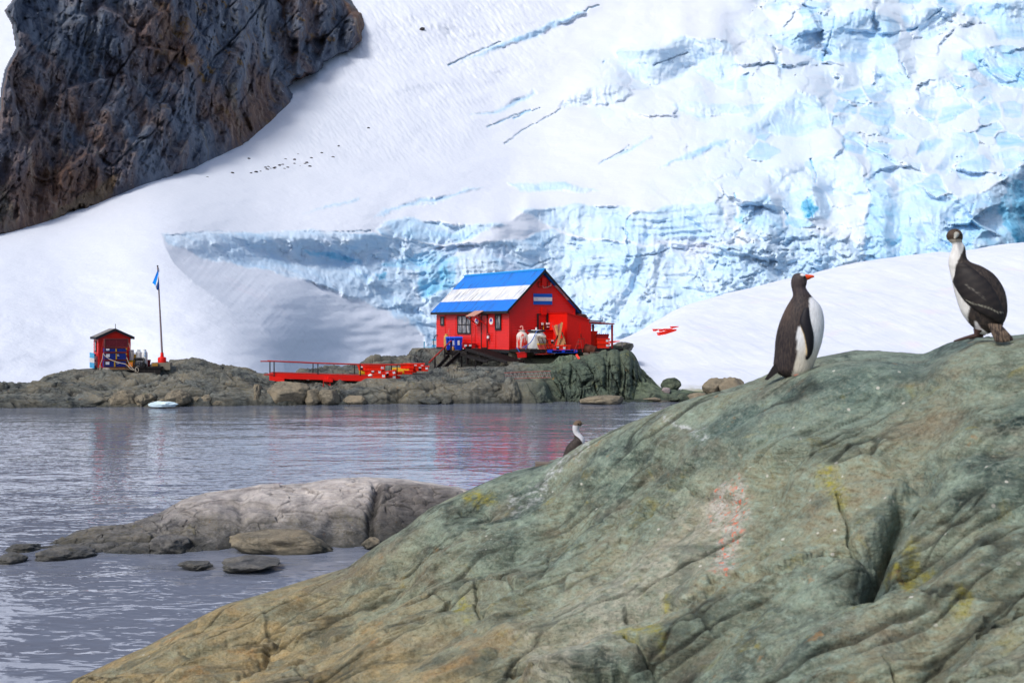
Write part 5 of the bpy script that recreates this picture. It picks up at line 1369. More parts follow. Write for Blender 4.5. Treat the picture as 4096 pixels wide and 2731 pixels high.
mb = MB(); mb.tube([PB(zh, 645, 565, 77.2), PB(zh, 600, 760, 77.0)], .02, 6); mb.tube([PB(zh, 600, 760, 77), PB(zh, 575, 1050, 76.8)], .02, 6)
tag(obj('broom_handle', mb, paint('pink_wood', (196, 112, 92), .7, .2)), 'thin pinkish broom handle slanting behind the yellow gas cylinder', 'broom handle')
be = thing('slatted_bench', 'pale blue and white slatted bench at the far left end of the hut', 'bench', PB(zh, 330, 1100, 80.5), TH - rad(24))
for i in range(4):
    mb = MB(); mb.box(-.3, .95, .18 + .03 * i, .22 + .03 * i, .30 + .14 * i, .41 + .14 * i); obj('back_slat', mb, [m_skyblue, m_white, m_white, m_skyblue][i], be)
mb = MB(); mb.ball((.35, .2, .52), (.07, .015, .07)); obj('sun_mark', mb, paint('sun_yellow', (222, 150, 60), .6), be)
mb = MB()
for i in range(4): mb.box(-.9, .95, -.32 + .12 * i, -.22 + .12 * i, .24, .275)
obj('seat', mb, m_skyblue, be)
for x in (-.85, .88):
    mb = MB(); mb.box(x - .04, x + .04, -.3, -.22, -.1, .62); mb.box(x - .04, x + .04, .12, .2, -.1, .235); mb.box(x - .05, x + .05, -.32, .2, .622, .66); obj('leg', mb, m_skyblue, be)
mb = MB(); mb.tube([PB(zh, 352, 716, 79), PB(zh, 310, 735, 79.2), PB(zh, 278, 800, 79.4), PB(zh, 268, 890, 79.5), PB(zh, 276, 1000, 79.6), PB(zh, 284, 1040, 79.6)], .03, 8)
tag(obj('drain_hose', mb, m_hosed, None, True), 'dark hose arching from the end wall of the hut down behind the bench', 'hose')
o = make_crate('red_crate', .85, .46, .34, m_orange2); o.location = PB(zh, 1120, 1045, 73.6); o.rotation_euler = (0, 0, TH - rad(20)); o['label'] = 'red crate with white labels against the wall under the leaning pole'
sticker(o, .85, .46, .34, -.32, -.16, .1, .26); sticker(o, .85, .46, .34, -.02, .14, .1, .26)
mb = MB(); mb.lathe([(.17, 0), (.21, .27), (.22, .28), (.2, .28), (.16, .02)]); tag(obj('black_tub', mb, m_blackp, None, True, PB(zh, 1110, 1100, 73)), 'black tub standing in front of the red crate on the deck', 'tub')
mb = MB(); mb.beam(PB(zh, 1010, 950, 73.9), PB(zh, 990, 1060, 73.6), .10, .02); tag(obj('white_strip', mb, m_white), 'short white strip leaning at the left of the red crate', 'strip')
mb = MB(); mb.tube([PB(zh, 1060, 1075, 73), PB(zh, 1330, 1055, 73.4)], .05, 10); tag(obj('dark_log', mb, m_greywood, None, True), 'grey round timber lying along the back of the deck', 'timber')
bk_ = MB(); bk_.lathe([(.10, 0), (.12, .12), (.125, .12), (.11, .1), (.09, .02)]); tag(obj('white_bowl', bk_, m_white, None, True, PB(zh, 1468, 1170, 71.9)), 'small white bowl lying on the deck beside the ramp', 'bowl')

# ---------------------------------------------------------------- in front of the gable
def tank(name, lb, x, y, d, r, h, mat):
    t = thing(name, lb, 'tank', PB(zt, x, y, d))
    b = MB(); b.lathe([(r * .94, 0), (r, .05), (r, h * .66), (r * .98, h * .72), (r * .80, h * .82), (r * .52, h * .90), (r * .44, h * .92)], n=36); obj('body', b, mat, t, True)
    n_ = MB(); n_.lathe([(r * .42, h * .915), (r * .42, h * .97), (r * .60, h * .975), (r * .60, h), (r * .1, h + .01)], n=28); obj('lid', n_, mat, t, True)
    return t
def peel():
    n = NT('peeling_tank', .6, .3)
    z = n.sep(n.obj)[2]
    f = n.noise(n.map(n.obj, (1.4, 1.4, .55)), 3.2, 7, .72, .5)
    k = n.math('ADD', f, n.math('MULTIPLY', n.math('SUBTRACT', .55, z), .17))
    return n.done(n.mix(n.ramp(k, [(.49, 0.0), (.54, 1.0)]), lin(212, 200, 192), lin(214, 48, 34)), n.bump(f, .3, .01))
t1 = tank('peeling_tank', 'white tank with peeling red paint and a hooked vent pipe by the hut corner', 595, 1165, 69.4, .35, 1.13, peel())
hk = MB(); hh_ = 1.14; hk.tube([(.05, 0, hh_ - .05), (.05, 0, hh_ + .12), (.03, 0, hh_ + .21), (-.03, 0, hh_ + .24), (-.09, 0, hh_ + .2), (-.1, 0, hh_ + .14)], .04, 10); obj('vent_pipe', hk, paint('pink_pipe', (226, 150, 138), .5, .2), t1, True)
t2 = tank('white_tank', 'plain white rounded tank with a black hose coiled over its lid', 1100, 1168, 69.3, .56, 1.15, m_white)
vp = MB(); vp.tube([(-.02, 0, 1.14), (-.02, 0, 1.30)], .05, 10); obj('vent_cap', vp, m_white, t2, True)
hz = MB(); c0 = t2.location
pts = []
for i in range(40):
    a = 2 * math.pi * i / 20; pts.append((c0.x + (.50 + .03 * (i > 20)) * math.cos(a), c0.y + .46 * math.sin(a), c0.z + 1.06 + .04 * (i / 40) + .05 * math.sin(a)))
hz.tube(pts, .048, 8); tag(obj('hose_coil', hz, m_hosed, None, True), 'thick black hose coiled over the top of the white tank', 'hose')
hz = MB(); hz.tube([PB(zt, *q) for q in [(1165, 550, 68.9), (1110, 560, 68.75), (1050, 660, 68.7), (1015, 740, 68.65), (960, 850, 68.6), (880, 960, 68.6), (780, 1045, 68.6), (680, 1100, 68.65), (610, 1128, 68.7)]], .026, 8)
tag(obj('blue_hose', hz, m_hoseb, None, True), 'bright blue hose sweeping down across the front of the white tank', 'hose')
hz = MB(); hz.tube([PB(zt, *q) for q in [(395, 1130, 68.9), (450, 1190, 68.85), (500, 1280, 68.8), (560, 1330, 68.8), (650, 1310, 68.8), (700, 1230, 68.8), (735, 1140, 68.85), (755, 1100, 68.9)]], .026, 8)
tag(obj('blue_hose', hz, m_hoseb, None, True), 'blue hose hanging in a loop into the tilted red tub', 'hose')
rt_ = make_crate('red_tub', .62, .44, .33, m_orange2); rt_.location = PB(zt, 610, 1480, 68.6); rt_.rotation_euler = (0, rad(-5), rad(-8)); rt_['label'] = 'red tub tilted on the rock under the hanging blue hose loop'; rt_['category'] = 'tub'
ht = thing('old_heater', 'rusty old gas heater with grille leaning in front of the white tank', 'heater', PB(zt, 1290, 1330, 68.5))
h0 = ht.location; q_ = lambda x, y, d: PB(zt, x, y, d) - h0
def plate(pts, th_=.03):
    m = MB(); n_ = [Vector(p) for p in pts]; return m.hexa([p + Vector((0, th_, 0)) for p in n_], n_)
obj('back_board', plate([q_(1090, 712, 68.75), q_(1425, 712, 68.75), q_(1440, 1325, 68.5), q_(1140, 1338, 68.5)]), paint('dirty_white', (176, 164, 150), .7, .3, (120, 92, 72)), ht)
obj('yellow_band', plate([q_(1112, 990, 68.6), q_(1440, 985, 68.6), q_(1445, 1022, 68.58), q_(1116, 1030, 68.58)], .02), m_yellow, ht)
obj('red_panel', plate([q_(1120, 1035, 68.55), q_(1420, 1030, 68.55), q_(1515, 1305, 68.3), q_(1240, 1325, 68.3)], .02), paint('dull_red', (150, 34, 24), .6, .3, (92, 30, 26)), ht)
mb = MB()
for i in range(11):
    y = 800 + i * 17; mb.beam(q_(1165 + i * 2, y, 68.55), q_(1420, y, 68.55), .03, .018)
obj('grille', mb, m_steel, ht)
mb = MB()
for a_, b_ in (((1140, 800, 68.5), (1260, 1130, 68.2)), ((1140, 800, 68.5), (1215, 730, 68.5)), ((1280, 780, 68.5), (1440, 1250, 68.2)), ((1405, 780, 68.5), (1560, 1180, 68.3)), ((1165, 780, 68.5), (1410, 780, 68.5))): mb.beam(q_(*a_), q_(*b_), .03, .03)
obj('wire_frame', mb, m_rust, ht)
mb = MB(); mb.beam(PB(zt, 1050, 1362, 68.2), PB(zt, 1660, 1345, 68.5), .35, .05); tag(obj('red_sheet', mb, m_rustred), 'flat rusty red board lying on the rock under the old heater', 'board')
mb = MB(); mb.beam(PB(zt, 1405, 770, 68.9), PB(zt, 1590, 1250, 68.7), .05, .05); tag(obj('iron_bar', mb, m_rust), 'dark rusty iron bar leaning right of the old heater', 'bar')
# red drawers, meter boxes, planks
mb = MB()
x_a, x_b = hl(z1(1275, 800), 'y', -.35).x, hl(z1(1412, 800), 'y', -.35).x
lk = thing('red_locker', 'red ridged metal locker against the gable behind the planks', 'locker', HUT, TH)
for i in range(5): mb.box(x_a, x_b, -.62 - .012 * (i % 2), -.06, .42 + i * .15, .42 + i * .15 + .14)
obj('body', mb, m_redp, lk); mb = MB(); mb.box(x_a - .04, x_b + .04, -.68, -.05, 1.185, 1.23); obj('top', mb, m_redp, lk)
mb = MB(); mb.box(x_a + .02, x_b - .02, -.55, -.06, .06, .415); obj('base', mb, m_maroon, lk)
for (a_, b_, lb, mt) in [((1280, 268), (1330, 340), 'small white meter box on the left under the conduit', m_white), ((1442, 263), (1545, 332), 'larger white switch box under the right hand conduit', m_white), ((1466, 395), (1532, 425), 'small white junction box below the larger switch box', m_white)]:
    xa, xb, za, zb = gable_rect(zt(*a_), zt(*b_), -.2)
    t = MB(); t.box(xa, xb, -.26, -.15, za, zb); o = obj('switch_box', t, mt, None, False, HUT, TH); tag(o, lb, 'switch box', 'switch boxes on the gable wall')
mb = MB(); xa, xb, za, zb = gable_rect(zt(1275, 300), zt(1565, 500), -.1); mb.box(xa, xb, -.145, -.03, za, zb); o = obj('meter_board', mb, m_maroon, None, False, HUT, TH); tag(o, 'maroon board on the gable carrying the white switch boxes', 'board')
mb = MB(); xa, xb, za, zb = gable_rect(zt(1342, 268), zt(1360, 500), -.2); mb.box(xa, xb, -.20, -.148, za, zb); o = obj('yellow_pipe', mb, m_yellow, None, False, HUT, TH); tag(o, 'thin yellow pipe running down the maroon meter board', 'pipe')
PL = [((1655, 350, 69.2), (1800, 760, 68.7), .07, m_rustred, 'thin red batten at the left of the leaning wood'), ((1735, 365, 69.2), (1830, 700, 68.7), .10, m_wood, 'short pale plank leaning second from the left'), ((1790, 335, 69.25), (1850, 720, 68.8), .10, m_wood, 'pale plank leaning behind the maroon sheet'),
      ((1985, 255, 69.1), (1830, 1090, 68.3), .13, m_wood, 'longest pale plank, crossing the heap of leaning wood'), ((1890, 560, 69.1), (1655, 1165, 68.3), .09, m_rust, 'dark iron strip slanting left in the leaning wood'), ((1900, 600, 69.15), (1745, 1100, 68.35), .09, m_redp, 'bright red board slanting under the longest plank'),
      ((1955, 810, 68.9), (1965, 1070, 68.4), .16, m_wood, 'short wide plank standing above the crates on the blue pallet'), ((2045, 810, 68.9), (2010, 1070, 68.4), .12, m_wood, 'short narrow plank standing right of the wide short one'), ((1990, 600, 69.2), (2090, 1000, 68.6), .08, m_wood, 'thin pale batten leaning right against the shed'), ((2060, 740, 69), (2120, 1080, 68.5), .07, m_rust, 'thin brown batten at the right end of the leaning wood')]
for a_, b_, w_, mt, lb in PL:
    mb = MB(); mb.beam(PB(zt, *a_), PB(zt, *b_), w_, .035, (0, 1, 0)); mb2 = obj('plank', mb, mt); tag(mb2, lb, 'plank', 'wood leaning against the side shed')
o = obj('maroon_sheet', plate([PB(zt, 1840, 330, 69.25), PB(zt, 1985, 270, 69.25), PB(zt, 1960, 720, 68.9), PB(zt, 1800, 720, 68.9)], .02), paint('faded_maroon', (140, 66, 72), .7, .3, (176, 120, 122))); tag(o, 'faded maroon sheet leaning behind the longest plank', 'sheet')
# crates on and behind the blue pallet
pal = thing('blue_pallet', 'blue plastic pallet on the rock under two orange crates', 'pallet', PB(z6 := view(2000, 1240, 4.704), 1160, 800, 68.3), rad(10))
mb = MB()
for i in range(5): mb.box(-.85, .85, -.5 + i * .21, -.5 + i * .21 + .15, .15, .18)
obj('top_boards', mb, m_blue, pal)
for x in (-.78, 0, .78):
    mb = MB(); mb.box(x - .09, x + .09, -.5, .5, .02, .149); obj('runner', mb, m_blue, pal)
mb = MB(); mb.box(-.85, .85, -.48, -.36, 0, .019); mb.box(-.85, .85, .36, .48, 0, .019); obj('bottom_boards', mb, m_blue, pal)
crate('q', PB(z6, 1115, 762, 68.0), rad(6), 'orange crate with two labels on the left half of the blue pallet')
crate('s', PB(z6, 1242, 756, 68.1), rad(6), 'orange crate on the right half of the blue pallet')
crate('q', PB(z6, 1010, 640, 69.0), rad(8), 'orange crate stacked on another behind the planks, under the red locker')
crate('p', PB(z6, 980, 725, 68.9), rad(8), 'orange crate on the platform, bottom one behind the planks')
# step stool, drum, pallet, loose boards
ss = thing('step_stool', 'thin rusty tubular step stool in front of the red shed door', 'step stool', PB(z6, 1530, 790, 67.9)); s1 = ss.location; q_ = lambda x, y, d: PB(z6, x, y, d) - s1
mb = MB(); mb.beam(q_(1472, 545, 67.9), q_(1590, 538, 67.9), .28, .03); obj('top_step', mb, m_rust, ss)
for a_, b_ in (((1480, 548, 67.8), (1395, 780, 67.4)), ((1490, 548, 68.1), (1440, 780, 67.8)), ((1515, 545, 67.8), (1555, 790, 67.6)), ((1580, 545, 68.1), (1590, 775, 68.2))):
    mb = MB(); mb.tube([q_(*a_), q_(*b_)], .018, 6); obj('leg', mb, m_rustred, ss)
for y, x0_ in ((605, 1458), (670, 1432)):
    mb = MB(); mb.beam(q_(x0_, y, 67.7), q_(x0_ + 55, y - 4, 67.9), .18, .025); obj('step', mb, m_rust, ss)
mb = MB(); mb.tube([(-.34, 0, 0), (-.33, 0, 0), (-.12, 0, 0), (-.1, 0, 0), (.1, 0, 0), (.12, 0, 0), (.33, 0, 0), (.34, 0, 0)], [.27, .29, .29, .305, .305, .29, .29, .26], 22)
o = obj('rusty_drum', mb, m_rust, None, True, PB(z6, 1690, 745, 68.2)); o.rotation_euler = (0, rad(16), rad(-14)); tag(o, 'rusty brown oil drum lying on its side below the porch', 'drum')
def pallet(name, lb, p, rz, mt, w=.95, d=.6):
    t = thing(name, lb, 'pallet', p, rz)
    m = MB()
    for i in range(4): m.box(-w, w, -d + i * 2 * d / 4, -d + i * 2 * d / 4 + .2, .12, .15)
    obj('top_boards', m, mt, t)
    for x in (-w + .08, 0, w - .08):
        m = MB(); m.box(x - .07, x + .07, -d, d, .0, .119); obj('runner', m, mt, t)
    return t
pallet('wooden_pallet', 'grey wooden pallet on the rock under the porch platform', PB(z6, 1930, 830, 68.6), rad(14), m_greywood)
mb = MB(); mb.beam(PB(z6, 1445, 850, 67.2), PB(z6, 1500, 935, 66.9), .12, .2, (0, 1, 0)); tag(obj('red_board', mb, m_orange), 'short bright red board sticking up behind the tall rock face', 'board')
for a_, b_, lb in [((1540, 880, 67.2), (1650, 880, 67.3), 'dark slab of board lying right of the short red board'), ((1600, 815, 67.6), (1690, 860, 67.4), 'dark slab of board tipped below the rusty drum')]:
    mb = MB(); mb.beam(PB(z6, *a_), PB(z6, *b_), .4, .1); tag(obj('dark_board', mb, m_greywood), lb, 'board')
# porch: stacked crates, wall crates
pk = [(z1(1912, 920), 'p', 0, 'orange crate at the bottom of the stack in the porch'), (z1(1910, 870), 'p', 0, 'orange crate second from the bottom of the stack in the porch'), (z1(1908, 832), 'm', 0, 'dark red crate on top of the porch stack, holding bottles')]
for pt, k, rz, lb in pk:
    d_ = 70.6
    if k == 'm':
        o = make_crate('dark_red_crate', .78, .46, .34, paint('dark_red_plastic', (140, 18, 22), .4, .2)); o.location = P(pt[0], pt[1], d_); o['label'] = lb
        for i in range(6):
            bt = MB(); bt.lathe([(.035, 0), (.035, .16), (.015, .2), (.015, .24)], n=10)
            c_ = obj('bottle', bt, paint('bottle_blue', (110, 150, 205), .2, .1), None, True, o.location + Vector((-.3 + .12 * i, -.05 + .08 * (i % 2), .18)))
            tag(c_, 'small pale blue bottle in the dark red crate on the porch', 'bottle', 'bottles in the porch crate')
    else: crate(k, P(pt[0], pt[1], d_), rad(4), lb)
for i, lb in enumerate(['orange crate at the bottom of the narrow column beside the shed corner', 'orange crate second in the narrow column beside the shed corner', 'orange crate third in the narrow column beside the shed corner', 'orange crate topmost in the narrow column beside the shed corner']):
    crate('s', PB(z6, 1750, 718 - i * 77, 70.9), rad(6), lb)
mb = MB()
bag = MB(); bag.ball((0, 0, .18), (.28, .2, .26), 18, 12)
for j, v in enumerate(bag.v): bag.v[j] = (v[0] * (1 + .1 * math.sin(9 * v[2])), v[1], max(0, v[2]))
tag(obj('pink_sack', bag, paint('pink_sack', (206, 120, 124), .8, .2), None, True, PB(z6, 1820, 718, 70.9)), 'pale pink sack on the porch left of the crate stack', 'sack')

# lattice mast lying on the rock
zm8 = view(1600, 1380, 2.1382)
lm = thing('lattice_mast', 'grey and red lattice mast section lying on the shore rock', 'lattice mast', PB(zm8, 1080, 285, 64.6)); m0 = lm.location; q_ = lambda x, y, d: PB(zm8, x, y, d) - m0
A0, A1, B0, B1, C0, C1 = q_(890, 237, 64.5), q_(1290, 222, 64.5), q_(905, 288, 64.4), q_(1290, 276, 64.4), q_(900, 262, 64.9), q_(1290, 250, 64.9)
for a_, b_ in ((A0, A1), (B0, B1), (C0, C1)):
    mb = MB(); mb.tube([a_, a_.lerp(b_, .5), b_], .022, 6); obj('chord', mb, paint('faded_red_steel', (150, 84, 78), .6, .3, (150, 146, 144)), lm)
mb = MB(); N_ = 22
for i in range(N_):
    t0, t1_ = i / N_, (i + 1) / N_
    a_, b_ = (A0.lerp(A1, t0), B0.lerp(B1, t1_)) if i % 2 else (B0.lerp(B1, t0), A0.lerp(A1, t1_)); mb.tube([a_, b_], .015, 5, False)
    mb.tube([A0.lerp(A1, t0), C0.lerp(C1, t1_)], .012, 5, False)
obj('lacing', mb, paint('light_steel', (140, 138, 136), .5, .2), lm)
# ---------------------------------------------------------------- small red hut with its stores
W2, L2, E2, R2 = 1.80, 1.75, 1.76, 2.18
s2 = thing('small_red_hut', 'small red clapboard hut with a dark trimmed gable roof on the left rocks', 'hut', SH, TH)
mb = MB(); nb = 11
sl2 = (R2 - E2) / (W2 / 2)
for i in range(nb):
    a, b = E2 * i / nb, E2 * (i + 1) / nb
    mb.add([(-.02, -.02, a), (-.02, L2, a), (0, L2, b), (0, -.02, b)], [(0, 1, 2, 3)]); mb.add([(-.02, -.02, a), (-.02, L2, a), (0, L2, a), (0, -.02, a)], [(0, 1, 2, 3)])
for i in range(14):
    a, b = R2 * i / 14, R2 * (i + 1) / 14
    xa = max(0, (a - E2) / sl2); xb = max(0, (b - E2) / sl2)
    mb.add([(xa, -.02, a), (W2 - xa, -.02, a), (W2 - xb, 0, b), (xb, 0, b)], [(0, 1, 2, 3)]); mb.add([(xa, -.02, a), (W2 - xa, -.02, a), (W2 - xa, 0, a), (xa, 0, a)], [(0, 1, 2, 3)])
mb.box(.003, W2, .003, L2, 0, E2); mb.prism([(0, E2), (W2, E2), (W2 / 2, R2)], L2 - .03, L2)
mb.box(-.03, .05, -.035, -.018, 0, E2)
obj('wall', mb, m_red, s2)
mb = MB(); mb.box(-.05, W2 + .05, -.05, L2, -.14, -.004); obj('base_frame', mb, m_greywood, s2)
mb = MB(); mb.box(.45, 1.35, -.028, -.021, 1.72, 2.0); obj('gable_board', mb, paint('bright_red', (222, 34, 16), .5, .1), s2)
for sg in (-1, 1):
    xe = -.16 if sg < 0 else W2 + .16
    ze = E2 - .16 * sl2 + .02
    mb = MB(); mb.prism([(xe, ze), (W2 / 2, R2 + .02), (W2 / 2, R2 + .09), (xe, ze + .07)], -.16, L2 + .16)
    ro = obj('roof', mb, paint('grey_roof', (128, 124, 122), .7, .3), s2)
    mb = MB(); mb.prism([(xe, ze - .08), (W2 / 2, R2 - .06), (W2 / 2, R2 + .105), (xe, ze + .085)], -.20, -.163); mb.box(min(xe, xe + .03 * sg), max(xe, xe + .03 * sg), -.19, L2 + .16, ze - .06, ze + .08)
    obj('roof_trim', mb, paint('slate_trim', (34, 36, 44), .6, .2), ro)
mb = MB(); mb.tube([(W2 / 2, -.22, R2 - .1), (W2 / 2, -.22, R2 + .36)], .018, 6); obj('antenna', mb, m_dark, s2)
p, q = hlr = None, None
def sl_(pt, plane, cst):
    o = HR.inverted() @ (Vector((0, 0, EYE)) - SH); d = HR.inverted() @ Vector(((pt[0] - CX) / F, 1, -(pt[1] - HY) / F)); k = 'xyz'.index(plane)
    return o + d * ((cst - o[k]) / d[k])
za, zb = sl_(zs(455, 935), 'x', -.03).z, sl_(zs(455, 685), 'x', -.03).z
mb = MB(); mb.box(-.06, -.022, .62, 1.06, za, zb); wo = obj('window', mb, m_dark, s2); mb = MB(); mb.box(-.068, -.061, .68, 1.0, za + .07, zb - .07); obj('pane', mb, m_glass, wo)

# flag-painted pallet against the side wall
bp = thing('painted_pallet', 'upright pallet painted in blue white and blue stripes against the small hut', 'pallet', shw(-.10, .1, -.05), TH)
za, zb = 0, sl_(zs(440, 965), 'x', -.12).z - sl_(zs(440, 1305), 'x', -.12).z
def strp():
    n = NT('flag_stripes', .7, .2); z = n.sep(n.obj)[2]
    col = n.ramp(n.math('DIVIDE', z, zb), [(0.0, lin(70, 168, 222)), (.35, lin(222, 220, 222)), (.66, lin(88, 180, 226))], 'CONSTANT')
    w_ = n.ramp(n.noise(n.map(n.obj, (4, 4, .6)), 3, 5, .7), [(.58, 0.0), (.66, .7)])
    return n.done(n.mix(w_, col, lin(60, 66, 74)))
mst = strp()
for i in range(5):
    mb = MB(); y = .05 + i * .33; mb.box(-.14, -.11, y, y + .27, za, zb); obj('slat', mb, mst, bp)
for z in (.12, zb * .5, zb - .12):
    mb = MB(); mb.box(-.108, -.03, .05, 1.64, z - .05, z + .05); obj('crossbar', mb, paint('navy_wood', (26, 34, 74), .7, .2), bp)

# chests in front
def chest(name, lb, x0, x1, ya, yb, mat, dep=.62, band=True):
    a, b = sl_(zs(x0, yb), 'y', -.95), sl_(zs(x1, ya), 'y', -.95)
    t = thing(name, lb, 'chest', shw(a.x, -.95, a.z), TH, 'stacked chests before the small hut')
    Lx, H = b.x - a.x, b.z - a.z - .012
    m = MB(); m.box(0, Lx, 0, dep, .0, H); obj('body', m, mat, t)
    m = MB(); e = .012
    for x_ in (0, Lx):
        m.box(x_ - e - .012, x_ + e + .012, -e, .02, 0.001, H - .001)
    m.box(.026, Lx - .026, -e, .016, 0.001, .03); m.box(.026, Lx - .026, -e, .016, H - .03, H - .001); obj('edge_trim', m, paint('brown_edging', (92, 62, 56), .6, .3), t)
    if band:
        m = MB(); xb_ = Lx * band; m.box(xb_ - .035, xb_ + .035, -.022, -.001, .031, H - .031); obj('yellow_band', m, m_yellow, t)
        m = MB(); m.box(.07, .07 + (.20 if H > .36 else .18), -.018, -.001, H * .42, H * .86); obj('paper_label', m, m_sticker, t)
        if H > .36:
            m = MB()
            for k_ in range(2): m.box(Lx * .56, Lx * .56 + .13 - .03 * k_, -.016, -.001, H * (.55 + .17 * k_), H * (.62 + .17 * k_))
            obj('stencilled_lines', m, m_sticker, t)
    return t
chest('navy_chest', 'navy blue chest at the bottom of the stack, two pale grey patches on its front', 658, 1146, 1125, 1282, m_navy, band=.47)
c2 = chest('navy_chest', 'navy blue chest in the middle of the stack, square white label and yellow dot', 668, 1150, 952, 1118, m_navy, band=.53)
c3 = chest('navy_chest', 'navy blue chest third from the ground, just below the maroon one', 668, 1152, 842, 945, m_navy, band=.52)
for t, zz in ((c2, .33), (c3, .19)):
    m = MB(); m.tube([(1.20, -.002, zz), (1.20, -.02, zz)], .04, 14); obj('yellow_dot', m, m_yellow, t)
chest('maroon_chest', 'tall maroon chest on top of the stack in front of the small hut', 672, 1186, 636, 834, m_maroon, .66, 0)
for pts, lb in [([(630, 955), (660, 1010), (760, 1090), (900, 1150), (1020, 1185), (1140, 1215), (1230, 1300), (1310, 1345)], 'pale rope drooping across the front of the navy chests'), ([(640, 640), (600, 900), (560, 1100), (535, 1260)], 'orange brown strap slanting down left of the stacked chests'), ([(632, 955), (610, 1100), (570, 1200), (545, 1300), (560, 1330), (580, 1270), (545, 1250)], 'pale rope hanging in loops at the left of the chests'), ([(1155, 1055), (1200, 1170), (1260, 1270), (1330, 1340)], 'pale rope running down from the right edge of the chests'), ([(1208, 740), (1240, 880), (1290, 1060)], 'thin grey guy line from the right wall of the small hut')]:
    mb = MB(); P3 = [PB(zs, x, y, 64.75) for x, y in pts]; out = []
    arr = np.array([[v.x, v.y, v.z] for v in P3]); cr = crows(list(arr), [6] * (len(arr) - 1))
    mb.tube([Vector(v) for v in cr], .012 if 'guy' in lb else .018, 6)
    tag(obj('rope', mb, m_rustred if 'strap' in lb else m_cord, None, True), lb, 'rope')
mb = MB(); rr_ = random.Random(2); pts = []
for i in range(60):
    a = i * .7; pts.append(PB(zs, 700, 1355, 64.6) + Vector((.16 * math.cos(a) * (1 + .3 * rr_.random()), .10 * math.sin(a), .03 + .05 * rr_.random() + .0015 * i)))
mb.tube(pts, .014, 5); tag(obj('rope_heap', mb, m_cord, None, True), 'tangled heap of pale rope on the rock before the chests', 'rope')
for i, (x, y, w_, lb) in enumerate([(950, 1310, 1.5, 'brown board lying flat directly under the navy chests'), (1010, 1335, 1.3, 'grey board lying on the rock in front of the chests')]):
    mb = MB(); mb.box(-w_ / 2, w_ / 2, -.3, .12, -.02, .02); o = obj('board', mb, [m_wood, m_greywood][i], None, False, PB(zs, x, y, 65.3), TH); tag(o, lb, 'board', 'boards under the chests')
# platform and what stands on it
zz_ = P(*zs(1560, 1302), 66).z
dp = thing('dark_platform', 'low black timber platform on the rock right of the small hut', 'platform', PB(zs, 1570, 1380, 65.9), rad(6))
mb = MB(); mb.box(-1.05, 1.0, -.5, .9, .22, .30); obj('top', mb, m_black, dp); mb = MB(); mb.box(-.95, .95, -.45, -.33, -.1, .215); mb.box(-.95, .95, .6, .75, -.3, .215); obj('beams', mb, m_black, dp)
PLZ = dp.location.z + .302
def on_pl(x, d): q = zs(x, 1300); v = P(q[0], q[1], d); v.z = PLZ; return v
cyl_thing('gas_cylinder', 'tall slim white gas cylinder with vertical blue lettering by the generator', 'gas cylinder', on_pl(1560, 66.0), .165, PB(zs, 1560, 880, 66.0).z - PLZ, m_white, group='white gas cylinders')
lt = COL.objects[[o.name for o in COL.objects if o.name.startswith('gas_cylinder')][-1]]
mb = MB(); m_bl = paint('blue_print', (30, 140, 214), .5, .1)
for zc0, sh_ in ((.86, 0), (.74, 1), (.65, 2)):
    y = -.172
    if sh_ == 0: mb.box(.04, .11, y, y + .02, zc0 + .03, zc0 + .045); mb.box(.04, .11, y, y + .02, zc0 - .05, zc0 - .035); mb.box(.068, .083, y, y + .02, zc0 - .034, zc0 + .029); mb.box(.04, .11, y, y + .02, zc0 + .07, zc0 + .085)
    elif sh_ == 1: mb.box(.068, .085, y, y + .02, zc0 - .03, zc0 + .03)
    else: mb.box(.045, .06, y, y + .02, zc0 - .05, zc0 + .02); mb.box(.09, .105, y, y + .02, zc0 - .05, zc0 + .02); mb.box(.061, .089, y, y + .02, zc0 + .005, zc0 + .02); mb.box(.061, .089, y, y + .02, zc0 - .05, zc0 - .035)
obj('blue_lettering', mb, m_bl, lt)
cyl_thing('gas_cylinder', 'shorter plump white gas cylinder behind the generator', 'gas cylinder', on_pl(1430, 66.5), .165, PB(zs, 1430, 885, 66.5).z - PLZ, m_white, group='white gas cylinders')
gen = thing('generator', 'black portable generator in a tubular frame with a wheel on the platform', 'generator', on_pl(1435, 65.55), rad(8))
mb = MB(); gh = PB(zs, 1435, 1075, 65.55).z - PLZ; gw_ = .26
for y in (-.2, .2):
    mb.tube([(-gw_, y, .08), (-gw_, y, gh - .05), (-gw_ + .05, y, gh), (gw_ - .05, y, gh), (gw_, y, gh - .05), (gw_, y, .08), (-gw_, y, .08)], .022, 8)
for x in (-gw_, gw_):
    for z in (.08, gh - .05): mb.tube([(x, -.2, z), (x, .2, z)], .02, 6)
mb.tube([(0.12, -.2, .08), (.12, -.2, 0)], .02, 6)
obj('frame', mb, m_blackp, gen, True)
mb = MB(); mb.box(-.21, .05, -.15, .15, .10, gh * .62); mb.box(.06, .22, -.14, .14, .12, gh * .55); obj('engine', mb, paint('engine_grey', (56, 58, 66), .5, .3), gen)
mb = MB(); mb.box(-.22, .22, -.17, .17, gh * .70, gh * .93); obj('fuel_tank', mb, m_blackp, gen)
mb = MB(); mb.box(-.14, .0, -.18, -.152, gh * .45, gh * .58); mb.tube([(.05, -.17, .14), (.07, -.17, .24), (.02, -.17, .3)], .02, 6); obj('silver_parts', mb, m_steel, gen)
for y in (-.23, .23):
    mb = MB(); mb.tube([(gw_ + .03, y - .025, .09), (gw_ + .03, y + .025, .09)], .10, 18); obj('wheel', mb, m_blackp, gen, True)
bz = []
b_ = MB(); b_.lathe([(.12, 0), (.145, .32), (.155, .32), (.155, .345), (.14, .345), (.115, .02)], n=22)
bk0 = on_pl(1262, 66.5); ztop = PB(zs, 1262, 890, 66.5).z
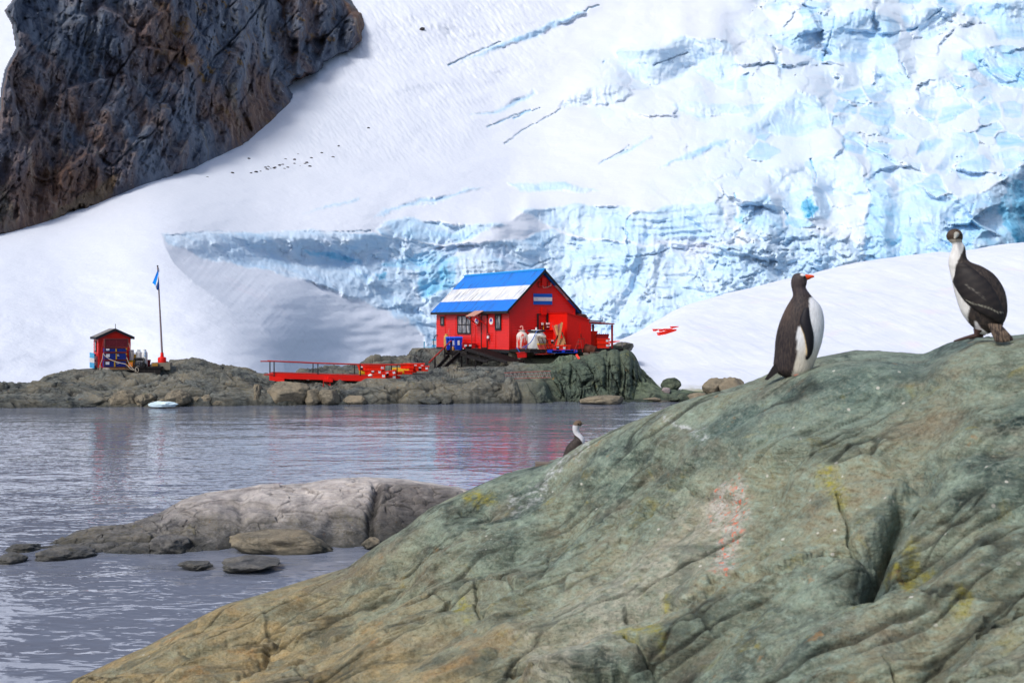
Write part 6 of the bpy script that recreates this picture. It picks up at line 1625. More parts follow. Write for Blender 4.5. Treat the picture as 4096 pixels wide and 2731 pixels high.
for i in range(5):
    lb = ['bottom white bucket of the nested stack on the yellow drum', 'white bucket second from the bottom of the nested stack', 'white bucket in the middle of the nested stack', 'white bucket second from the top of the nested stack', 'topmost white bucket of the nested stack by the small hut'][i]
    o = obj('white_bucket', b_, paint('pinkish_white', (222, 208, 204), .5, .1), None, True, (bk0.x, bk0.y, ztop - .345 - .065 * (4 - i))); tag(o, lb, 'bucket', 'nested white buckets')
b_ = MB(); dh = ztop - .345 - .26 - PLZ - .01
b_.lathe([(.27, 0), (.27, dh * .32), (.285, dh * .34), (.27, dh * .36), (.27, dh * .66), (.285, dh * .68), (.27, dh * .70), (.27, dh)], n=26)
tag(obj('yellow_drum', b_, m_yellow, None, True, (bk0.x + .02, bk0.y, PLZ)), 'standing yellow drum with red patches beneath the white buckets', 'drum')
b_ = MB(); b_.box(-.13, .13, -.1, .1, 0, .42); b_.tube([(-.06, 0, .42), (-.06, 0, .47), (.06, 0, .47), (.06, 0, .42)], .02, 6)
tag(obj('yellow_can', b_, m_yellow, None, False, on_pl(1345, 66.9) + Vector((0, 0, .28)), rad(5)), 'yellow jerrycan with dark top between the buckets and the plump cylinder', 'can')
b_ = MB(); b_.box(-.3, .3, -.2, .2, 0, .275); tag(obj('rusty_box', b_, m_rust, None, False, on_pl(1370, 66.9), rad(5)), 'rusty box under the yellow jerrycan on the platform', 'box')
b_ = MB(); b_.box(-.14, .14, -.12, .12, 0, .26); tag(obj('orange_can', b_, paint('ochre_can', (196, 112, 34), .6, .3, (110, 70, 50)), None, False, on_pl(1262, 65.7), rad(-8)), 'small ochre can in front of the yellow drum', 'can')
b_ = MB(); b_.lathe([(.12, 0), (.155, PB(zs, 1645, 1110, 66.2).z - PLZ), (.17, PB(zs, 1645, 1110, 66.2).z - PLZ), (.15, PB(zs, 1645, 1110, 66.2).z - PLZ - .03), (.11, .02)], n=20)
tag(obj('maroon_bin', b_, m_maroon, None, True, on_pl(1635, 66.2)), 'narrow maroon bin right of the tall white gas cylinder', 'bin')
mb = MB(); pts = [PB(zs, x, y, 65.3) for x, y in [(1350, 1390), (1345, 1320), (1370, 1275), (1410, 1290), (1425, 1350), (1405, 1390), (1365, 1370), (1355, 1300), (1385, 1280)]]
mb.tube(pts, .016, 6); tag(obj('rope', mb, m_cord, None, True), 'pale rope looped over the left edge of the black platform', 'rope')

# flagpole on its plinth
plx = thing('flagpole', 'tall grey flagpole on a round red base, flying a limp blue and white flag', 'flagpole', PB(zs, 1950, 1172, 66.5)); f0 = plx.location
k_ = 66.5 / F / K / 5.6
mb = MB(); rb_ = 92 * k_; mb.lathe([(rb_, 0), (rb_, 100 * k_), (rb_ * .9, 112 * k_), (rb_ * .42, 128 * k_), (rb_ * .38, 210 * k_), (rb_ * .28, 222 * k_)], n=30); obj('base', mb, m_redp, plx, True)
top_ = P(362, 611, 66.5) - f0; bot_ = Vector((0, 0, 215 * k_))
mb = MB(); mb.tube([bot_, bot_.lerp(top_, .5), top_], [.062, .048, .036], 12); obj('pole', mb, paint('pole_grey', (140, 126, 130), .5, .25), plx, True)
mb = MB(); mb.ball(tuple(top_), .05, 10, 6); mb.tube([top_ + Vector((0, 0, -.06)), top_ + Vector((.07, 0, -.14)), top_ + Vector((.08, 0, -.35))], .015, 6); obj('pulley', mb, m_dark, plx, True)
zf = view(600, 1040, 9.8)
hoist = [P(*zf(318, 345), 66.4) - f0, P(*zf(338, 1120), 66.4) - f0]
nU, nV = 26, 30
flagO = {}
mb = MB(); vs = []
edgeL = [(300, 360), (296, 480), (235, 640), (165, 760), (92, 905)]
free = [(92, 905), (150, 935), (190, 980), (215, 1050), (240, 1090), (260, 1150), (290, 1185), (315, 1150), (336, 1100)]
for i in range(nV + 1):
    v = i / nV                         # along the fly edge, from upper stripe to lower stripe
    for j in range(nU + 1):
        u_ = j / nU
        top2 = np.array([np.interp(u_, np.linspace(0, 1, 5), [q[0] for q in edgeL]), np.interp(u_, np.linspace(0, 1, 5), [q[1] for q in edgeL])])
        bot2 = np.array([342, 345 + 0]) * 0 + np.array([352 - 18 * u_, 360 + 740 * (0.75 + 0.25 * u_)])
        fr = np.array([np.interp(v, np.linspace(0, 1, 9), [q[0] for q in free]), np.interp(v, np.linspace(0, 1, 9), [q[1] for q in free])])
        ho = np.array([320 + 30 * v, 350 + 560 * v])
        p2 = ho * (1 - u_) + fr * u_
        dy = .10 * math.sin(7 * v + 2 * u_) * (0.3 + u_)
        vs.append(P(*zf(*p2), 66.4 - .05 + dy) - f0)
fs = [(i * (nU + 1) + j, i * (nU + 1) + j + 1, (i + 1) * (nU + 1) + j + 1, (i + 1) * (nU + 1) + j) for i in range(nV) for j in range(nU)]
mb.add(vs, fs)
nf = NT('flag_cloth', .8, .1)
fo = obj('flag', mb, nf.m, plx, True)
col_ = np.zeros(((nV + 1) * (nU + 1), 4)); col_[:, 3] = 1
for i in range(nV + 1):
    for j in range(nU + 1):
        v, u_ = i / nV, j / nU; c_ = lin(6, 128, 236) if (v < .36 or v > .64) else lin(214, 220, 236)
        if (v - .5) ** 2 * 8 + (u_ - .22) ** 2 * 14 < .13: c_ = lin(150, 112, 60)
        col_[i * (nU + 1) + j] = c_
at = fo.data.attributes.new('Col', 'FLOAT_COLOR', 'POINT'); at.data.foreach_set('color', col_.ravel().astype(np.float32))
nf.done(nf.attr('Col', 'Color'))
mb = MB(); mb.box(-.55, .52, -.4, .4, -.42, -.004); tag(obj('concrete_plinth', mb, m_concrete, None, False, f0, rad(8)), 'weathered concrete plinth under the red flagpole base', 'plinth')
mb = MB(); mb.box(-.16, .16, -.2, .2, 0, .16); tag(obj('ochre_block', mb, paint('ochre_stone', (178, 132, 62), .9, .3), None, False, PB(zs, 1795, 1250, 66.0), rad(14)), 'ochre coloured block against the left of the concrete plinth', 'block')

# ---------------------------------------------------------------- half-buried crates on the snow hill
HC = [(885, 195, 's', 'orange crate at the lower left of the row stuck in the snow'), (925, 188, 's', 'orange crate second from the left of the lower snow row'), (962, 180, 's', 'orange crate in the middle of the lower snow row'), (1000, 166, 's', 'orange crate second from the right of the lower snow row'), (1045, 148, 's', 'orange crate at the right end of the lower snow row'),
      (820, 142, 's', 'orange crate almost buried at the left of the upper snow row'), (908, 143, 's', 'orange crate in the middle of the upper snow row'), (985, 138, 's', 'orange crate second from the right of the upper snow row'), (1075, 104, 's', 'orange crate at the far right top of the upper snow row')]
for i, (x, y, k, lb) in enumerate(HC):
    pt = zr(x, y + (12 if i < 5 else 2)); d_ = on_hill(*pt); p = P(pt[0], pt[1], d_)
    crate(k, p + Vector((0, 0, -.16 if i < 5 else -.22)), rad(14), lb, group='crates in the snow')
pt = zr(205, 322); d_ = on_hill(*pt); crate('p', P(pt[0], pt[1], d_) + Vector((0, 0, -.2)), rad(5), 'orange crate rim showing in the snow just right of the porch', group='crates in the snow')

# ---------------------------------------------------------------- single rocks
def rock(name, seed, size, mat, parent=None, flat=0.0, sub=5, cuts=7, rough_=.10):
    rs = np.random.RandomState(seed)
    n = 2 ** sub * 2
    th_ = np.linspace(0, math.pi, n + 1)[:, None]; ph = np.linspace(0, 2 * math.pi, 2 * n, endpoint=False)[None, :]
    x, y, z = np.sin(th_) * np.cos(ph), np.sin(th_) * np.sin(ph), np.cos(th_) + 0 * ph
    p = np.stack([x, y, z], -1)
    r = 1 + .22 * fbm(x * 1.2 + seed, y * 1.2, z * 1.2, oct=3)
    p = p * r[..., None]
    for _ in range(cuts):
        nrm = rs.normal(size=3); nrm /= np.linalg.norm(nrm); dd = .62 + .22 * rs.rand()
        o = np.maximum((p @ nrm) - dd, 0); p = p - (o * .85)[..., None] * nrm
    r2 = 1 + rough_ * .5 * fbm(p[..., 0] * 3 + seed, p[..., 1] * 3, p[..., 2] * 3, oct=4, gain=.55)
    w1, w2, _ = worley(p[..., 0] * 2 + p[..., 2] * 1.3 + seed, p[..., 1] * 2 - p[..., 2] * .8, seed % 97)
    p = p * (r2 - rough_ * .5 * sstep(.1, 0, w2 - w1))[..., None] * np.array(size)
    ny, nx = p.shape[:2]
    me = bpy.data.meshes.new(name)
    vs = p.reshape(-1, 3)
    i = np.arange(ny * nx).reshape(ny, nx); j = np.roll(i, -1, axis=1)
    q = np.stack([i[:-1], i[1:], j[1:], j[:-1]], -1).reshape(-1, 4)
    me.from_pydata(vs.tolist(), [], q.tolist()); me.polygons.foreach_set('use_smooth', [True] * len(q)); me.update(); me.validate()
    me.materials.append(mat); o = bpy.data.objects.new(name, me); COL.objects.link(o)
    return o
def put_rock(name, lb, seed, pts, d, mat, depth=None, sink=.25, group=None, rz=0, cuts=7, rough_=.10, cat='boulder', sub=5):
    """pts: left, right, top, bottom in the picture"""
    x0, x1, yt_, yb_2 = pts; k = d / F; w_ = (x1 - x0) * k / 2; h_ = (yb_2 - yt_) * k
    o = rock(name, seed, (w_ * 1.05, (depth or w_), h_ * (1 + sink) * .56), mat, sub=sub, cuts=cuts, rough_=rough_)
    c_ = P((x0 + x1) / 2, yb_2, d); o.location = (c_.x, c_.y + (depth or w_) * .4, c_.z + h_ * (1 - (1 + sink) * .52)); o.rotation_euler = (0, 0, rz)
    return tag(o, lb, cat, group)
m_tan = rock_mat('tan_boulder', (128, 120, 104), (84, 80, 70), (146, 132, 108), lichen=.15, sc=2.4, wet=.18)
m_grn = rock_mat('green_boulder', (86, 98, 82), (46, 54, 48), (110, 112, 92), lichen=.3, sc=2.2, wet=.2)
def zq(z, x0, x1, ya, yb_): a, b = z(x0, ya), z(x1, yb_); return (a[0], b[0], a[1], b[1])
put_rock('boulder', 'large square brown boulder at the foot of the snow hill, the left of two', 11, zq(zr, 1462, 1860, 838, 1080), 66.0, m_tan, .7, .3, cuts=9, rough_=.06)
put_rock('boulder', 'rounded grey boulder at the foot of the snow hill, the right of two', 25, zq(zr, 1742, 2115, 842, 1085), 65.4, m_tan, .7, .3, cuts=7, rough_=.06)
put_rock('mossy_rock', 'dark rock with a yellow moss top poking out of the snow edge', 31, zq(zr, 868, 1170, 852, 990), 67.2, m_grn, .7, .4, cuts=6)
put_rock('pink_stone', 'pale pinkish stone lying on the shingle beside the mossy rock', 35, zq(zr, 895, 1028, 983, 1056), 65.8, rock_mat('pink_stone', (150, 138, 140), (118, 108, 112), (160, 150, 146), sc=3), .3, .1, cat='stone')
put_rock('snow_rock', 'dark grey rock lying in the snow right of the porch', 43, zq(zr, 196, 505, 300, 418), 76.5, rock_mat('snow_rock', (96, 96, 90), (60, 62, 60), (118, 112, 100), sc=2), .9, .3)
mb = MB(); mb.tube([PB(zr, 315, 322, 75.2), PB(zr, 322, 375, 75.2), PB(zr, 318, 432, 75.2)], .045, 8); mb.ball(tuple(PB(zr, 316, 326, 75.2)), .07, 10, 6)
tag(obj('iron_stake', mb, m_steel, None, True), 'short iron stake standing in front of the rock in the snow', 'stake')
put_rock('rock_slab', 'flat tan slab of rock at the waterline below the tall rock face', 51, zq(zr, -260, 415, 1072, 1205), 62.6, m_tan, .8, .4, cuts=9, rough_=.06)
for i, (a, lb) in enumerate([((640, 890, 1118, 1160), 'low pale stone on the shingle left of the flat ledges'), ((1100, 1330, 1075, 1180), 'long grey ledge of rock at the edge of the shingle'), ((1255, 1590, 1062, 1165), 'flat tan ledge in front of the two boulders'), ((1000, 1150, 1105, 1150), 'small dark ledge in the middle of the shingle'), ((700, 1060, 1165, 1195), 'low wet ledge along the water below the shingle')]):
    put_rock('ledge', lb, 60 + i, zq(zr, *a), 64.4, [m_tan, m_grn][i % 2] if i != 2 else m_tan, .6, .4, cuts=7, cat='rock', rough_=.08)
# boulders along the foot of the shore
LBW = 'rounded jointed boulder at the waterline below the small red hut'
zq7 = view(0, 1440, 2.352)
for i, a in enumerate([(0, 330, 320, 432), (330, 560, 350, 428), (640, 1010, 310, 432), (1010, 1270, 292, 432), (1270, 1450, 300, 430), (1440, 1600, 368, 428), (1540, 1780, 295, 432)]):
    put_rock('boulder', LBW, 70 + i, zq(zq7, *a), 60.9, m_tan if i > 2 else msh, .9, .35, group='boulders at the waterline below the small hut', cuts=6, rough_=.09)
LB2 = 'tan cracked boulder on the shore below the red gangway'
for i, a in enumerate([(0, 150, 560, 790), (130, 720, 490, 800), (640, 880, 600, 800), (850, 1100, 585, 800)]):
    put_rock('boulder', LB2, 80 + i, zq(zw, *a), 62.0 + .2 * (i == 0), m_tan, 1.0 if i == 1 else .7, .3, group='boulders below the gangway', cuts=7, rough_=.08)
put_rock('boulder', 'small tan boulder at the water right of the gangway trestle', 88, zq(zw, 1150, 1430, 690, 800), 62.4, m_tan, .6, .3, cuts=6)
for i, (a, lb) in enumerate([((1840, 2010, 335, 425), 'small grey boulder left of the large gangway boulder'), ((1815, 1890, 342, 400), 'small rounded stone behind the small grey boulder'), ((1990, 2150, 370, 425), 'flat stone at the water in front of the large gangway boulder')]):
    put_rock('boulder', lb, 90 + i, zq(zq7, *a), 61.5, m_tan, .5, .3, cuts=6)
for i, (a, d, lb) in enumerate([((500, 880, 300, 500), 64.0, 'broad green grey rock shelf sloping to the water below the lattice mast'), ((880, 1060, 290, 500), 63.6, 'steep green rock wedge left of the tall rock face'), ((1060, 1280, 330, 500), 63.8, 'broken green rock between the wedge and the tall face'), ((340, 460, 450, 505), 63.0, 'small rounded rock at the water left of the broad shelf'), ((130, 370, 445, 505), 62.8, 'low dark rock at the water below the stairs')]):
    put_rock('shore_boulder', lb, 100 + i, zq(zm8, *a), d, msh, .9, .35, cuts=11, rough_=.14)

# low rocks by the islet
zi = view(0, 1700, 1.1484)
for i, (a, d, lb, mt) in enumerate([((1050, 1530, 488, 592), 21.9, 'smooth pale boulder lying against the front of the islet', m_tan), ((10, 165, 545, 590), 22.0, 'wet dark rock at the left edge of the water beyond the islet tip', mis), ((130, 400, 570, 625), 21.3, 'flat pale wet rock awash left of the islet', mis), ((-40, 100, 596, 640), 20.9, 'low wet rock awash at the left edge of the picture', mis), ((1010, 1280, 618, 662), 20.2, 'dark low rock awash in front of the islet', mis), ((820, 960, 630, 656), 20.3, 'small pale rock just breaking the water beside the dark awash rock', mis), ((680, 860, 505, 590), 21.9, 'yellowish broken rock at the foot of the islet', mis), ((1660, 1740, 520, 560), 22.2, 'small stone at the water near the right foot of the islet', m_tan)]):
    put_rock('wet_rock', lb, 120 + i, zq(zi, *a), d, mt, None if i not in (0, 2, 4) else .5, .3 if i else .25, cuts=5, rough_=.07, cat='rock')

# piece of drift ice by the shore
ice = rock('ice_floe', 140, (.78, .4, .16), None or paint('clean_ice', (214, 236, 246), .3, .06), sub=4, cuts=4, rough_=.12); q = zs(0, 0)
ice.location = P(372, 931, 59.6) + Vector((0, 0, .06)); tag(ice, 'small flat floe of pale blue ice floating by the shore', 'ice floe')

# stones scattered on the far snow
rngs = random.Random(9)
st_ = [(225, 1237), (515, 1105), (530, 1205), (565, 1198), (595, 1195), (630, 1168), (642, 1182), (665, 1175), (697, 1168), (727, 1153), (752, 1147), (770, 1110), (762, 1177), (785, 1167), (832, 1113), (832, 1141), (858, 1077), (872, 1157), (905, 1143), (917, 1135), (950, 1102), (940, 1160), (1023, 1065), (1100, 1096), (1140, 1018), (1348, 892), (400, 1205), (650, 1163), (690, 1172), (740, 1150)]
m_st = rock_mat('far_stone', (70, 68, 70), (40, 40, 44), (84, 78, 72), sc=.8)
for i, (x, y) in enumerate(st_):
    px, py = 402 + x / 3.034, y / 3.034; d = glacier_depth(px, py)
    s_ = (.0016 + .0011 * rngs.random()) * d / 2
    o = rock('stone', 200 + i % 5, (s_ * 1.3, s_, s_ * .8), m_st, sub=2, cuts=4); o.location = P(px, py, d - .05); tag(o, 'tiny dark stone scattered on the far snow slope below the cliff', 'stone', 'stones scattered on the snow slope')
d = glacier_depth(970, 67); o = rock('stone', 230, (1.0, .8, .6), m_st, sub=3); o.location = P(970, 67, d - .2); tag(o, 'lone larger brown stone high on the snow slope', 'stone')
mb = MB(); 
o = rock('rock_stub', 240, (.14, .10, .12), rock_mat('stub_rock', (112, 100, 88), (80, 72, 66), (130, 112, 90), sc=4), sub=4, cuts=3, rough_=.05)
mb = MB(); p = P(1262, 1075, 10.4); bpy.data.objects.remove(o)
mb.hexa([(-.135, -.1, -.3), (.13, -.1, -.3), (.13, .12, -.3), (-.135, .12, -.3)], [(-.13, -.09, .055), (.125, -.09, .058), (.125, .11, .05), (-.13, .11, .05)])
tag(obj('grey_block', mb, paint('weathered_block', (124, 110, 100), .9, .35, (92, 70, 56), scale=12), None, False, p), 'weathered grey block behind the big rock, left of the small cormorant', 'block')
# ================================================================ birds
def loft(name, slices, view_, d, thick, colour, parent=None, n=72, rows=110, yaw=0, org=None, mat=None):
    """body from level slices (y, left, right): one closed surface, oval in plan"""
    a = np.array(slices, float); k = d / F
    t = np.linspace(0, 1, len(a)); tt = np.linspace(0, 1, rows)
    def cr(v):
        out = crows(list(v[:, None]), [24] * (len(v) - 1))[:, 0]
        return np.interp(tt, np.linspace(0, 1, len(out)), out)
    y, l, r = cr(a[:, 0]), cr(a[:, 1]), cr(a[:, 2])
    ox, oy = org
    xs_, zs_ = [], []
    pxl = np.array([view_(q, w_) for q, w_ in zip(l, y)]); pxr = np.array([view_(q, w_) for q, w_ in zip(r, y)])
    cx_ = ((pxl[:, 0] + pxr[:, 0]) / 2 - ox) * k; hw = np.abs(pxr[:, 0] - pxl[:, 0]) / 2 * k; cz = -(pxl[:, 1] - oy) * k
    th_ = thick(y, hw)
    ang = np.linspace(0, 2 * math.pi, n, endpoint=False)
    X = cx_[:, None] + hw[:, None] * np.cos(ang); Y = th_[:, None] * np.sin(ang); Z = cz[:, None] + 0 * ang
    V = np.stack([X, Y, Z], -1).reshape(-1, 3)
    i = np.arange(rows * n).reshape(rows, n); j = np.roll(i, -1, 1)
    q = np.stack([i[:-1], i[1:], j[1:], j[:-1]], -1).reshape(-1, 4).tolist()
    q += [tuple(range(n)), tuple(range((rows - 1) * n, rows * n))[::-1]]
    me = bpy.data.meshes.new(name); me.from_pydata(V.tolist(), [], q); me.update(); fixnormals(me)
    me.polygons.foreach_set('use_smooth', [True] * len(me.polygons))
    U = (X / k + ox); PYv = (oy - Z / k)
    c_ = colour(U, PYv, np.sin(ang)[None, :] + 0 * X)
    at = me.attributes.new('Col', 'FLOAT_COLOR', 'POINT')
    at.data.foreach_set('color', np.concatenate([c_.reshape(-1, 3), np.ones((rows * n, 1))], 1).ravel().astype(np.float32))
    me.materials.append(mat or m_feather)
    o = bpy.data.objects.new(name, me); COL.objects.link(o)
    if parent: o.parent = parent
    surf = (cz, cx_, hw, th_)
    return o, surf
def feathers():
    n = NT('plumage', .6, .25)
    c_ = n.attr('Col', 'Color')
    f = n.noise(n.map(n.obj, (60, 60, 16)), 1.6, 4, .6)
    col = n.mix(n.math('MULTIPLY', n.ramp(f, [(.4, 0.0), (.66, 1.0)]), .42), c_, n.mix(.5, c_, lin(120, 104, 92)))
    return n.done(col, n.bump(f, .5, .008))
m_feather = feathers()
def patch(name, rows_, view_, d, org, surf, mat, parent, bulge=.016, lift=.002, nseg=16, colour=None, back=-.02):
    """wing or flipper: lies on the body, thicker in its middle. rows_: (y, left, right)"""
    a = np.array(rows_, float); k = d / F; nr = 60
    tt = np.linspace(0, len(a) - 1, nr); b = np.stack([np.interp(tt, np.arange(len(a)), a[:, c]) for c in range(3)], 1)
    for c in (1, 2): b[:, c] = np.convolve(np.pad(b[:, c], 3, mode='edge'), np.ones(7) / 7, 'valid')
    cz, cx_, hw, th_ = surf; V = []; Fc = []
    ucol = []
    for side in (0, 1):
        for i in range(nr):
            y, l, r = b[i]; e = math.sin(math.pi * min(1, (i + .3) / nr * 1.0)) ** .35
            for s in np.linspace(0, 1, nseg):
                q = view_(l + (r - l) * s, y); x = (q[0] - org[0]) * k; z = -(q[1] - org[1]) * k
                o_ = np.argsort(-cz); zz_ = cz[::-1]
                c0, h0_, t0 = np.interp(z, zz_, cx_[::-1]), np.interp(z, zz_, hw[::-1]), np.interp(z, zz_, th_[::-1])
                w_ = max(0.0, 1 - ((x - c0) / max(h0_, 1e-4)) ** 2)
                ys = -t0 * math.sqrt(w_)
                bb = bulge * math.sqrt(max(0, 1 - (2 * s - 1) ** 2)) * e
                V.append((x, ys - lift - bb if side == 0 else ys - back - lift * 0, z))
                ucol.append((q[0], q[1]))
    N = nr * nseg
    for i in range(nr - 1):
        for j in range(nseg - 1):
            p = i * nseg + j; Fc += [(p, p + 1, p + nseg + 1, p + nseg), (N + p, N + p + nseg, N + p + nseg + 1, N + p + 1)]
    rim = [i * nseg for i in range(nr)] + [(nr - 1) * nseg + j for j in range(1, nseg)] + [i * nseg + nseg - 1 for i in range(nr - 2, -1, -1)] + [j for j in range(nseg - 2, 0, -1)]
    for p, q in zip(rim, rim[1:] + rim[:1]): Fc.append((p, q, N + q, N + p))
    m = MB(); m.add(V, Fc); o = obj(name, m, mat, parent, True)
    if colour:
        uc = np.array(ucol); c_ = colour(uc[:, 0], uc[:, 1])
        at = o.data.attributes.new('Col', 'FLOAT_COLOR', 'POINT'); at.data.foreach_set('color', np.concatenate([c_, np.ones((len(c_), 1))], 1).ravel().astype(np.float32))
    return o
C3 = lambda *c: np.array(lin(*c)[:3])
def paintc(base, layers, shape):
    out = np.zeros(shape + (3,)) + base
    for m, c in layers: out = out * (1 - m[..., None]) + c * m[..., None]
    return out

# ---------------------------------------------------------------- penguin
zp = view(3000, 1060, 3.2675)
DP = 7.25; orgp = zp(600, 1470); pp = P(orgp[0], orgp[1], DP)
pen = thing('gentoo_penguin', 'penguin with orange bill standing behind the crest, facing right', 'penguin', pp, -math.atan2(pp.x, pp.y))
PS = [(104, 628, 652), (112, 590, 690), (130, 566, 722), (165, 548, 744), (205, 539, 742), (250, 538, 736), (290, 543, 728), (330, 553, 744), (370, 560, 772), (410, 557, 803), (460, 530, 850), (520, 494, 902), (600, 452, 936), (700, 410, 955), (800, 376, 958), (900, 352, 947), (1000, 337, 930), (1100, 330, 900), (1200, 322, 866), (1300, 312, 826), (1380, 330, 790), (1440, 400, 750), (1470, 470, 700)]
def pthick(y, hw): return hw * np.interp(y, [100, 330, 460, 700, 1300, 1470], [.80, .86, .80, .74, .74, .8])
def pcol(U, Y, s):
    # back in zoomed units
    zx = (U * K - 3000) * 3.2675; zy = (Y * K - 1060) * 3.2675
    j = 6 * perlin(zx / 22, zy / 14)
    edge = np.interp(zy, [395, 430, 470, 560, 700, 860, 1000, 1150, 1300, 1470], [860, 778, 762, 772, 700, 610, 612, 612, 585, 540])
    belly = sstep(-7, 7, zx + j - edge) * sstep(404, 424, zy + j - .12 * (zx - 780))
    brown = C3(84, 70, 62); dark = C3(38, 33, 37); head = C3(56, 50, 56)
    base = paintc(dark, [(sstep(900, 500, zy) * sstep(620, 440, zx), brown), (sstep(420, 340, zy), head)], zx.shape)
    w_ = sstep(14, 4, np.hypot((zx - 690) / 1.9, (zy - 128)) - 10) * sstep(100, 108, zy)
    white = C3(226, 230, 236)
    cream = C3(214, 208, 194)
    base = base * (1 - belly[..., None]) + (white + (cream - white) * sstep(900, 1300, zy)[..., None]) * belly[..., None]
    return base * (1 - w_[..., None]) + C3(226, 226, 230) * w_[..., None]
pb, psf = loft('body', PS, zp, DP, pthick, pcol, pen, org=orgp)
m_flip = NT('flipper_plumage', .6, .25); m_flip.done(m_flip.attr('Col', 'Color'))
def fcol(x, y):
    zx = (x * K - 3000) * 3.2675; zy = (y * K - 1060) * 3.2675
    left = np.interp(zy, [600, 700, 800, 900, 1000, 1100, 1220], [640, 640, 652, 690, 712, 728, 730])
    return paintc(C3(26, 25, 32), [(sstep(16, 4, zx - left) * sstep(760, 840, zy) * sstep(1200, 1120, zy), C3(196, 176, 140))], zx.shape)
patch('flipper', [(560, 705, 764), (640, 668, 772), (700, 650, 778), (760, 645, 790), (820, 660, 806), (900, 692, 822), (1000, 714, 826), (1080, 724, 820), (1150, 722, 803), (1200, 716, 772), (1226, 722, 748)], zp, DP, orgp, psf, m_flip.m, pen, .020, .004, colour=fcol)
def zl(v, d, org, x, y, dy=0): q = v(x, y); k = d / F; return Vector(((q[0] - org[0]) * k, dy, -(q[1] - org[1]) * k))
pl_ = lambda x, y, dy=0: zl(zp, DP, orgp, x, y, dy)
m_bill = paint('orange_bill', (226, 78, 36), .4, .15)
mb = MB(); mb.tube([pl_(724, 162), pl_(755, 158), pl_(790, 152), pl_(818, 151), pl_(832, 156)], [.021, .017, .0115, .008, .003], 12); obj('bill', mb, m_bill, pen, True)
mb = MB(); mb.tube([pl_(728, 172), pl_(752, 174), pl_(778, 170), pl_(800, 163)], [.012, .010, .007, .003], 10); obj('lower_bill', mb, m_blackp, pen, True)
mb = MB(); mb.ball(tuple(pl_(708, 158, -.033)), .0075, 12, 8); obj('eye', mb, paint('dark_eye', (14, 12, 14), .15, 0), pen, True)
mb = MB(); mb.hexa([pl_(330, 1280, -.05), pl_(400, 1380, -.06), pl_(400, 1380, .06), pl_(330, 1280, .05)], [pl_(200, 1500, -.012), pl_(240, 1505, -.02), pl_(240, 1505, .02), pl_(200, 1500, .012)]); obj('tail', mb, paint('dark_tail', (30, 26, 28), .7, .2), pen)
for dy in (-.06, .06):
    mb = MB(); c_ = pl_(640, 1462, dy)
    for a in (-.35, 0, .35): mb.tube([c_ + Vector((-.03, 0, .0)), c_ + Vector((.04, a * .05, -.005)), c_ + Vector((.11, a * .1, -.018))], [.016, .014, .006], 8)
    mb.ball(tuple(c_), (.04, .03, .025), 10, 6); obj('foot', mb, m_bill, pen, True)

# ---------------------------------------------------------------- large cormorant, looking at us
zk_ = view(3700, 880, 2.904)
DC = 6.32; orgc = zk_(640, 1330); pc = P(orgc[0], orgc[1], DC)
cor = thing('cormorant', 'large black and white cormorant on the crest with its head turned to the viewer', 'cormorant', pc, -math.atan2(pc.x, pc.y))
CS = [(94, 345, 382), (104, 318, 410), (125, 292, 434), (155, 276, 450), (185, 272, 456), (215, 284, 452), (245, 312, 448), (270, 336, 458), (300, 338, 474), (340, 330, 484), (380, 318, 488), (420, 303, 493), (455, 297, 508), (490, 296, 548), (530, 300, 645), (570, 308, 712), (620, 318, 778), (700, 335, 842), (800, 354, 895), (900, 381, 922), (1000, 410, 932), (1080, 440, 930), (1150, 484, 912), (1210, 528, 880), (1255, 572, 830), (1300, 612, 770), (1325, 650, 720)]
def cthick(y, hw): return hw * np.interp(y, [90, 250, 330, 450, 560, 800, 1200, 1330], [.92, .95, .92, .80, .52, .56, .62, .7])
def ccol(U, Y, s):
    zx = (U * K - 3700) * 2.904; zy = (Y * K - 880) * 2.904
    j = 8 * perlin(zx / 16, zy / 22)
    white = C3(226, 226, 224); dark = C3(36, 33, 34); brn = C3(66, 54, 44)
    nape = np.interp(zy, [255, 300, 360, 420, 480, 540, 600, 660, 700, 720], [470, 468, 452, 428, 400, 376, 368, 380, 350, 330])
    wing = np.interp(zy, [700, 760, 880, 960, 1010, 1060, 1120, 1180, 1240, 1290, 1330], [336, 362, 430, 490, 534, 520, 504, 512, 548, 575, 600])
    lim = np.where(zy < 705, nape, wing)
    wh = sstep(6, -6, zx + j - lim) * sstep(236, 262, zy + .25 * np.abs(zx - 365) * 0)
    under = sstep(0, 14, zx - np.interp(zy, [1170, 1250, 1330], [575, 578, 600])) * sstep(14, 0, zx - np.interp(zy, [1170, 1250, 1300, 1330], [590, 640, 700, 740])) * sstep(1165, 1185, zy)
    cap = sstep(262, 236, zy)
    front = sstep(.1, -.2, s)
    face = sstep(214, 226, zy + 4 * perlin(zx / 9, zy / 9) - 10 * sstep(60, 95, np.abs(zx - 365))) * cap * front
    base = paintc(dark, [(sstep(.35, .9, fbm(zx / 40, zy / 18, oct=3) + .5) * .35 * (zy > 450), C3(62, 54, 50)), (np.clip(wh, 0, 1), white), (under, C3(228, 228, 230)), (cap, brn), (face, C3(190, 182, 168))], zx.shape)
    spots = sstep(14, 3, np.hypot(zx - 326, zy - 178)) + sstep(14, 3, np.hypot(zx - 434, zy - 168))
    base = paintc(base, [(np.clip(spots, 0, 1) * front * cap, C3(30, 22, 20)), (sstep(12, 2, np.abs(zx - 300 - 3 * perlin(zx / 6, zy / 6)) - 10) * cap * .0, brn)], zx.shape) if False else base * (1 - (np.clip(spots, 0, 1) * front * cap)[..., None]) + C3(30, 22, 20) * (np.clip(spots, 0, 1) * front * cap)[..., None]
    return base
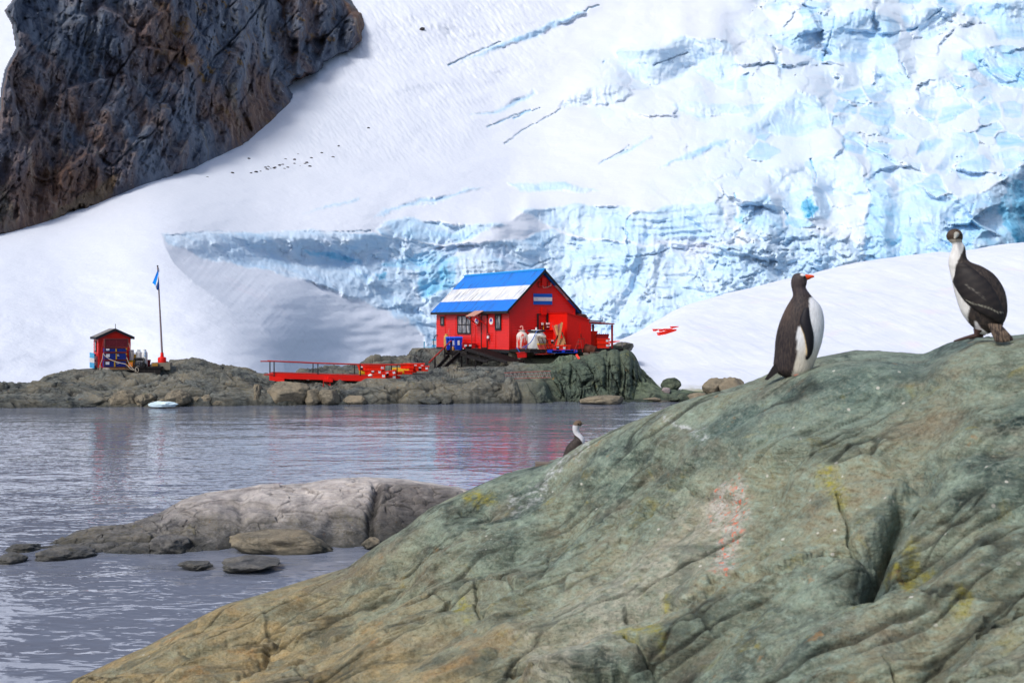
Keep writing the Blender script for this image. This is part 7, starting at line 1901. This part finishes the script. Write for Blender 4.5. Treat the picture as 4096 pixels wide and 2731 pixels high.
cb, csf = loft('body', CS, zk_, DC, cthick, ccol, cor, org=orgc, n=96, rows=150)
def wcol(x, y):
    zx = (x * K - 3700) * 2.904; zy = (y * K - 880) * 2.904
    line = np.interp(zx, [470, 520, 600, 680, 760, 830], [905, 952, 985, 1005, 1035, 1075])
    dash = sstep(-.1, .3, np.sin(zx / 5.2)) * sstep(14, 5, np.abs(zy - line))
    up = sstep(24, 6, np.abs(zy - np.interp(zx, [430, 480, 560, 640, 700], [700, 750, 810, 870, 930]))) * sstep(-.1, .3, perlin(zx / 12, zy / 12)) * sstep(440, 470, zx) * sstep(720, 640, zx) * .45
    fth = sstep(.2, .5, np.sin((zx * .45 + zy) / 16 + 1.5 * perlin(zx / 50, zy / 50))) * .35
    return paintc(C3(34, 31, 33), [(fth, C3(56, 50, 48)), (up, C3(150, 146, 138)), (dash * sstep(460, 480, zx) * .8, C3(176, 174, 160))], zx.shape)
patch('wing', [(500, 405, 470), (560, 372, 560), (640, 368, 650), (700, 338, 720), (780, 372, 770), (860, 418, 815), (940, 470, 850), (1000, 528, 872), (1060, 600, 885), (1120, 700, 892), (1180, 800, 892), (1225, 855, 885)], zk_, DC, orgc, csf, m_flip.m, cor, .020, .003, 26, wcol)
cl_ = lambda x, y, dy=0: zl(zk_, DC, orgc, x, y, dy)
mb = MB(); mb.tube([cl_(385, 165, -.030), cl_(384, 180, -.052), cl_(378, 198, -.085), cl_(372, 212, -.105), cl_(368, 224, -.108)], [.016, .0125, .009, .007, .003], 12); obj('bill', mb, paint('pale_bill', (176, 176, 164), .4, .2), cor, True)
for x, y in ((326, 176), (434, 167)):
    mb = MB(); mb.ball(tuple(cl_(x + (6 if x < 380 else -6), y, -.024)), .008, 12, 8); obj('eye', mb, paint('dark_eye', (14, 12, 14), .15, 0), cor, True)
def tcol():
    n = NT('tail_feathers', .7, .2); w_ = n.noise(n.map(n.obj, (1, .5, .08), (0, rad(30), 0)), 120, 3, .6)
    return n.done(n.mix(n.ramp(w_, [(.4, 0.0), (.6, 1.0)]), lin(44, 38, 38), lin(116, 100, 86)), n.bump(w_, .4, .004))
m_tail = tcol()
mb = MB()
for i in range(10):
    t = i / 9
    a0_, b0_ = cl_(738 + 105 * t, 1205 + 15 * t, -.07 + .02 * t), cl_(822 + 160 * t, 1412 - 22 * t + 10 * math.sin(3.1 * t), -.095 + .03 * t - .005 * (i % 2))
    mb.tube([a0_, a0_.lerp(b0_, .5), a0_.lerp(b0_, .92), b0_], [.010, .0105, .010, .004], 8)
for i, v in enumerate(mb.v): pass
obj('tail', mb, m_tail, cor, True)
m_foot = paint('dark_foot', (70, 50, 46), .6, .2)
for dx, dy, nm in ((0, -.05, 'foot'), (70, .05, 'foot')):
    mb = MB(); mb.tube([cl_(615 + dx, 1270, dy), cl_(605 + dx, 1310, dy), cl_(600 + dx, 1335, dy)], [.024, .015, .013], 8)
    toes = [(500, 1362), (430, 1385), (360, 1405)] if dx == 0 else [(590, 1350), (560, 1368), (530, 1380)]
    for o_ in (-.025, 0, .025):
        mb.tube([cl_(600 + dx, 1338, dy)] + [cl_(x, y, dy + o_ * (k + 1) * .5) for k, (x, y) in enumerate(toes)], [.013, .009, .008, .004], 7)
    obj(nm, mb, m_foot, cor, True)

# ---------------------------------------------------------------- small cormorant beyond the rock
z7 = view(2100, 1640, 5.88)
DS = 12.2; orgs = z7(1100, 1560); ps = P(orgs[0], orgs[1], DS)
sm_ = thing('cormorant', 'smaller cormorant half hidden behind the big rock, looking right over the water', 'cormorant', ps, -math.atan2(ps.x, ps.y))
SS = [(240, 1230, 1290), (252, 1190, 1315), (275, 1160, 1334), (305, 1140, 1338), (335, 1128, 1332), (365, 1122, 1318), (395, 1120, 1290), (440, 1118, 1272), (490, 1126, 1270), (530, 1138, 1288), (570, 1150, 1322), (620, 1160, 1368), (670, 1150, 1394), (720, 1095, 1402), (780, 1035, 1398), (860, 975, 1380), (950, 935, 1355), (1050, 900, 1325), (1150, 878, 1290), (1250, 880, 1260), (1350, 900, 1230), (1450, 960, 1190), (1530, 1020, 1150)]
def scol(U, Y, s):
    zx = (U * K - 2100) * 5.88; zy = (Y * K - 1640) * 5.88; j = 8 * perlin(zx / 18, zy / 18)
    lim = np.interp(zy, [480, 530, 580, 640, 700, 760, 800, 1000, 1300], [1110, 1128, 1175, 1262, 1318, 1350, 1362, 1320, 1230])
    wh = sstep(-8, 8, zx + j - lim) * sstep(345, 372, zy + j - .08 * (zx - 1230))
    eye = sstep(18, 6, np.hypot(zx - 1248, (zy - 318) * 1.2))
    return paintc(C3(44, 38, 38), [(sstep(372, 345, zy + j - .08 * (zx - 1230)), C3(98, 82, 66)), (wh, C3(214, 214, 222)), (eye * (s < .2), C3(36, 22, 22))], zx.shape)
loft('body', SS, z7, DS, lambda y, hw: hw * np.interp(y, [240, 400, 560, 800, 1500], [.75, .9, .75, .62, .7]), scol, sm_, org=orgs)
q7 = lambda x, y, dy=0: zl(z7, DS, orgs, x, y, dy)
mb = MB(); mb.tube([q7(1305, 318), q7(1335, 312), q7(1372, 300), q7(1398, 292)], [.016, .011, .008, .003], 10); mb.tube([q7(1300, 340), q7(1335, 328), q7(1375, 312)], [.010, .007, .003], 8); obj('bill', mb, paint('grey_bill', (120, 118, 112), .4, .2), sm_, True)
mb = MB(); mb.ball(tuple(q7(1250, 318, -.045)), .008, 10, 6); obj('eye', mb, paint('dark_eye', (14, 12, 14), .15, 0), sm_, True)
mb = MB(); mb.tube([q7(960, 1300), q7(860, 1480), q7(810, 1580)], [.06, .045, .02], 10); obj('tail', mb, m_tail, sm_, True)
for dy in (-.06, .06):
    mb = MB(); mb.tube([q7(1090, 1480, dy), q7(1090, 1570, dy), q7(1170, 1590, dy)], [.025, .018, .012], 8); obj('foot', mb, m_foot, sm_, True)
